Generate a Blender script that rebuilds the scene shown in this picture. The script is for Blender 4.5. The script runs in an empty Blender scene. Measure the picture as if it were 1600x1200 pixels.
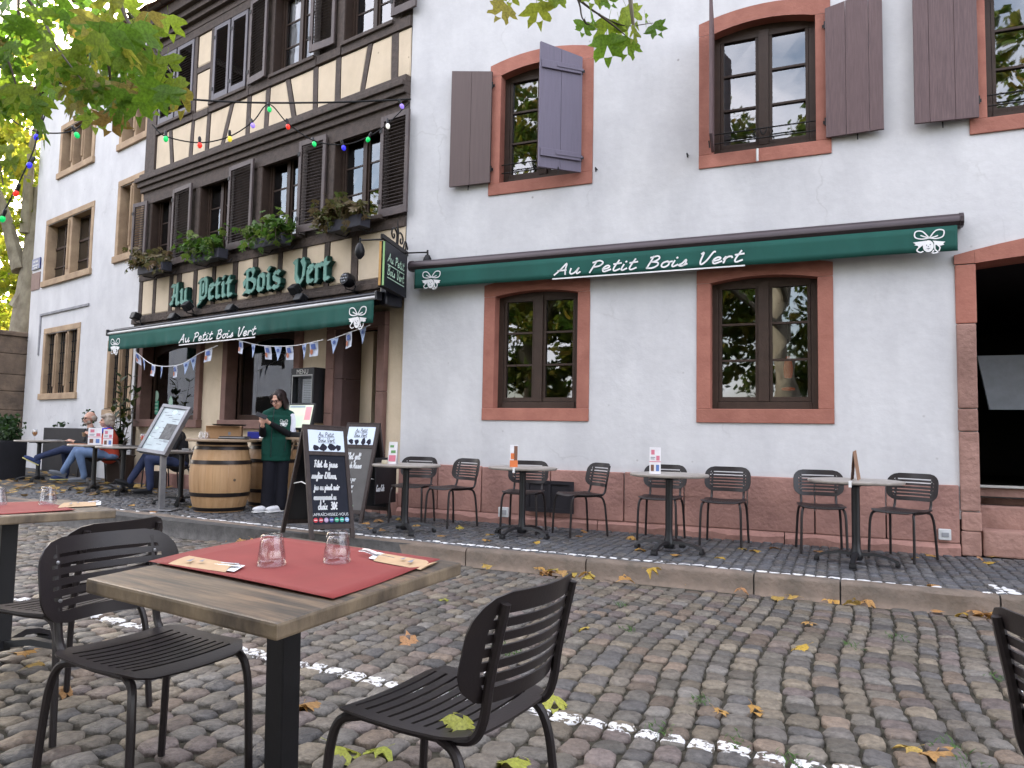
import bpy, bmesh, math, random
from mathutils import Vector, Matrix, noise
random.seed(7)
R=math.radians; PI=math.pi
S=bpy.context.scene; COL=S.collection
# ---------------------------------------------------------------- camera
EYE=1.23; FPX=1156.27
_p,_r=R(3.99933),R(1.13924)
_f=Vector((0,math.cos(_p),math.sin(_p))); _rt=Vector((1,0,0)); _up=_rt.cross(_f)
RT=_rt*math.cos(_r)+_up*math.sin(_r); UP=_up*math.cos(_r)-_rt*math.sin(_r); FW=_f
cam=bpy.data.cameras.new('camera'); camo=bpy.data.objects.new('camera',cam); COL.objects.link(camo)
camo.matrix_world=Matrix(((RT.x,UP.x,-FW.x,0),(RT.y,UP.y,-FW.y,0),(RT.z,UP.z,-FW.z,EYE),(0,0,0,1)))
cam.sensor_width=36; cam.lens=36*FPX/1600; cam.clip_start=.05; cam.clip_end=900
S.camera=camo
# ---------------------------------------------------------------- sky, sun, exposure
SUN_EL,SUN_AZ=R(24),R(-31)          # sun stands behind the houses, to the left of the view
w=bpy.data.worlds.new('World'); S.world=w; w.use_nodes=True
nt=w.node_tree; nt.nodes.clear()
sky=nt.nodes.new('ShaderNodeTexSky'); sky.sky_type='NISHITA'; sky.sun_disc=False
sky.sun_elevation=SUN_EL; sky.sun_rotation=SUN_AZ; sky.air_density=1.2; sky.dust_density=2.5; sky.ozone_density=1.2
bg=nt.nodes.new('ShaderNodeBackground'); bg.inputs[1].default_value=.15
out=nt.nodes.new('ShaderNodeOutputWorld')
# broken white cloud over the whole sky
tcw=nt.nodes.new('ShaderNodeTexCoord'); mpw=nt.nodes.new('ShaderNodeMapping'); mpw.inputs['Scale'].default_value=(1,1,1.8)
nt.links.new(tcw.outputs['Generated'],mpw.inputs[0])
nw=nt.nodes.new('ShaderNodeTexNoise'); nw.inputs['Scale'].default_value=2.3; nw.inputs['Detail'].default_value=7; nw.inputs['Roughness'].default_value=.58
nt.links.new(mpw.outputs[0],nw.inputs[0])
rw=nt.nodes.new('ShaderNodeValToRGB'); rw.color_ramp.elements[0].position=.40; rw.color_ramp.elements[1].position=.58
rw.color_ramp.elements[0].color=(.12,.12,.12,1); rw.color_ramp.elements[1].color=(.9,.9,.9,1); nt.links.new(nw.outputs[0],rw.inputs[0])
mw=nt.nodes.new('ShaderNodeMixRGB'); mw.inputs[2].default_value=(8.1,7.9,8.45,1)
nt.links.new(rw.outputs[0],mw.inputs[0]); nt.links.new(sky.outputs[0],mw.inputs[1])
nt.links.new(mw.outputs[0],bg.inputs[0]); nt.links.new(bg.outputs[0],out.inputs[0])
sl=bpy.data.lights.new('sun','SUN'); sl.energy=3.6; sl.angle=R(.5); sl.color=(1,.93,.82)
slo=bpy.data.objects.new('sun',sl); COL.objects.link(slo); slo.location=(-30,60,40)
_sd=Vector((math.sin(SUN_AZ)*math.cos(SUN_EL),math.cos(SUN_AZ)*math.cos(SUN_EL),math.sin(SUN_EL)))
slo.rotation_euler=_sd.to_track_quat('Z','Y').to_euler()
vs=S.view_settings; vs.view_transform='Standard'; vs.look='None'; vs.exposure=2.15; vs.gamma=1; vs.use_curve_mapping=False
S.cycles.max_bounces=8; S.cycles.transparent_max_bounces=24; S.cycles.diffuse_bounces=4
S.cycles.caustics_reflective=False; S.cycles.caustics_refractive=False
S.cycles.use_denoising=True
# ---------------------------------------------------------------- pixel -> place helpers (photo pixels, 1600 wide)
def ray(x,y): return RT*((x-800)/FPX)-UP*((y-600)/FPX)+FW
EYEV=Vector((0,0,EYE))
def on_z(x,y,z=0):
    d=ray(x,y); return EYEV+d*((z-EYE)/d.z)
def at_y(x,y,Y):
    d=ray(x,y); return EYEV+d*(Y/d.y)
class Fac:      # a facade plane: local x to the right, local y into the wall, local z up
    def __init__(s,d,deg):
        a=R(deg); s.a=a; s.d=d; s.u=Vector((math.cos(a),-math.sin(a),0)); s.n=Vector((math.sin(a),math.cos(a),0))
        s.M=Matrix.Translation(s.n*d)@Matrix.Rotation(-a,4,'Z')
    def px(s,x,y,o=0):
        r=ray(x,y); q=r*((s.d-o)/s.n.dot(r)); return s.u.dot(q),q.z+EYE
    def w(s,u,o,z): return s.n*(s.d-o)+s.u*u+Vector((0,0,z))
FR=Fac(8.5,23.586); FL=Fac(7.0925,36.52); FLL=Fac(6.551,38.73)
PAV=.15
def pave_z(p): return PAV+.010*max(0,-FR.u.dot(Vector((p[0],p[1],0)))-5.3)
def on_pave(x,y):
    z=PAV
    for _ in range(6): p=on_z(x,y,z); z=pave_z(p)
    return p
def on_road(x,y):
    z=.05
    for _ in range(6): p=on_z(x,y,z); z=road_z(p)+.004
    return p
def road_z(p):
    d=max(0,6.3-FR.n.dot(p)); return .018*min(d,6)
# ---------------------------------------------------------------- materials
MATS={}
def mat(name,base,rough=.6,base2=None,scale=6,bump=.15,bscale=40,metal=0,stretch=(1,1,1),spec=.5,detail=6,dist=.01,rand=0,coat=0):
    if name in MATS: return MATS[name]
    m=bpy.data.materials.new(name); m.use_nodes=True; N=m.node_tree.nodes; L=m.node_tree.links
    b=N['Principled BSDF']; b.inputs['Roughness'].default_value=rough; b.inputs['Metallic'].default_value=metal
    b.inputs['Specular IOR Level'].default_value=spec
    if coat: b.inputs['Coat Weight'].default_value=coat
    if max(base)<.07 and metal==0: b.inputs['Specular IOR Level'].default_value=spec*.4
    tc=N.new('ShaderNodeTexCoord'); mp=N.new('ShaderNodeMapping'); mp.inputs['Scale'].default_value=stretch
    L.new(tc.outputs['Object'],mp.inputs[0])
    if base2 is None: base2=tuple(c*.8 for c in base)
    n1=N.new('ShaderNodeTexNoise'); n1.inputs['Scale'].default_value=scale; n1.inputs['Detail'].default_value=detail; n1.inputs['Roughness'].default_value=.62
    L.new(mp.outputs[0],n1.inputs[0])
    cr=N.new('ShaderNodeValToRGB'); cr.color_ramp.elements[0].position=.33; cr.color_ramp.elements[1].position=.67
    cr.color_ramp.elements[0].color=(*base2,1); cr.color_ramp.elements[1].color=(*base,1)
    L.new(n1.outputs[0],cr.inputs[0]); col=cr.outputs[0]
    if rand:
        oi=N.new('ShaderNodeObjectInfo'); hs=N.new('ShaderNodeHueSaturation')
        mr=N.new('ShaderNodeMapRange'); mr.inputs[3].default_value=1-rand; mr.inputs[4].default_value=1+rand
        L.new(oi.outputs['Random'],mr.inputs[0]); L.new(mr.outputs[0],hs.inputs['Value']); L.new(col,hs.inputs['Color']); col=hs.outputs[0]
    L.new(col,b.inputs['Base Color'])
    if bump:
        n2=N.new('ShaderNodeTexNoise'); n2.inputs['Scale'].default_value=bscale; n2.inputs['Detail'].default_value=5
        L.new(mp.outputs[0],n2.inputs[0])
        bp=N.new('ShaderNodeBump'); bp.inputs['Strength'].default_value=bump; bp.inputs['Distance'].default_value=dist
        L.new(n2.outputs[0],bp.inputs['Height']); L.new(bp.outputs[0],b.inputs['Normal'])
    MATS[name]=m; return m
def emat(name,col,strength):
    if name in MATS: return MATS[name]
    m=mat(name,col,.4,bump=0); b=m.node_tree.nodes['Principled BSDF']
    b.inputs['Emission Color'].default_value=(*col,1); b.inputs['Emission Strength'].default_value=strength
    return m
def glass_pane(name,tint=(.5,.54,.52),ior=2.2):
    if name in MATS: return MATS[name]
    m=bpy.data.materials.new(name); m.use_nodes=True; N=m.node_tree.nodes; L=m.node_tree.links; N.clear()
    o=N.new('ShaderNodeOutputMaterial'); mx=N.new('ShaderNodeMixShader'); t=N.new('ShaderNodeBsdfTransparent'); g=N.new('ShaderNodeBsdfGlossy')
    t.inputs[0].default_value=(*tint,1); g.inputs['Roughness'].default_value=.015; g.inputs[0].default_value=(.95,.97,1,1)
    fr=N.new('ShaderNodeFresnel'); fr.inputs[0].default_value=ior
    tc=N.new('ShaderNodeTexCoord'); n=N.new('ShaderNodeTexNoise'); n.inputs['Scale'].default_value=2.2; n.inputs['Detail'].default_value=1
    bp=N.new('ShaderNodeBump'); bp.inputs['Strength'].default_value=.12; bp.inputs['Distance'].default_value=.02
    L.new(tc.outputs['Object'],n.inputs[0]); L.new(n.outputs[0],bp.inputs['Height']); L.new(bp.outputs[0],g.inputs['Normal'])
    L.new(fr.outputs[0],mx.inputs[0]); L.new(t.outputs[0],mx.inputs[1]); L.new(g.outputs[0],mx.inputs[2]); L.new(mx.outputs[0],o.inputs[0])
    MATS[name]=m; return m
def thin_glass(name,tint):
    m=bpy.data.materials.new(name); m.use_nodes=True; N=m.node_tree.nodes; L=m.node_tree.links; N.clear()
    o=N.new('ShaderNodeOutputMaterial'); mx=N.new('ShaderNodeMixShader'); t=N.new('ShaderNodeBsdfTransparent'); g=N.new('ShaderNodeBsdfGlossy')
    t.inputs[0].default_value=(*tint,1); g.inputs['Roughness'].default_value=.04
    lw=N.new('ShaderNodeLayerWeight'); lw.inputs[0].default_value=.35
    mr=N.new('ShaderNodeMapRange'); mr.inputs[3].default_value=.07; mr.inputs[4].default_value=.9; p=N.new('ShaderNodeMath'); p.operation='POWER'; p.inputs[1].default_value=2.2
    L.new(lw.outputs['Facing'],p.inputs[0]); L.new(p.outputs[0],mr.inputs[0]); L.new(mr.outputs[0],mx.inputs[0]); L.new(t.outputs[0],mx.inputs[1]); L.new(g.outputs[0],mx.inputs[2]); L.new(mx.outputs[0],o.inputs[0])
    MATS[name]=m; return m
def leaf_mat(name,cols,trans=.45,rough=.5,per='object'):
    if name in MATS: return MATS[name]
    m=bpy.data.materials.new(name); m.use_nodes=True; N=m.node_tree.nodes; L=m.node_tree.links
    b=N['Principled BSDF']; b.inputs['Roughness'].default_value=rough; b.inputs['Specular IOR Level'].default_value=.35
    o=N['Material Output']
    if per=='object': r=N.new('ShaderNodeObjectInfo').outputs['Random']
    else:
        g=N.new('ShaderNodeNewGeometry'); r=g.outputs['Random Per Island']
    cr=N.new('ShaderNodeValToRGB'); e=cr.color_ramp.elements
    while len(e)<len(cols): e.new(.5)
    for i,c in enumerate(cols): e[i].position=i/(len(cols)-1); e[i].color=(*c,1)
    L.new(r,cr.inputs[0])
    tc=N.new('ShaderNodeTexCoord'); n=N.new('ShaderNodeTexNoise'); n.inputs['Scale'].default_value=14; n.inputs['Detail'].default_value=4
    L.new(tc.outputs['Object'],n.inputs[0])
    hs=N.new('ShaderNodeHueSaturation'); mr=N.new('ShaderNodeMapRange'); mr.inputs[1].default_value=.3; mr.inputs[2].default_value=.7; mr.inputs[3].default_value=.65; mr.inputs[4].default_value=1.25
    L.new(n.outputs[0],mr.inputs[0]); L.new(mr.outputs[0],hs.inputs['Value']); L.new(cr.outputs[0],hs.inputs['Color'])
    L.new(hs.outputs[0],b.inputs['Base Color'])
    t=N.new('ShaderNodeBsdfTranslucent'); mx=N.new('ShaderNodeMixShader'); mx.inputs[0].default_value=trans
    L.new(hs.outputs[0],t.inputs[0]); L.new(b.outputs[0],mx.inputs[1]); L.new(t.outputs[0],mx.inputs[2]); L.new(mx.outputs[0],o.inputs[0])
    MATS[name]=m; return m
# ---------------------------------------------------------------- mesh builder
class MB:
    def __init__(s,M=None): s.v=[]; s.f=[]; s.M=M or Matrix.Identity(4)
    def add(s,vs,fs,M=None):
        k=len(s.v); MM=s.M@M if M is not None else s.M
        s.v+= [MM@Vector(p) for p in vs]; s.f+=[tuple(i+k for i in f) for f in fs]; return s
    def box(s,a,b,M=None,bev=0):
        (x0,y0,z0),(x1,y1,z1)=a,b
        if x0>x1:x0,x1=x1,x0
        if y0>y1:y0,y1=y1,y0
        if z0>z1:z0,z1=z1,z0
        if bev<=0:
            return s.add([(x0,y0,z0),(x1,y0,z0),(x1,y1,z0),(x0,y1,z0),(x0,y0,z1),(x1,y0,z1),(x1,y1,z1),(x0,y1,z1)],
              [(0,3,2,1),(4,5,6,7),(0,1,5,4),(1,2,6,5),(2,3,7,6),(3,0,4,7)],M)
        e=min(bev,(x1-x0)*.45,(y1-y0)*.45,(z1-z0)*.45)
        bm=bmesh.new(); bmesh.ops.create_cube(bm,size=1)
        for v in bm.verts: v.co=Vector(((x0+x1)/2+v.co.x*(x1-x0),(y0+y1)/2+v.co.y*(y1-y0),(z0+z1)/2+v.co.z*(z1-z0)))
        bmesh.ops.bevel(bm,geom=bm.edges[:],offset=e,segments=1 if e<.006 else 2,affect='EDGES',profile=.6)
        s.bm(bm,M); bm.free(); return s
    def bm(s,bm,M=None):
        bm.verts.index_update(); s.add([v.co.copy() for v in bm.verts],[[v.index for v in f.verts] for f in bm.faces],M)
    def tube(s,pts,r,seg=8,M=None,caps=True,flat=1):
        pts=[Vector(p) for p in pts]; n=len(pts); rs=r if isinstance(r,(list,tuple)) else [r]*n
        vs=[];fs=[]; prev=None
        for i,p in enumerate(pts):
            t=(pts[min(i+1,n-1)]-pts[max(i-1,0)]).normalized()
            if prev is None:
                a=Vector((0,0,1)) if abs(t.z)<.9 else Vector((1,0,0)); prev=t.cross(a).normalized()
            x=(prev-t*prev.dot(t)).normalized(); prev=x; y=t.cross(x)
            for k in range(seg):
                an=2*PI*k/seg; vs.append(p+(x*math.cos(an)+y*math.sin(an)*flat)*rs[i])
        for i in range(n-1):
            for k in range(seg):
                a=i*seg+k;b=i*seg+(k+1)%seg; fs.append((a,b,b+seg,a+seg))
        if caps: fs.append(tuple(range(seg))[::-1]); fs.append(tuple((n-1)*seg+k for k in range(seg)))
        return s.add(vs,fs,M)
    def lathe(s,prof,seg=24,M=None,caps=True):
        vs=[];fs=[];n=len(prof)
        for r_,z in prof:
            for k in range(seg):
                a=2*PI*k/seg; vs.append((r_*math.cos(a),r_*math.sin(a),z))
        for i in range(n-1):
            for k in range(seg):
                a=i*seg+k;b=i*seg+(k+1)%seg; fs.append((a,b,b+seg,a+seg))
        if caps: fs.append(tuple(range(seg))[::-1]); fs.append(tuple((n-1)*seg+k for k in range(seg)))
        return s.add(vs,fs,M)
    def prism(s,poly,y0,y1,M=None):     # polygon in x,z extruded along y
        n=len(poly); vs=[(x,y0,z) for x,z in poly]+[(x,y1,z) for x,z in poly]
        fs=[tuple(range(n)),tuple(range(n,2*n))[::-1]]+[(i,i+n,(i+1)%n+n,(i+1)%n) for i in range(n)]
        return s.add(vs,fs,M)
    def ball(s,c,r,seg=12,rings=8,M=None):
        c=Vector(c); r=(r,r,r) if not isinstance(r,(tuple,list)) else r
        vs=[c+Vector((0,0,-r[2]))];fs=[]
        for i in range(1,rings):
            th=PI*i/rings
            for k in range(seg):
                a=2*PI*k/seg; vs.append(c+Vector((r[0]*math.sin(th)*math.cos(a),r[1]*math.sin(th)*math.sin(a),-r[2]*math.cos(th))))
        vs.append(c+Vector((0,0,r[2])))
        for k in range(seg): fs.append((0,1+(k+1)%seg,1+k)); 
        for i in range(rings-2):
            for k in range(seg):
                a=1+i*seg+k;b=1+i*seg+(k+1)%seg; fs.append((a,b,b+seg,a+seg))
        l=len(vs)-1; o=1+(rings-2)*seg
        for k in range(seg): fs.append((l,o+k,o+(k+1)%seg))
        return s.add(vs,fs,M)
    def mesh(s,name,m,smooth=False,fix=True):
        me=bpy.data.meshes.new(name); me.from_pydata([tuple(v) for v in s.v],[],s.f)
        if fix:
            bm=bmesh.new(); bm.from_mesh(me); bmesh.ops.recalc_face_normals(bm,faces=bm.faces[:]); bm.to_mesh(me); bm.free()
        if m: me.materials.append(m)
        if smooth:
            me.polygons.foreach_set('use_smooth',[True]*len(me.polygons))
            if smooth!='all': me.set_sharp_from_angle(angle=R(38))
        me.update(); return me
    def build(s,name,m,parent=None,smooth=False,label=None,fix=True):
        return link(name,s.mesh(name,m,smooth,fix),parent,label)
def link(name,me,parent=None,label=None,M=None):
    o=bpy.data.objects.new(name,me); COL.objects.link(o)
    if parent is not None: o.parent=parent
    if M is not None: o.matrix_local=M
    if label: o['label']=label
    return o
def thing(name,label,cat,M=None,group=None,loc=None,rz=0):
    o=bpy.data.objects.new(name,None); COL.objects.link(o); o.empty_display_size=.1
    if M is not None: o.matrix_world=M
    elif loc is not None: o.location=loc; o.rotation_euler=(0,0,rz)
    o['label']=label; o['category']=cat
    if group: o['group']=group
    return o
def tag(o,label=None,cat=None,group=None,kind=None):
    if label: o['label']=label
    if cat: o['category']=cat
    if group: o['group']=group
    if kind: o['kind']=kind
    return o
def box(name,a,b,m,parent=None,bev=0,label=None,M=None): return MB().box(a,b,M,bev).build(name,m,parent,label=label)
KIDS={}
def copy_thing(root,M,label=None):
    def cp(o,par):
        c=o.copy(); COL.objects.link(c)
        if par: c.parent=par
        for ch in o.children: cp(ch,c)
        return c
    c=cp(root,None); c.matrix_world=M
    if label: c['label']=label
    return c
def place(p,a=0): return Matrix.Translation(Vector(p))@Matrix.Rotation(a,4,'Z')
def catmull(pts,k=4):
    if len(pts)<3: return [Vector(p) for p in pts]
    P=[Vector(p) for p in pts]; P=[P[0]*2-P[1]]+P+[P[-1]*2-P[-2]]; o=[]
    for i in range(1,len(P)-2):
        for j in range(k):
            t=j/k; a,b,c,d=P[i-1:i+3]
            o.append(.5*((2*b)+(c-a)*t+(2*a-5*b+4*c-d)*t*t+(3*b-a-3*c+d)*t**3))
    o.append(P[-2]); return o
# ---------------------------------------------------------------- handwriting as stroke letters
ST={
'A':(.66,[[(0,0),(.2,.45),(.38,1),(.44,.5),(.55,0)],[(.1,.36),(.5,.4)]]),'u':(.5,[[(0,.5),(.03,.15),(.14,0),(.28,.12),(.38,.5)],[(.38,.5),(.37,.12),(.44,0),(.54,.14)]]),
'P':(.55,[[(.06,0),(.16,.98)],[(.0,.88),(.28,1.02),(.5,.82),(.4,.55),(.12,.48)]]),'e':(.4,[[(.02,.2),(.26,.3),(.3,.44),(.18,.52),(.05,.36),(.06,.1),(.18,0),(.42,.16)]]),
't':(.38,[[(.18,.92),(.1,.4),(.1,.12),(.2,0),(.4,.14)],[(0,.6),(.34,.66)]]),'i':(.26,[[(.06,.5),(.04,.12),(.12,0),(.28,.14)],[(.1,.72),(.13,.76)]]),
'B':(.58,[[(.06,0),(.14,1)],[(.02,.92),(.32,1.02),(.44,.8),(.3,.58),(.14,.54)],[(.14,.54),(.44,.46),(.5,.2),(.3,.0),(.04,.03)]]),
'o':(.44,[[(.24,.5),(.07,.38),(.06,.12),(.2,0),(.35,.14),(.34,.4),(.22,.5),(.3,.42),(.46,.46)]]),'s':(.34,[[(0,.08),(.14,.22),(.24,.52),(.28,.24),(.22,.03),(.08,.02),(.04,.1)],[(.22,.03),(.36,.16)]]),
'V':(.56,[[(0,.9),(.08,.98),(.1,.3),(.2,0),(.36,.3),(.48,.95),(.56,1)]]),'r':(.36,[[(0,.3),(.06,.52),(.07,.0)],[(.06,.3),(.14,.48),(.28,.5),(.34,.4)]]),
'F':(.5,[[(.18,1),(.12,.3),(.04,0)],[(0,.92),(.3,1),(.52,.96)],[(.06,.5),(.34,.54)]]),'l':(.26,[[(.02,.1),(.2,.7),(.14,1),(.06,.7),(.08,.1),(.16,0),(.28,.1)]]),
'd':(.46,[[(.3,.46),(.14,.5),(.04,.2),(.14,0),(.3,.2),(.38,1)],[(.34,.5),(.32,.1),(.4,0),(.48,.1)]]),'j':(.26,[[(.12,.5),(.1,-.2),(0,-.42),(-.06,-.2),(.24,.1)],[(.14,.7),(.16,.74)]]),
'n':(.46,[[(0,.5),(.03,0)],[(.03,.3),(.16,.5),(.27,.4),(.28,.1),(.34,0),(.46,.1)]]),'a':(.44,[[(.3,.42),(.16,.5),(.04,.2),(.13,0),(.28,.2),(.32,.5)],[(.32,.5),(.3,.1),(.37,0),(.46,.1)]]),
'g':(.42,[[(.3,.42),(.16,.5),(.04,.25),(.14,.08),(.28,.25),(.32,.5)],[(.32,.5),(.28,-.25),(.14,-.42),(.06,-.25),(.4,.1)]]),'m':(.66,[[(0,.5),(.03,0)],[(.03,.3),(.14,.5),(.23,.4),(.24,0)],[(.24,.3),(.36,.5),(.45,.4),(.46,.1),(.52,0),(.66,.1)]]),
'p':(.44,[[(.04,.5),(.02,-.42)],[(.04,.3),(.16,.5),(.32,.36),(.26,.06),(.12,0),(.04,.12)]]),'c':(.36,[[(.3,.42),(.18,.5),(.04,.3),(.08,.06),(.2,0),(.36,.1)]]),
'h':(.46,[[(.02,0),(.14,.75),(.1,1),(.02,.8),(.03,0)],[(.03,.3),(.16,.5),(.27,.4),(.28,.1),(.36,0),(.46,.1)]]),'x':(.4,[[(0,.48),(.14,.3),(.24,.04),(.36,.04)],[(.34,.5),(.04,0)]]),
"'":(.14,[[(.08,1),(.03,.82)]]),'b':(.42,[[(0,.1),(.18,.7),(.14,1),(.05,.8),(.04,.1),(.16,0),(.3,.16),(.28,.42),(.14,.48)]]),'D':(.62,[[(.16,.95),(.1,0)],[(0,.9),(.3,1),(.54,.7),(.46,.2),(.2,0),(.06,.04)]]),
'k':(.42,[[(.02,0),(.1,1)],[(.34,.5),(.06,.24),(.36,0)]]),'w':(.6,[[(0,.5),(.06,.08),(.16,.02),(.26,.46),(.3,.06),(.42,.02),(.52,.5)]]),'M':(.76,[[(0,0),(.14,1),(.3,.3),(.5,1),(.56,.1),(.64,0)]]),
'y':(.42,[[(0,.5),(.06,.16),(.18,.1),(.32,.5)],[(.32,.5),(.22,-.3),(.08,-.42),(.02,-.25),(.4,.1)]]),'3':(.46,[[(.02,.9),(.22,1),(.34,.8),(.14,.55),(.36,.4),(.34,.08),(.14,0),(0,.1)]]),
'0':(.46,[[(.2,1),(.05,.7),(.05,.25),(.2,0),(.36,.3),(.34,.75),(.2,1)]]),'€':(.5,[[(.42,.85),(.28,.95),(.1,.6),(.14,.15),(.3,.02),(.44,.1)],[(0,.55),(.34,.58)],[(0,.4),(.32,.42)]]),
',':(.2,[[(.08,.05),(.03,-.14)]]),'~':(.6,[[(0,.3),(.14,.45),(.32,.28),(.5,.42)]]),'!':(.22,[[(.1,.95),(.07,.3)],[(.06,.03),(.07,.06)]]),'q':(.42,[[(.3,.42),(.16,.5),(.04,.25),(.14,.05),(.28,.22),(.32,.5)],[(.32,.5),(.3,-.42)]]),'C':(.56,[[(.46,.85),(.28,1),(.05,.6),(.08,.15),(.28,0),(.5,.2)]]),'-':(.34,[[(.04,.3),(.26,.34)]])}
def write_strokes(mb,text,x,z,h,wd,y=0,sx=1.0,slant=.18,thin=False,M=None,gap=.06,space=.42):
    """flat pen strokes in the local x,z plane; returns the end x"""
    cx=x
    for ch in text:
        if ch==' ': cx+=space*h*sx; continue
        wdt,sts=ST.get(ch,ST['-'])
        for st in sts:
            P=[Vector((cx+(px_+slant*pz)*h*sx,0,z+pz*h)) for px_,pz in st]
            P=catmull(P,4) if len(P)>2 else P
            vs=[];fs=[]
            for i,p in enumerate(P):
                t=P[min(i+1,len(P)-1)]-P[max(i-1,0)]
                t=t.normalized() if t.length>1e-6 else Vector((1,0,0)); nn=Vector((-t.z,0,t.x))*wd*.5
                e=t*wd*.3*(-1 if i==0 else (1 if i==len(P)-1 else 0))
                vs+=[p+nn+e+Vector((0,y,0)),p-nn+e+Vector((0,y,0))]
                if i: k=2*i; fs.append((k-2,k-1,k+1,k))
            mb.add(vs,fs,M)
        cx+=(wdt+gap)*h*sx
    return cx
def stroke_w(text,h,sx=1,gap=.06,space=.42):
    return sum(space*h*sx if c==' ' else (ST.get(c,ST['-'])[0]+gap)*h*sx for c in text)
def print_text(name,text,size,m,parent,M,ext=.0):
    c=bpy.data.curves.new(name,'FONT'); c.body=text; c.size=size; c.align_x='CENTER'; c.align_y='CENTER'; c.extrude=ext
    t=bpy.data.objects.new(name,c); COL.objects.link(t); dg=bpy.context.evaluated_depsgraph_get(); dg.update()
    me=bpy.data.meshes.new_from_object(t.evaluated_get(dg)); bpy.data.objects.remove(t); bpy.data.curves.remove(c)
    me.materials.clear(); me.materials.append(m); me.name=name
    return link(name,me,parent,M=M)
UPRIGHT=Matrix(((1,0,0,0),(0,0,1,0),(0,1,0,0),(0,0,0,1)))   # flat text x,y -> x,z facing -y
UPRIGHT=Matrix.Rotation(PI/2,4,'X')
# ================================================================ GROUND
WHITE_PAINT=(.62,.62,.62)
def stone_mat(name,lines,bump=.5,rough=.62,zmin=None,vscale=30,spec=.4):
    """stone whose own colour sits in the colour attribute; worn white paint along the given ground lines"""
    m=bpy.data.materials.new(name); m.use_nodes=True; N=m.node_tree.nodes; L=m.node_tree.links
    b=N['Principled BSDF']; b.inputs['Roughness'].default_value=rough; b.inputs['Specular IOR Level'].default_value=spec
    at=N.new('ShaderNodeAttribute'); at.attribute_name='col'
    g=N.new('ShaderNodeNewGeometry')
    n=N.new('ShaderNodeTexNoise'); n.inputs['Scale'].default_value=vscale; n.inputs['Detail'].default_value=7; n.inputs['Roughness'].default_value=.68
    L.new(g.outputs['Position'],n.inputs[0])
    mr=N.new('ShaderNodeMapRange'); mr.inputs[1].default_value=.3; mr.inputs[2].default_value=.7; mr.inputs[3].default_value=.55; mr.inputs[4].default_value=1.4
    L.new(n.outputs[0],mr.inputs[0])
    mx=N.new('ShaderNodeMixRGB'); mx.blend_type='MULTIPLY'; mx.inputs[0].default_value=1
    L.new(at.outputs['Color'],mx.inputs[1]); L.new(mr.outputs[0],mx.inputs[2]); col=mx.outputs[0]
    n2=N.new('ShaderNodeTexNoise'); n2.inputs['Scale'].default_value=16; n2.inputs['Detail'].default_value=6
    L.new(g.outputs['Position'],n2.inputs[0])
    def math_(op,a,b_=None,c=None):
        q=N.new('ShaderNodeMath'); q.operation=op
        for i,x in enumerate((a,b_,c)):
            if x is None: continue
            if isinstance(x,(int,float)): q.inputs[i].default_value=x
            else: L.new(x,q.inputs[i])
        return q.outputs[0]
    tot=None
    for (p0,p1,hw,wear) in lines:
        p0,p1=Vector(p0),Vector(p1); d=(p1-p0); ln=d.length; d/=ln; q=Vector((-d.y,d.x,0))
        vd=N.new('ShaderNodeVectorMath'); vd.operation='DOT_PRODUCT'; vd.inputs[1].default_value=q; L.new(g.outputs['Position'],vd.inputs[0])
        va=N.new('ShaderNodeVectorMath'); va.operation='DOT_PRODUCT'; va.inputs[1].default_value=d; L.new(g.outputs['Position'],va.inputs[0])
        e=math_('ABSOLUTE',math_('SUBTRACT',vd.outputs['Value'],q.dot(p0)))
        wob=math_('MULTIPLY',math_('SUBTRACT',n2.outputs[0],.5),hw*1.2)
        inn=math_('LESS_THAN',math_('ADD',e,wob),hw)
        al=math_('LESS_THAN',math_('ABSOLUTE',math_('SUBTRACT',va.outputs['Value'],d.dot((p0+p1)/2))),ln/2)
        wn=math_('GREATER_THAN',n.outputs[0],wear)
        f=math_('MULTIPLY',math_('MULTIPLY',inn,al),wn)
        tot=f if tot is None else math_('MAXIMUM',tot,f)
    if tot is not None:
        sp=N.new('ShaderNodeSeparateXYZ'); L.new(g.outputs['True Normal'],sp.inputs[0])
        tot=math_('MULTIPLY',tot,math_('GREATER_THAN',sp.outputs[2],.45))
        m2=N.new('ShaderNodeMixRGB'); L.new(tot,m2.inputs[0]); L.new(col,m2.inputs[1]); m2.inputs[2].default_value=(*WHITE_PAINT,1); col=m2.outputs[0]
    L.new(col,b.inputs['Base Color'])
    n3=N.new('ShaderNodeTexNoise'); n3.inputs['Scale'].default_value=38; n3.inputs['Detail'].default_value=6; L.new(g.outputs['Position'],n3.inputs[0])
    bp=N.new('ShaderNodeBump'); bp.inputs['Strength'].default_value=bump; bp.inputs['Distance'].default_value=.018
    L.new(n3.outputs[0],bp.inputs['Height']); L.new(bp.outputs[0],b.inputs['Normal'])
    MATS[name]=m; return m
def gp(x,y,z): return on_z(x,y,z)
ROAD_LINES=[(gp(20,925,.09),gp(620,1060,.09),.046,.46),(gp(620,1060,.09),gp(1345,1197,.09),.046,.48)]
kl=lambda u,d: FR.n*d+FR.u*u
PAVE_LINES=[(kl(-14,7.02),kl(-4.2,6.66),.03,.28),(kl(-4.2,6.66),kl(.73,6.52),.028,.28),(gp(1226,899,PAV),gp(1382,913,PAV),.03,.3),(gp(1553,914,PAV),gp(1590,930,PAV),.05,.3),(gp(1536,926,PAV),gp(1572,926,PAV),.02,.42)]
cob_m=stone_mat('cobble stone',ROAD_LINES,bump=.8,rough=.6)
set_m=stone_mat('sett stone',PAVE_LINES,bump=.35,rough=.6)
joint_m=mat('joint sand',(.055,.047,.037),.95,(.03,.03,.02),30,.6,90)
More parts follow.
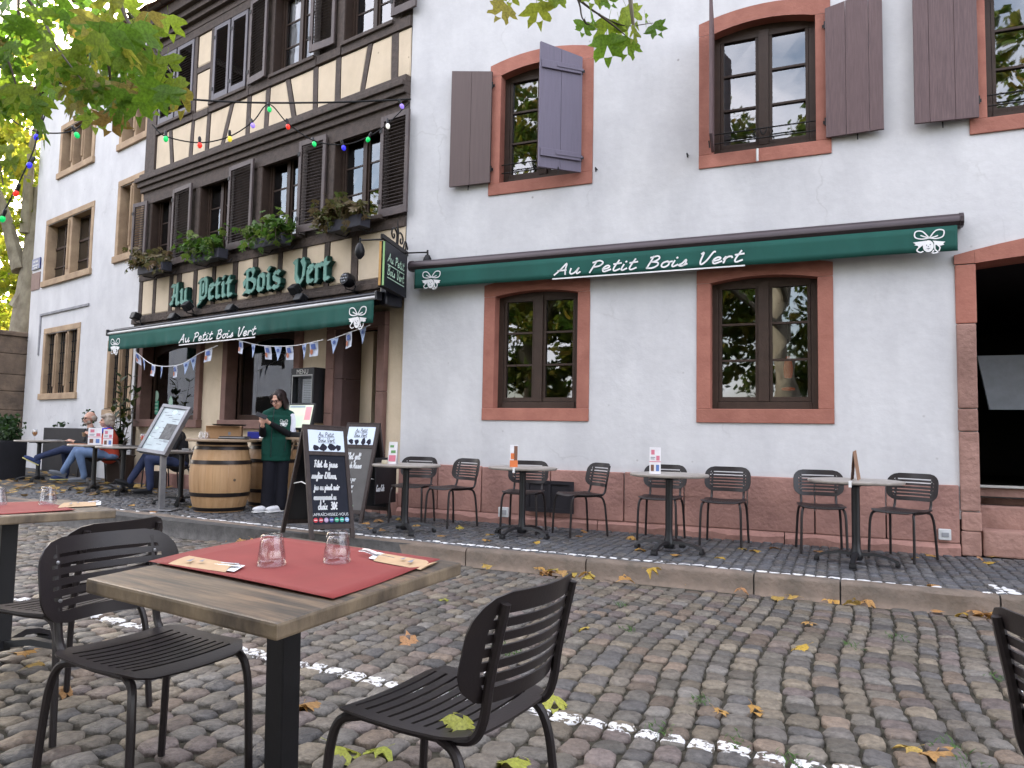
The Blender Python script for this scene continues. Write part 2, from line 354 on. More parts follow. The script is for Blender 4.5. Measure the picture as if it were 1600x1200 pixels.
far_pave_m=mat('worn paving',(.07,.068,.066),.8,(.035,.034,.034),9,.7,30,dist=.02)
# --- road sheet and pavement sheet
def sheet(name,rows,u0,u1,nu,m,label=None):
    mb=MB(); vs=[];fs=[]
    us=[u0+(u1-u0)*i/nu for i in range(nu+1)]
    for d,z in rows:
        for u in us: vs.append(FR.n*d+FR.u*u+Vector((0,0,z+(.010*min(25,max(0,-u-5.3)) if name=='pavement' else 0))))
    k=nu+1
    for j in range(len(rows)-1):
        for i in range(nu): fs.append((j*k+i,j*k+i+1,(j+1)*k+i+1,(j+1)*k+i))
    mb.add(vs,fs); return tag(mb.build(name,m,fix=False),kind='structure')
def rz_(d): return .018*min(max(0,6.3-d),6)
road=sheet('road',[(d,rz_(d)-.017) for d in (-300,-20,0.3,1,2,3,4,5,6,6.35)],-300,300,60,joint_m)
pavement=sheet('pavement',[(6.45,-.3),(6.45,PAV-.012),(7,PAV-.012),(9.5,PAV-.012),(14,PAV-.012),(30,PAV-.012),(400,PAV-.012)],-300,300,240,far_pave_m)
def stone(seg,l,w,h,dome,rng,sq=3.2):
    """one rounded stone: closed ring profile, centred, top at about z=0"""
    vs=[];fs=[]
    jit=[1+rng.uniform(-.16,.09) for _ in range(seg)]
    for (k,z) in ((1.0,-h),(1.0,-dome*1.5),(.87,-dome*.35)):
        for i in range(seg):
            a=2*PI*(i+.5)/seg; c,s_=math.cos(a),math.sin(a)
            rr=(abs(c)**sq+abs(s_)**sq)**(-1/sq)*jit[i]*k
            vs.append((rr*c*l/2,rr*s_*w/2,z+(rng.uniform(-.003,.003) if k<1 else 0)))
    vs.append((rng.uniform(-.1,.1)*l,rng.uniform(-.1,.1)*w,rng.uniform(-.002,.002)))
    for r_ in range(2):
        for i in range(seg): j=(i+1)%seg; fs.append((r_*seg+i,r_*seg+j,(r_+1)*seg+j,(r_+1)*seg+i))
    for i in range(seg): fs.append((2*seg+i,2*seg+(i+1)%seg,3*seg))
    return vs,fs
def stone_mesh(name,items,m):
    """items: (verts in world, faces, colour)"""
    V=[];F=[];C=[]
    for vs,fs,c in items:
        k=len(V); V+=vs; F+=[tuple(i+k for i in f) for f in fs]; C+=[(*c,1)]*len(vs)
    me=bpy.data.meshes.new(name); me.from_pydata(V,[],F)
    ca=me.color_attributes.new('col','FLOAT_COLOR','POINT'); ca.data.foreach_set('color',[x for c in C for x in c])
    me.materials.append(m); me.polygons.foreach_set('use_smooth',[True]*len(F)); me.update(); return me
PAL=[(.122,.107,.09),(.096,.088,.084),(.142,.118,.088),(.125,.098,.085),(.074,.072,.075),(.155,.132,.10),(.115,.105,.09),(.14,.105,.08),(.095,.088,.08),(.125,.118,.112),(.115,.092,.09)]
def pick(rng,f=1):
    c=rng.choice(PAL); k=f*rng.uniform(.68,1.32); k*=.86; g_=sum(c)/3; c=tuple(.8*x+.2*g_ for x in c); return (c[0]*k*1.04,c[1]*k,c[2]*k*.93)
def lay(d0,d1,u0,u1,cw,lmin,lmax,zf,seg,h,dome,gap,tilt,f,skip,wob,palf=pick,rng=None,sq=3.2):
    """courses running along the facade normal"""
    rng=rng or random.Random(3); res=[]
    u=u0
    while u<u1:
        wd=cw*rng.uniform(.85,1.18); d=d0-rng.random()*lmax
        while d<d1:
            ln=rng.uniform(lmin,lmax); dc=d+ln/2; d+=ln
            off=wob*math.sin(dc*1.1+u*.35)+wob*.5*math.sin(dc*2.3+1)
            uc=u+wd/2+off; p=FR.n*dc+FR.u*uc
            if dc<d0 or dc>d1 or skip(p,uc,dc): continue
            vs,fs=stone(seg,(ln-gap),(wd-gap)*rng.uniform(.93,1.02),h,dome*rng.uniform(.7,1.2),rng,sq)
            z=zf(p,dc)+rng.uniform(-.004,.005)
            Mx=Matrix.Translation((p.x,p.y,z))@Matrix.Rotation(PI/2-FR.a+rng.uniform(-.07,.07),4,'Z')@Matrix.Rotation(rng.uniform(-tilt,tilt),4,'X')@Matrix.Rotation(rng.uniform(-tilt,tilt),4,'Y')
            res.append(([Mx@Vector(v) for v in vs],fs,palf(rng,f),p))
        u+=wd
    return res
def in_view(p,mx=120):
    c=Vector((p.x,p.y,p.z if len(p)>2 else 0))-EYEV; z=c.dot(FW)
    if z<.3: return False,0
    x=800+FPX*c.dot(RT)/z; y=600-FPX*c.dot(UP)/z
    return (-mx<x<1600+mx and y<1200+mx), z
def put_stones(res,name,stuffname,m,parent,many=300):
    # the ones that show largest become parts of their own, the rest one joined part
    def key(it):
        ok,z=in_view(it[3],0); return z if ok else 999
    res.sort(key=key)
    for it in res[:many]:
        p=Vector(it[3]); me=stone_mesh(name,[([v-p for v in it[0]],it[1],it[2])],m)
        link(name,me,parent,M=Matrix.Translation(p))
    tag(link(stuffname,stone_mesh(stuffname,[(a,b,c) for a,b,c,d in res[many:]],m),parent),kind='stuff')
def skip_road(p,u,d):
    c=Vector((p.x,p.y,0)); return c.y<.9 or abs(c.x)>c.y*.72+1.3
put_stones(lay(.6,6.27,-10.5,5,.120,.10,.168,lambda p,d: rz_(d)+.004,10,.05,.0085,.005,.05,1.1,skip_road,.05,sq=4.6),'cobblestone','cobblestones',cob_m,road)
def pick_sett(rng,f=1):
    c=rng.choice([(.082,.083,.09),(.07,.071,.078),(.095,.094,.096),(.08,.075,.074),(.064,.066,.073),(.09,.084,.08)]); k=rng.uniform(.8,1.2); return tuple(x*k for x in c)
def skip_pave(p,u,d):
    if d>8.47 and u>-5.33: return True
    if FL.n.dot(p)>7.05 and u<-5.33: return True
    kd=6.47 if u>-3.2 else 6.47+(-3.2-u)*.066
    return d<kd+.02 or abs(p.x)>p.y*.72+1.2
put_stones(lay(6.5,12.3,-12,4.6,.098,.085,.125,lambda p,d: pave_z(p),8,.03,.005,.006,.02,1,skip_pave,.02,pick_sett,random.Random(5),sq=6),'sett','setts',set_m,pavement)
# --- kerb of long sandstone blocks
kerb_m=mat('kerb sandstone',(.18,.135,.105),.78,(.10,.08,.062),5,.6,26,dist=.02)
kx=[(262-330,9.6),(150,0),(290,0),(390,0),(576,0),(725,0),(915,0),(1178,0),(1313,0),(1580,0)]
def kerb_pt(u): return 6.40 if u>-3.2 else 6.40+(-3.2-u)*.066
us=[-15,-13.2,-11.6,-9.9,-8.5]
for x,y in ((290,812),(390,823),(576,842),(725,857),(915,873),(1178,895.5),(1313,910),(1572,938)):
    us.append(FR.u.dot(on_z(x,y,PAV)))
us=[u for i,u in enumerate(us) if i<5 or u>-7.9]
us+= [us[-1]+1.3,us[-1]+2.6,us[-1]+3.9]
print('kerb',[round(u,2) for u in us])
rng=random.Random(4)
for a,b in zip(us,us[1:]):
    mb=MB(); n=8; vs=[];fs=[]
    prof=[(0.0,-.12),(-.004,PAV-.03),(.01,PAV-.009),(.03,PAV-.001),(.105,PAV+.001),(.105,-.12)]
    for i in range(n+1):
        u=a+.006+(b-a-.012)*i/n; d=kerb_pt(u)
        en=.012 if i in (0,n) else 0
        for (o,z) in prof: vs.append(FR.n*(d+o+(en if o<.05 else 0)+rng.uniform(-.003,.003))+FR.u*u+Vector((0,0,z+.010*max(0,-u-5.3)-(en*.5 if z>.1 else 0)+rng.uniform(-.003,.002)*(z>0))))
    k=len(prof)
    for i in range(n):
        for j in range(k-1): fs.append((i*k+j,i*k+j+1,(i+1)*k+j+1,(i+1)*k+j))
    fs.append(tuple(range(k))); fs.append(tuple(n*k+j for j in range(k))[::-1])
    mb.add(vs,fs); mb.build('kerb_stone',kerb_m,pavement,smooth=True)
# ================================================================ WHITE PLASTER HOUSE (right)
plaster=mat('white plaster',(.62,.615,.62),.9,(.545,.54,.548),1.6,.3,11,dist=.014)
def add_stains(m):
    """dirty runs and small pits of its own on the old plaster"""
    N=m.node_tree.nodes; L=m.node_tree.links; b=N['Principled BSDF']; src=b.inputs['Base Color'].links[0].from_socket
    tc=N.new('ShaderNodeTexCoord'); v=N.new('ShaderNodeTexVoronoi'); v.inputs['Scale'].default_value=2.6; v.inputs['Randomness'].default_value=1
    L.new(tc.outputs['Object'],v.inputs[0])
    cr=N.new('ShaderNodeValToRGB'); cr.color_ramp.elements[0].position=.02; cr.color_ramp.elements[0].color=(.5,.48,.47,1); cr.color_ramp.elements[1].position=.05; cr.color_ramp.elements[1].color=(1,1,1,1)
    L.new(v.outputs['Distance'],cr.inputs[0])
    mp=N.new('ShaderNodeMapping'); mp.inputs['Scale'].default_value=(1.1,1.1,.45); L.new(tc.outputs['Object'],mp.inputs[0])
    n=N.new('ShaderNodeTexNoise'); n.inputs['Scale'].default_value=1.5; n.inputs['Detail'].default_value=8; n.inputs['Roughness'].default_value=.7; L.new(mp.outputs[0],n.inputs[0])
    c2=N.new('ShaderNodeValToRGB'); c2.color_ramp.elements[0].position=.36; c2.color_ramp.elements[0].color=(.88,.88,.89,1); c2.color_ramp.elements[1].position=.62; c2.color_ramp.elements[1].color=(1,1,1,1)
    L.new(n.outputs[0],c2.inputs[0])
    a=N.new('ShaderNodeMixRGB'); a.blend_type='MULTIPLY'; a.inputs[0].default_value=.8; L.new(src,a.inputs[1]); L.new(cr.outputs[0],a.inputs[2])
    # hairline cracks and old patches in the render
    nd=N.new('ShaderNodeTexNoise'); nd.inputs['Scale'].default_value=2.2; nd.inputs['Detail'].default_value=5; L.new(tc.outputs['Object'],nd.inputs[0])
    ad=N.new('ShaderNodeMixRGB'); ad.inputs[0].default_value=.35; L.new(tc.outputs['Object'],ad.inputs[1]); L.new(nd.outputs['Color'],ad.inputs[2])
    vc=N.new('ShaderNodeTexVoronoi'); vc.feature='DISTANCE_TO_EDGE'; vc.inputs['Scale'].default_value=.8; L.new(ad.outputs[0],vc.inputs[0])
    c3=N.new('ShaderNodeValToRGB'); c3.color_ramp.elements[0].position=0; c3.color_ramp.elements[0].color=(.88,.875,.87,1); c3.color_ramp.elements[1].position=.006; c3.color_ramp.elements[1].color=(1,1,1,1); L.new(vc.outputs['Distance'],c3.inputs[0])
    nk=N.new('ShaderNodeTexNoise'); nk.inputs['Scale'].default_value=.9; L.new(tc.outputs['Object'],nk.inputs[0])
    rk=N.new('ShaderNodeMapRange'); rk.inputs[1].default_value=.5; rk.inputs[2].default_value=.62; L.new(nk.outputs[0],rk.inputs[0])
    ak=N.new('ShaderNodeMixRGB'); ak.blend_type='MULTIPLY'; L.new(rk.outputs[0],ak.inputs[0]); L.new(a.outputs[0],ak.inputs[1]); L.new(c3.outputs[0],ak.inputs[2]); a=ak
    c=N.new('ShaderNodeMixRGB'); c.blend_type='MULTIPLY'; c.inputs[0].default_value=1; L.new(a.outputs[0],c.inputs[1]); L.new(c2.outputs[0],c.inputs[2])
    L.new(c.outputs[0],b.inputs['Base Color'])
add_stains(plaster)
redstone=mat('red painted sandstone',(.37,.15,.108),.85,(.285,.108,.077),4,.45,32,dist=.01,rand=.10)
plinth_m=mat('plinth sandstone',(.38,.205,.168),.85,(.23,.12,.10),1.7,.6,22,dist=.02,rand=.12)
rawstone=mat('weathered sandstone',(.37,.215,.175),.88,(.22,.12,.095),3,.7,18,dist=.02,rand=.12)
brown=mat('brown window paint',(.055,.036,.028),.45,(.042,.028,.022),9,.15,60)
shut_m=mat('faded mauve shutter paint',(.135,.085,.085),.7,(.085,.052,.054),14,.35,50,stretch=(6,6,.35),dist=.006)
shut_f=mat('smooth brown shutter paint',(.10,.066,.062),.6,(.085,.055,.052),5,.1,50,stretch=(6,6,.35))
shut_b=mat('violet grey shutter paint',(.135,.115,.165),.6,(.115,.098,.14),8,.15,50,stretch=(6,6,.35))
iron=mat('black iron',(.014,.014,.015),.5,(.02,.018,.017),20,.2,60,metal=0)
glass=glass_pane('window glass')
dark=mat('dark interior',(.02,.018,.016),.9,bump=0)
cream_in=mat('passage plaster',(.5,.47,.42),.9,bump=.2)
def wall_sheet(u0,u1,z0,z1,holes,step=.3,amp=.006,seed=1,y=0,th=None):
    us=sorted(set([u0,u1]+[h[0] for h in holes]+[h[1] for h in holes])); zs=sorted(set([z0,z1]+[h[2] for h in holes]+[h[3] for h in holes]))
    us=[u for u in us if u0<=u<=u1]; zs=[z for z in zs if z0<=z<=z1]
    def sub(a): 
        o=[]
        for p,q in zip(a,a[1:]):
            n=max(1,round((q-p)/step)); o+=[p+(q-p)*i/n for i in range(n)]
        return o+[a[-1]]
    us,zs=sub(us),sub(zs); k=len(us); mb=MB(); vs=[];fs=[]
    for z in zs:
        for u in us: vs.append((u,y+amp*noise.noise(Vector((u*.9,z*.9,seed)))*1.5,z))
    for j in range(len(zs)-1):
        for i in range(k-1):
            cu,cz=(us[i]+us[i+1])/2,(zs[j]+zs[j+1])/2
            if any(h[0]<cu<h[1] and h[2]<cz<h[3] for h in holes): continue
            fs.append((j*k+i,j*k+i+1,(j+1)*k+i+1,(j+1)*k+i))
    return mb.add(vs,fs)
wh=thing('white_building','large white plastered house with red sandstone window surrounds and brown shutters','building',FR.M)
WIN=[(-4.12,-2.70,1.42,3.15),(-1.43,0.0,1.42,3.15),(-4.10,-2.69,4.33,6.07),(-1.41,0.0,4.34,6.07),(1.28,2.72,4.35,6.07)]
holes=[(a+.14,b-.14,c+.14,d-.02) for a,b,c,d in WIN]+[(1.29,4.25,.15,3.15)]
mb=wall_sheet(-5.325,9,.5,8.8,holes)
# flanks and back of the house
mb.add([(-5.325,0,.1),(-5.325,10,.1),(-5.325,10,8.8),(-5.325,0,8.8),(9,0,.1),(9,10,.1),(9,10,8.8),(9,0,8.8)],[(0,1,2,3),(4,5,6,7),(1,5,6,2)])
mb.build('wall',plaster,wh,smooth='all',fix=False)
tile_m=mat('roof tile',(.16,.07,.045),.85,(.10,.05,.035),3,.6,12)
MB().add([(-5.6,-.5,8.75),(9.3,-.5,8.75),(9.3,5,13.6),(-5.6,5,13.6),(9.3,10.5,8.75),(-5.6,10.5,8.75)],[(0,1,2,3),(3,2,4,5),(0,3,5),(1,4,2),(0,5,4,1)]).build('roof',tile_m,wh)
def arc(u0,u1,z,rise,n=10):
    return [(u0+(u1-u0)*i/n, z+rise*(1-(2*i/n-1)**2)) for i in range(n+1)]
def stone_window(b,W,kind):
    a,c,z0,z1=W; jw=.155; rise=.055 if kind!='rail' else .08; zi=z1-.15
    fr=MB()     # casing set back in the opening
    ia,ic,ib=a+jw,c-jw,z0+.155; y0,y1=.13,.19
    fr.box((ia,y0,ib),(ia+.07,y1,zi+.02)); fr.box((ic-.07,y0,ib),(ic,y1,zi+.02)); fr.box((ia+.07,y0-.015,ib),(ic-.07,y1,ib+.085))
    fr.prism([(ia+.07,zi-.055)]+[(u,z) for u,z in arc(ia+.001,ic-.001,zi+.02,rise)]+[(ic-.07,zi-.055)],y0,y1)
    frame=fr.build('window',brown,b)
    # stone surround: two jambs of blocks, sill, arched lintel
    y=-.012; d=.2
    MB().box((a,y-.006,z0),(c,d,z0+.155),bev=.008).build('sill',redstone,frame)
    for (p,q) in ((a,a+jw),(c-jw,c)): MB().box((p,y,z0+.156),(q,d,zi-.001),bev=.007).build('jamb',redstone,frame)
    top=arc(a,c,z1,rise+.025); inn=arc(ia,ic,zi,rise)
    L_=MB(); n=len(top); vs=[(u,y,z) for u,z in top]+[(u,y,z) for u,z in inn]+[(u,d,z) for u,z in top]+[(u,d,z) for u,z in inn]; fs=[]
    for i in range(n-1): fs+=[(i,i+1,n+i+1,n+i),(n+i,n+i+1,3*n+i+1,3*n+i),(i,i+1,2*n+i+1,2*n+i)]
    fs+=[(0,n,3*n,2*n),(n-1,2*n-1,4*n-1,3*n-1)]
    # ears down to the jamb
    L_.add(vs,fs); L_.add([(a,y,zi),(ia,y,zi),(ia,y,zi+.0005),(a,y,z1)],[(0,1,2,3)]); L_.add([(ic,y,zi),(c,y,zi),(c,y,z1),(ic,y,zi+.0005)],[(0,1,2,3)])
    L_.build('lintel',redstone,frame,smooth=True)
    # casements
    mid=(ia+ic)/2; zt=zi-.05; zb=ib+.09
    MB().box((mid-.055,y0-.02,zb),(mid+.055,y1,zt+.06)).build('mullion',brown,frame)
    hz=[zb+.05+(zt-zb-.05)*k/3 for k in (0,1,2,3)]
    for (p,q) in ((ia+.075,mid-.058),(mid+.058,ic-.075)):
        s_=MB(); s_.box((p,y0+.005,zb),(p+.032,y1-.01,zt)); s_.box((q-.032,y0+.005,zb),(q,y1-.01,zt)); s_.box((p+.032,y0+.005,zb),(q-.032,y1-.01,zb+.05))
        s_.build('sash',brown,frame)
        for k in (1,2): MB().box((p+.032,y0+.012,hz[k]-.012),(q-.032,y1-.015,hz[k]+.012)).build('glazing_bar',brown,frame)
        for k in range(3):
            t=random.uniform(-.002,.002)
            MB().add([(p+.03,.168+t,hz[k]),(q-.03,.168-t,hz[k]),(q-.03,.168-t*.4,hz[k+1]),(p+.03,.168+t*.3,hz[k+1])],[(0,1,2,3)]).build('pane',glass,frame,fix=False)
    if kind=='rail':
        for zz in (z0+.3,z0+.41): MB().tube([(ia,.06,zz),(ic,.06,zz)],.008,6).build('guard_rail',iron,frame)
        MB().tube(catmull([(mid-.06,.06,z0+.3),(mid-.1,.05,z0+.36),(mid-.05,.05,z0+.41),(mid,.05,z0+.33),(mid+.05,.05,z0+.41),(mid+.1,.05,z0+.36),(mid+.06,.06,z0+.3)]),.007,5).build('guard_scroll',iron,frame)
    return frame
for i,W in enumerate(WIN): stone_window(wh,W,'rail' if i>1 else 'plain')
def shutter(b,hinge,z0,z1,width,ang,side,m,arch=.1,boards=3,battens=False,label=None):
    """plank shutter; hinge=(u,out), ang measured from lying flat over the opening; side=+1 hinged on its left edge"""
    M=Matrix.Translation((hinge[0],-hinge[1],0))@Matrix.Rotation(-ang*side,4,'Z')
    ws=[.36,.4,.24][:boards] if boards==3 else [.5,.5]
    x=0; sh=None; tw=sum(ws)
    def zt(x): return z1+arch*(x/width)
    for k,wd in enumerate(ws):
        a=x; bb=x+wd/tw*width; x=bb
        mb=MB(); aa,b2=(a+.002)*side,(bb-.002)*side
        mb.prism([(aa,z0),(b2,z0),(b2,zt(bb)),(aa,zt(a))] if side>0 else [(b2,z0),(aa,z0),(aa,zt(a)),(b2,zt(bb))],-.016,.016+.001*k,M)
        o=mb.build('shutter' if sh is None else 'board',m,b if sh is None else sh,label=label if sh is None else None)
        if sh is None: sh=o
    hs=z0+.18,z1-.18
    for hz in hs:
        MB(M).tube([(0,0,hz-.04),(0,0,hz+.04)],.014,6).build('hinge',iron,sh)
        MB(M).box((-.03*side,-.02,hz-.018),(.05*side,-.017,hz+.018)).build('hinge_strap',iron,sh)
        if battens:
            MB(M).box((.02*side,-.042,hz-.05),((width-.02)*side,-.0165,hz+.05),bev=.006).build('batten',m,sh)
            MB(M).box((.0*side,-.05,hz-.014),((width*.62)*side,-.0425,hz+.014)).build('strap_hinge',m,sh)
    MB(M).tube([(width*.55*side,-.02,z0-.06),(width*.55*side,-.03,z0+.02)],.008,6).build('shutter_catch',iron,sh)
    return sh
shutter(wh,(-4.055,.05),4.49,5.97,.585,PI-R(2),1,shut_f,boards=2,label='smooth brown shutter folded back on the wall')
shutter(wh,(-2.83,.04),4.47,5.93,.56,R(42),-1,shut_b,boards=2,battens=True,label='violet grey shutter standing half open')
shutter(wh,(-1.245,.05),4.5,5.95,.56,R(84),1,shut_m,boards=3,label='shutter standing straight out, seen edge on')
shutter(wh,(-.055,.05),4.5,5.94,.56,PI-R(3),-1,shut_m,label='weathered shutter of three boards folded back on the wall')
shutter(wh,(1.355,.06),4.5,5.95,.575,PI-R(5),1,shut_m,label='weathered shutter at the right with a dark gap between boards')
# small wall hooks and a white sensor under the sill
for x,y in ((933,265),(1075,243)):
    u,z=FR.px(x,y); MB().tube([(u,.0,z),(u,-.07,z),(u+.01,-.075,z-.05)],.009,6).build('shutter_stop',iron,wh)
u,z=FR.px(1184,245); MB().tube([(u,-.06,z-.07),(u,-.06,z+.07)],.014,8).build('sill_tube',mat('white plastic',(.75,.75,.73),.4,bump=0),wh)
# plinth of large sandstone slabs above a rough base course
pj=[-5.32,-4.72,-4.09,-3.16,-2.25,-1.56,-.88,-.2,.47,1.12]; rng=random.Random(8)
for a,b in zip(pj,pj[1:]):
    MB().box((a+.006,-.035-rng.uniform(0,.012),.265),(b-.006,.1,.835+rng.uniform(-.01,.012)+.0*a),bev=.012).build('plinth_stone',plinth_m,wh)
rng2=random.Random(3)
x=-5.32
while x<1.12:
    ln=min(rng2.uniform(.7,1.3),1.12-x+.001)
    if 1.12-x-ln<.2: ln=1.12-x
    mb=MB(); n=6; vs=[];fs=[]
    for i in range(n+1):
        u=x+.005+(ln-.01)*i/n
        for (yy,zz) in ((-.06,.06),(-.06-rng2.uniform(0,.02),.21+rng2.uniform(-.015,.02)),(-.03,.262),(.06,.262),(.06,.06)): vs.append((u,yy,zz))
    for i in range(n):
        for j in range(4): fs.append((i*5+j,i*5+j+1,(i+1)*5+j+1,(i+1)*5+j))
    fs+=[(0,1,2,3,4),tuple(n*5+j for j in range(5))[::-1]]
    mb.add(vs,fs).build('base_stone',plinth_m,wh); x+=ln
# cellar vent and two power boxes
va,vz1=FR.px(825,752,.05); vb,vz0=FR.px(895,800,.05)
vt=MB(); vt.box((va,-.075,vz0),(vb,-.045,vz1)); v_=vt.build('vent',mat('vent paint',(.022,.02,.024),.6),wh)
fr=MB()
for (p,q,s,t) in ((va-.02,va+.03,vz0-.02,vz1+.02),(vb-.03,vb+.02,vz0-.02,vz1+.02),((va+vb)/2-.02,(va+vb)/2+.02,vz0,vz1)): fr.box((p,-.09,s),(q,-.076,t))
fr.box((va+.03,-.09,vz1-.02),(vb-.03,-.076,vz1+.02)); fr.box((va+.03,-.09,vz0-.02),(vb-.03,-.076,vz0+.03)); fr.build('vent_frame',MATS['vent paint'],v_)
wp=mat('white box plastic',(.62,.63,.64),.45,bump=0); gp_=mat('grey box plastic',(.3,.31,.33),.4,bump=0)
for (x,y,x2,y2,nm) in ((780,792,795,808,'socket_box'),(1466,826,1486,844,'socket_box')):
    a,z1=FR.px(x,y,.07); b,z0=FR.px(x2,y2,.07)
    o=MB().box((a,-.10,z0),(b,-.045,z1),bev=.006).build(nm,wp,wh)
    MB().box((a+.025,-.108,z0+.03),(b-.02,-.1005,z1-.03),bev=.003).build('box_lid',gp_,o)
# gateway: jamb stones, arch, steps and the dark passage
zz=[.15,.39,.58,1.36,1.585,2.43,3.03]
for k,(a,b) in enumerate(zip(zz,zz[1:])):
    e=rng.uniform(-.012,.012); top=k==5
    for s_ in (0,1):
        u0,u1=(1.115+(0 if top else .012)+e*.5,1.295+e*.6) if s_==0 else (4.245+e*.6,4.43+e*.5)
        MB().box((u0,-.03+e*.4-(.0 if top else .008),a+.003),(u1,.35,b-.003),bev=.014).build('gate_stone',redstone if top else rawstone,wh)
inn=arc(1.295,4.245,3.033,.09,14)
ozf=lambda u: 3.125+.21*(1-(2*(u-1.115)/3.315-1)**2)
ou=[(u,ozf(u)) for u,_ in inn]
for a_,b_ in ((1.115,1.293),(4.247,4.43)): MB().prism([(a_,3.034),(b_,3.034),(b_,ozf(b_)),(a_,ozf(a_))],-.03,.35).build('arch_stone',redstone,wh)
n=15; cuts=[0,3,6,8,11,14]
for p,q in zip(cuts,cuts[1:]):
    O=ou[p:q+1]; I=inn[p:q+1]; m_=len(O); vs=[(u,-.03,z) for u,z in O]+[(u,-.03,z) for u,z in I]+[(u,.35,z) for u,z in O]+[(u,.35,z) for u,z in I]; fs=[]
    for i in range(m_-1): fs+=[(i,i+1,m_+i+1,m_+i),(m_+i,m_+i+1,3*m_+i+1,3*m_+i),(i,i+1,2*m_+i+1,2*m_+i)]
    fs+=[(0,m_,3*m_,2*m_),(m_-1,2*m_-1,4*m_-1,3*m_-1)]
    MB().add(vs,fs).build('arch_stone',redstone,wh,smooth=True)
steps=[(.02,.15,.405),(.31,.15,.625),(.60,.15,.79)]
for k,(y,z0,z1) in enumerate(steps):
    x=1.31
    while x<4.23:
        ln=min([1.5,1.1,1.3][k],4.235-x)
        MB().box((x+.004,y,z0),(x+ln-.004,y+.6 if k==2 else y+.285,z1+rng.uniform(-.006,.004)),bev=.018).build('step',rawstone,wh); x+=ln
MB().box((1.31,.56,.7905),(4.235,.66,.815),bev=.006).build('door_sill',mat('pale sill stone',(.5,.48,.45),.7),wh)
ps=MB()
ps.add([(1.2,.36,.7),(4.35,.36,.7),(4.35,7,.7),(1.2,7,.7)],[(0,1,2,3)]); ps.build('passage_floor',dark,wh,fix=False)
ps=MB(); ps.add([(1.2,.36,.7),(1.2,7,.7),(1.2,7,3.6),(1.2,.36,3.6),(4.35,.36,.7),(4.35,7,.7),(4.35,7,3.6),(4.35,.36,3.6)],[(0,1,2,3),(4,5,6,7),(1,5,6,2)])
ps.build('passage_wall',mat('unlit passage plaster',(.035,.033,.035),.9),wh,fix=False)  # gloom of the unlit passage put into the wall and vault colour
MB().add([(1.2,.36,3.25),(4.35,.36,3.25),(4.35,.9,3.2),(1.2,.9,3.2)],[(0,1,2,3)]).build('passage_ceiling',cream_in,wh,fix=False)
MB().add([(1.2,.9,3.2),(4.35,.9,3.2),(4.35,7,3.2),(1.2,7,3.2)],[(0,1,2,3)]).build('passage_vault',MATS['unlit passage plaster'],wh,fix=False)
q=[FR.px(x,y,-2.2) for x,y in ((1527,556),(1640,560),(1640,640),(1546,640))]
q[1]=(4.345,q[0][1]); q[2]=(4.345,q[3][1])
MB().prism(q[::-1],2.2,2.26).build('passage_light_patch',mat('blue grey light patch',(.45,.5,.58),.6,bump=.05),wh)  # light falling on the inner wall, put in as a pale coloured board
# orange lamp hanging inside behind the second lower window
lm=thing('pendant_lamp','orange glowing woven lamp seen through the right lower window','lamp',FR.M@Matrix.Translation((-.50,.85,2.0)))
og=emat('orange lamp glow',(.8,.12,.015),.05)
MB().lathe([(.02,.24),(.04,.19),(.055,.10),(.05,.02),(.04,-.02)],14).build('lamp_shade',og,lm,smooth=True)
MB().lathe([(.03,-.13),(.075,-.14),(.075,-.165),(.03,-.17)],14).build('lower_shade',og,lm,smooth=True)
MB().tube([(0,0,.3),(0,0,1.15)],.006,5).build('cord',iron,lm)
# ================================================================ AWNING on the white house
green=mat('green awning cloth',(.006,.085,.066),.85,(.003,.058,.045),1.3,.35,7,stretch=(1,1,.45),dist=.012)
lettering_m=mat('white print',(.8,.8,.8),.7,bump=0)
cas_m=mat('dark brown metal',(.06,.045,.05),.38,(.05,.038,.042),3,.03,30,metal=.35)
def emblem(mb,cx,cz,s,y):
    def loop(pts,wd): 
        P=catmull([Vector((cx+a*s,0,cz+b*s)) for a,b in pts],5); vs=[];fs=[]
        for i,p in enumerate(P):
            t=(P[min(i+1,len(P)-1)]-P[max(i-1,0)]).normalized(); nn=Vector((-t.z,0,t.x))*wd*s/2
            vs+=[p+nn+Vector((0,y,0)),p-nn+Vector((0,y,0))]
            if i: k=2*i; fs.append((k-2,k-1,k+1,k))
        mb.add(vs,fs)
    loop([(0,.12),(-.25,.42),(-.5,.42),(-.52,.2),(-.3,.1),(0,.12)],.05); loop([(0,.12),(.25,.42),(.52,.4),(.5,.16),(.28,.08),(0,.12)],.05)
    loop([(0,.12),(-.2,.2),(-.32,.26)],.05); loop([(0,.12),(.2,.16),(.32,.2)],.05)
    mb.add([(cx+a*s,y+.0008,cz+b*s) for a,b in ((-.12,.02),(-.6,-.02),(-.5,-.1),(-.55,-.14),(-.42,-.18),(-.4,-.24),(-.22,-.16))],[tuple(range(7))])
    mb.add([(cx+a*s,y+.0008,cz+b*s) for a,b in ((.12,.0),(.58,-.08),(.5,-.15),(.54,-.2),(.4,-.24),(.22,-.18))],[tuple(range(6))])
    loop([(-.16,-.1),(-.32,-.2),(-.46,-.36),(-.34,-.46),(-.22,-.42)],.05); loop([(.2,-.1),(.2,-.36),(.3,-.5),(.1,-.52),(.16,-.4)],.05); loop([(.24,-.14),(.38,-.3),(.34,-.46)],.05)
    n=16; mb.add([(cx-.04*s+.2*s*math.cos(2*PI*k/n),y+.0016,cz-.22*s+.25*s*math.sin(2*PI*k/n)) for k in range(n)],[tuple(range(n))])
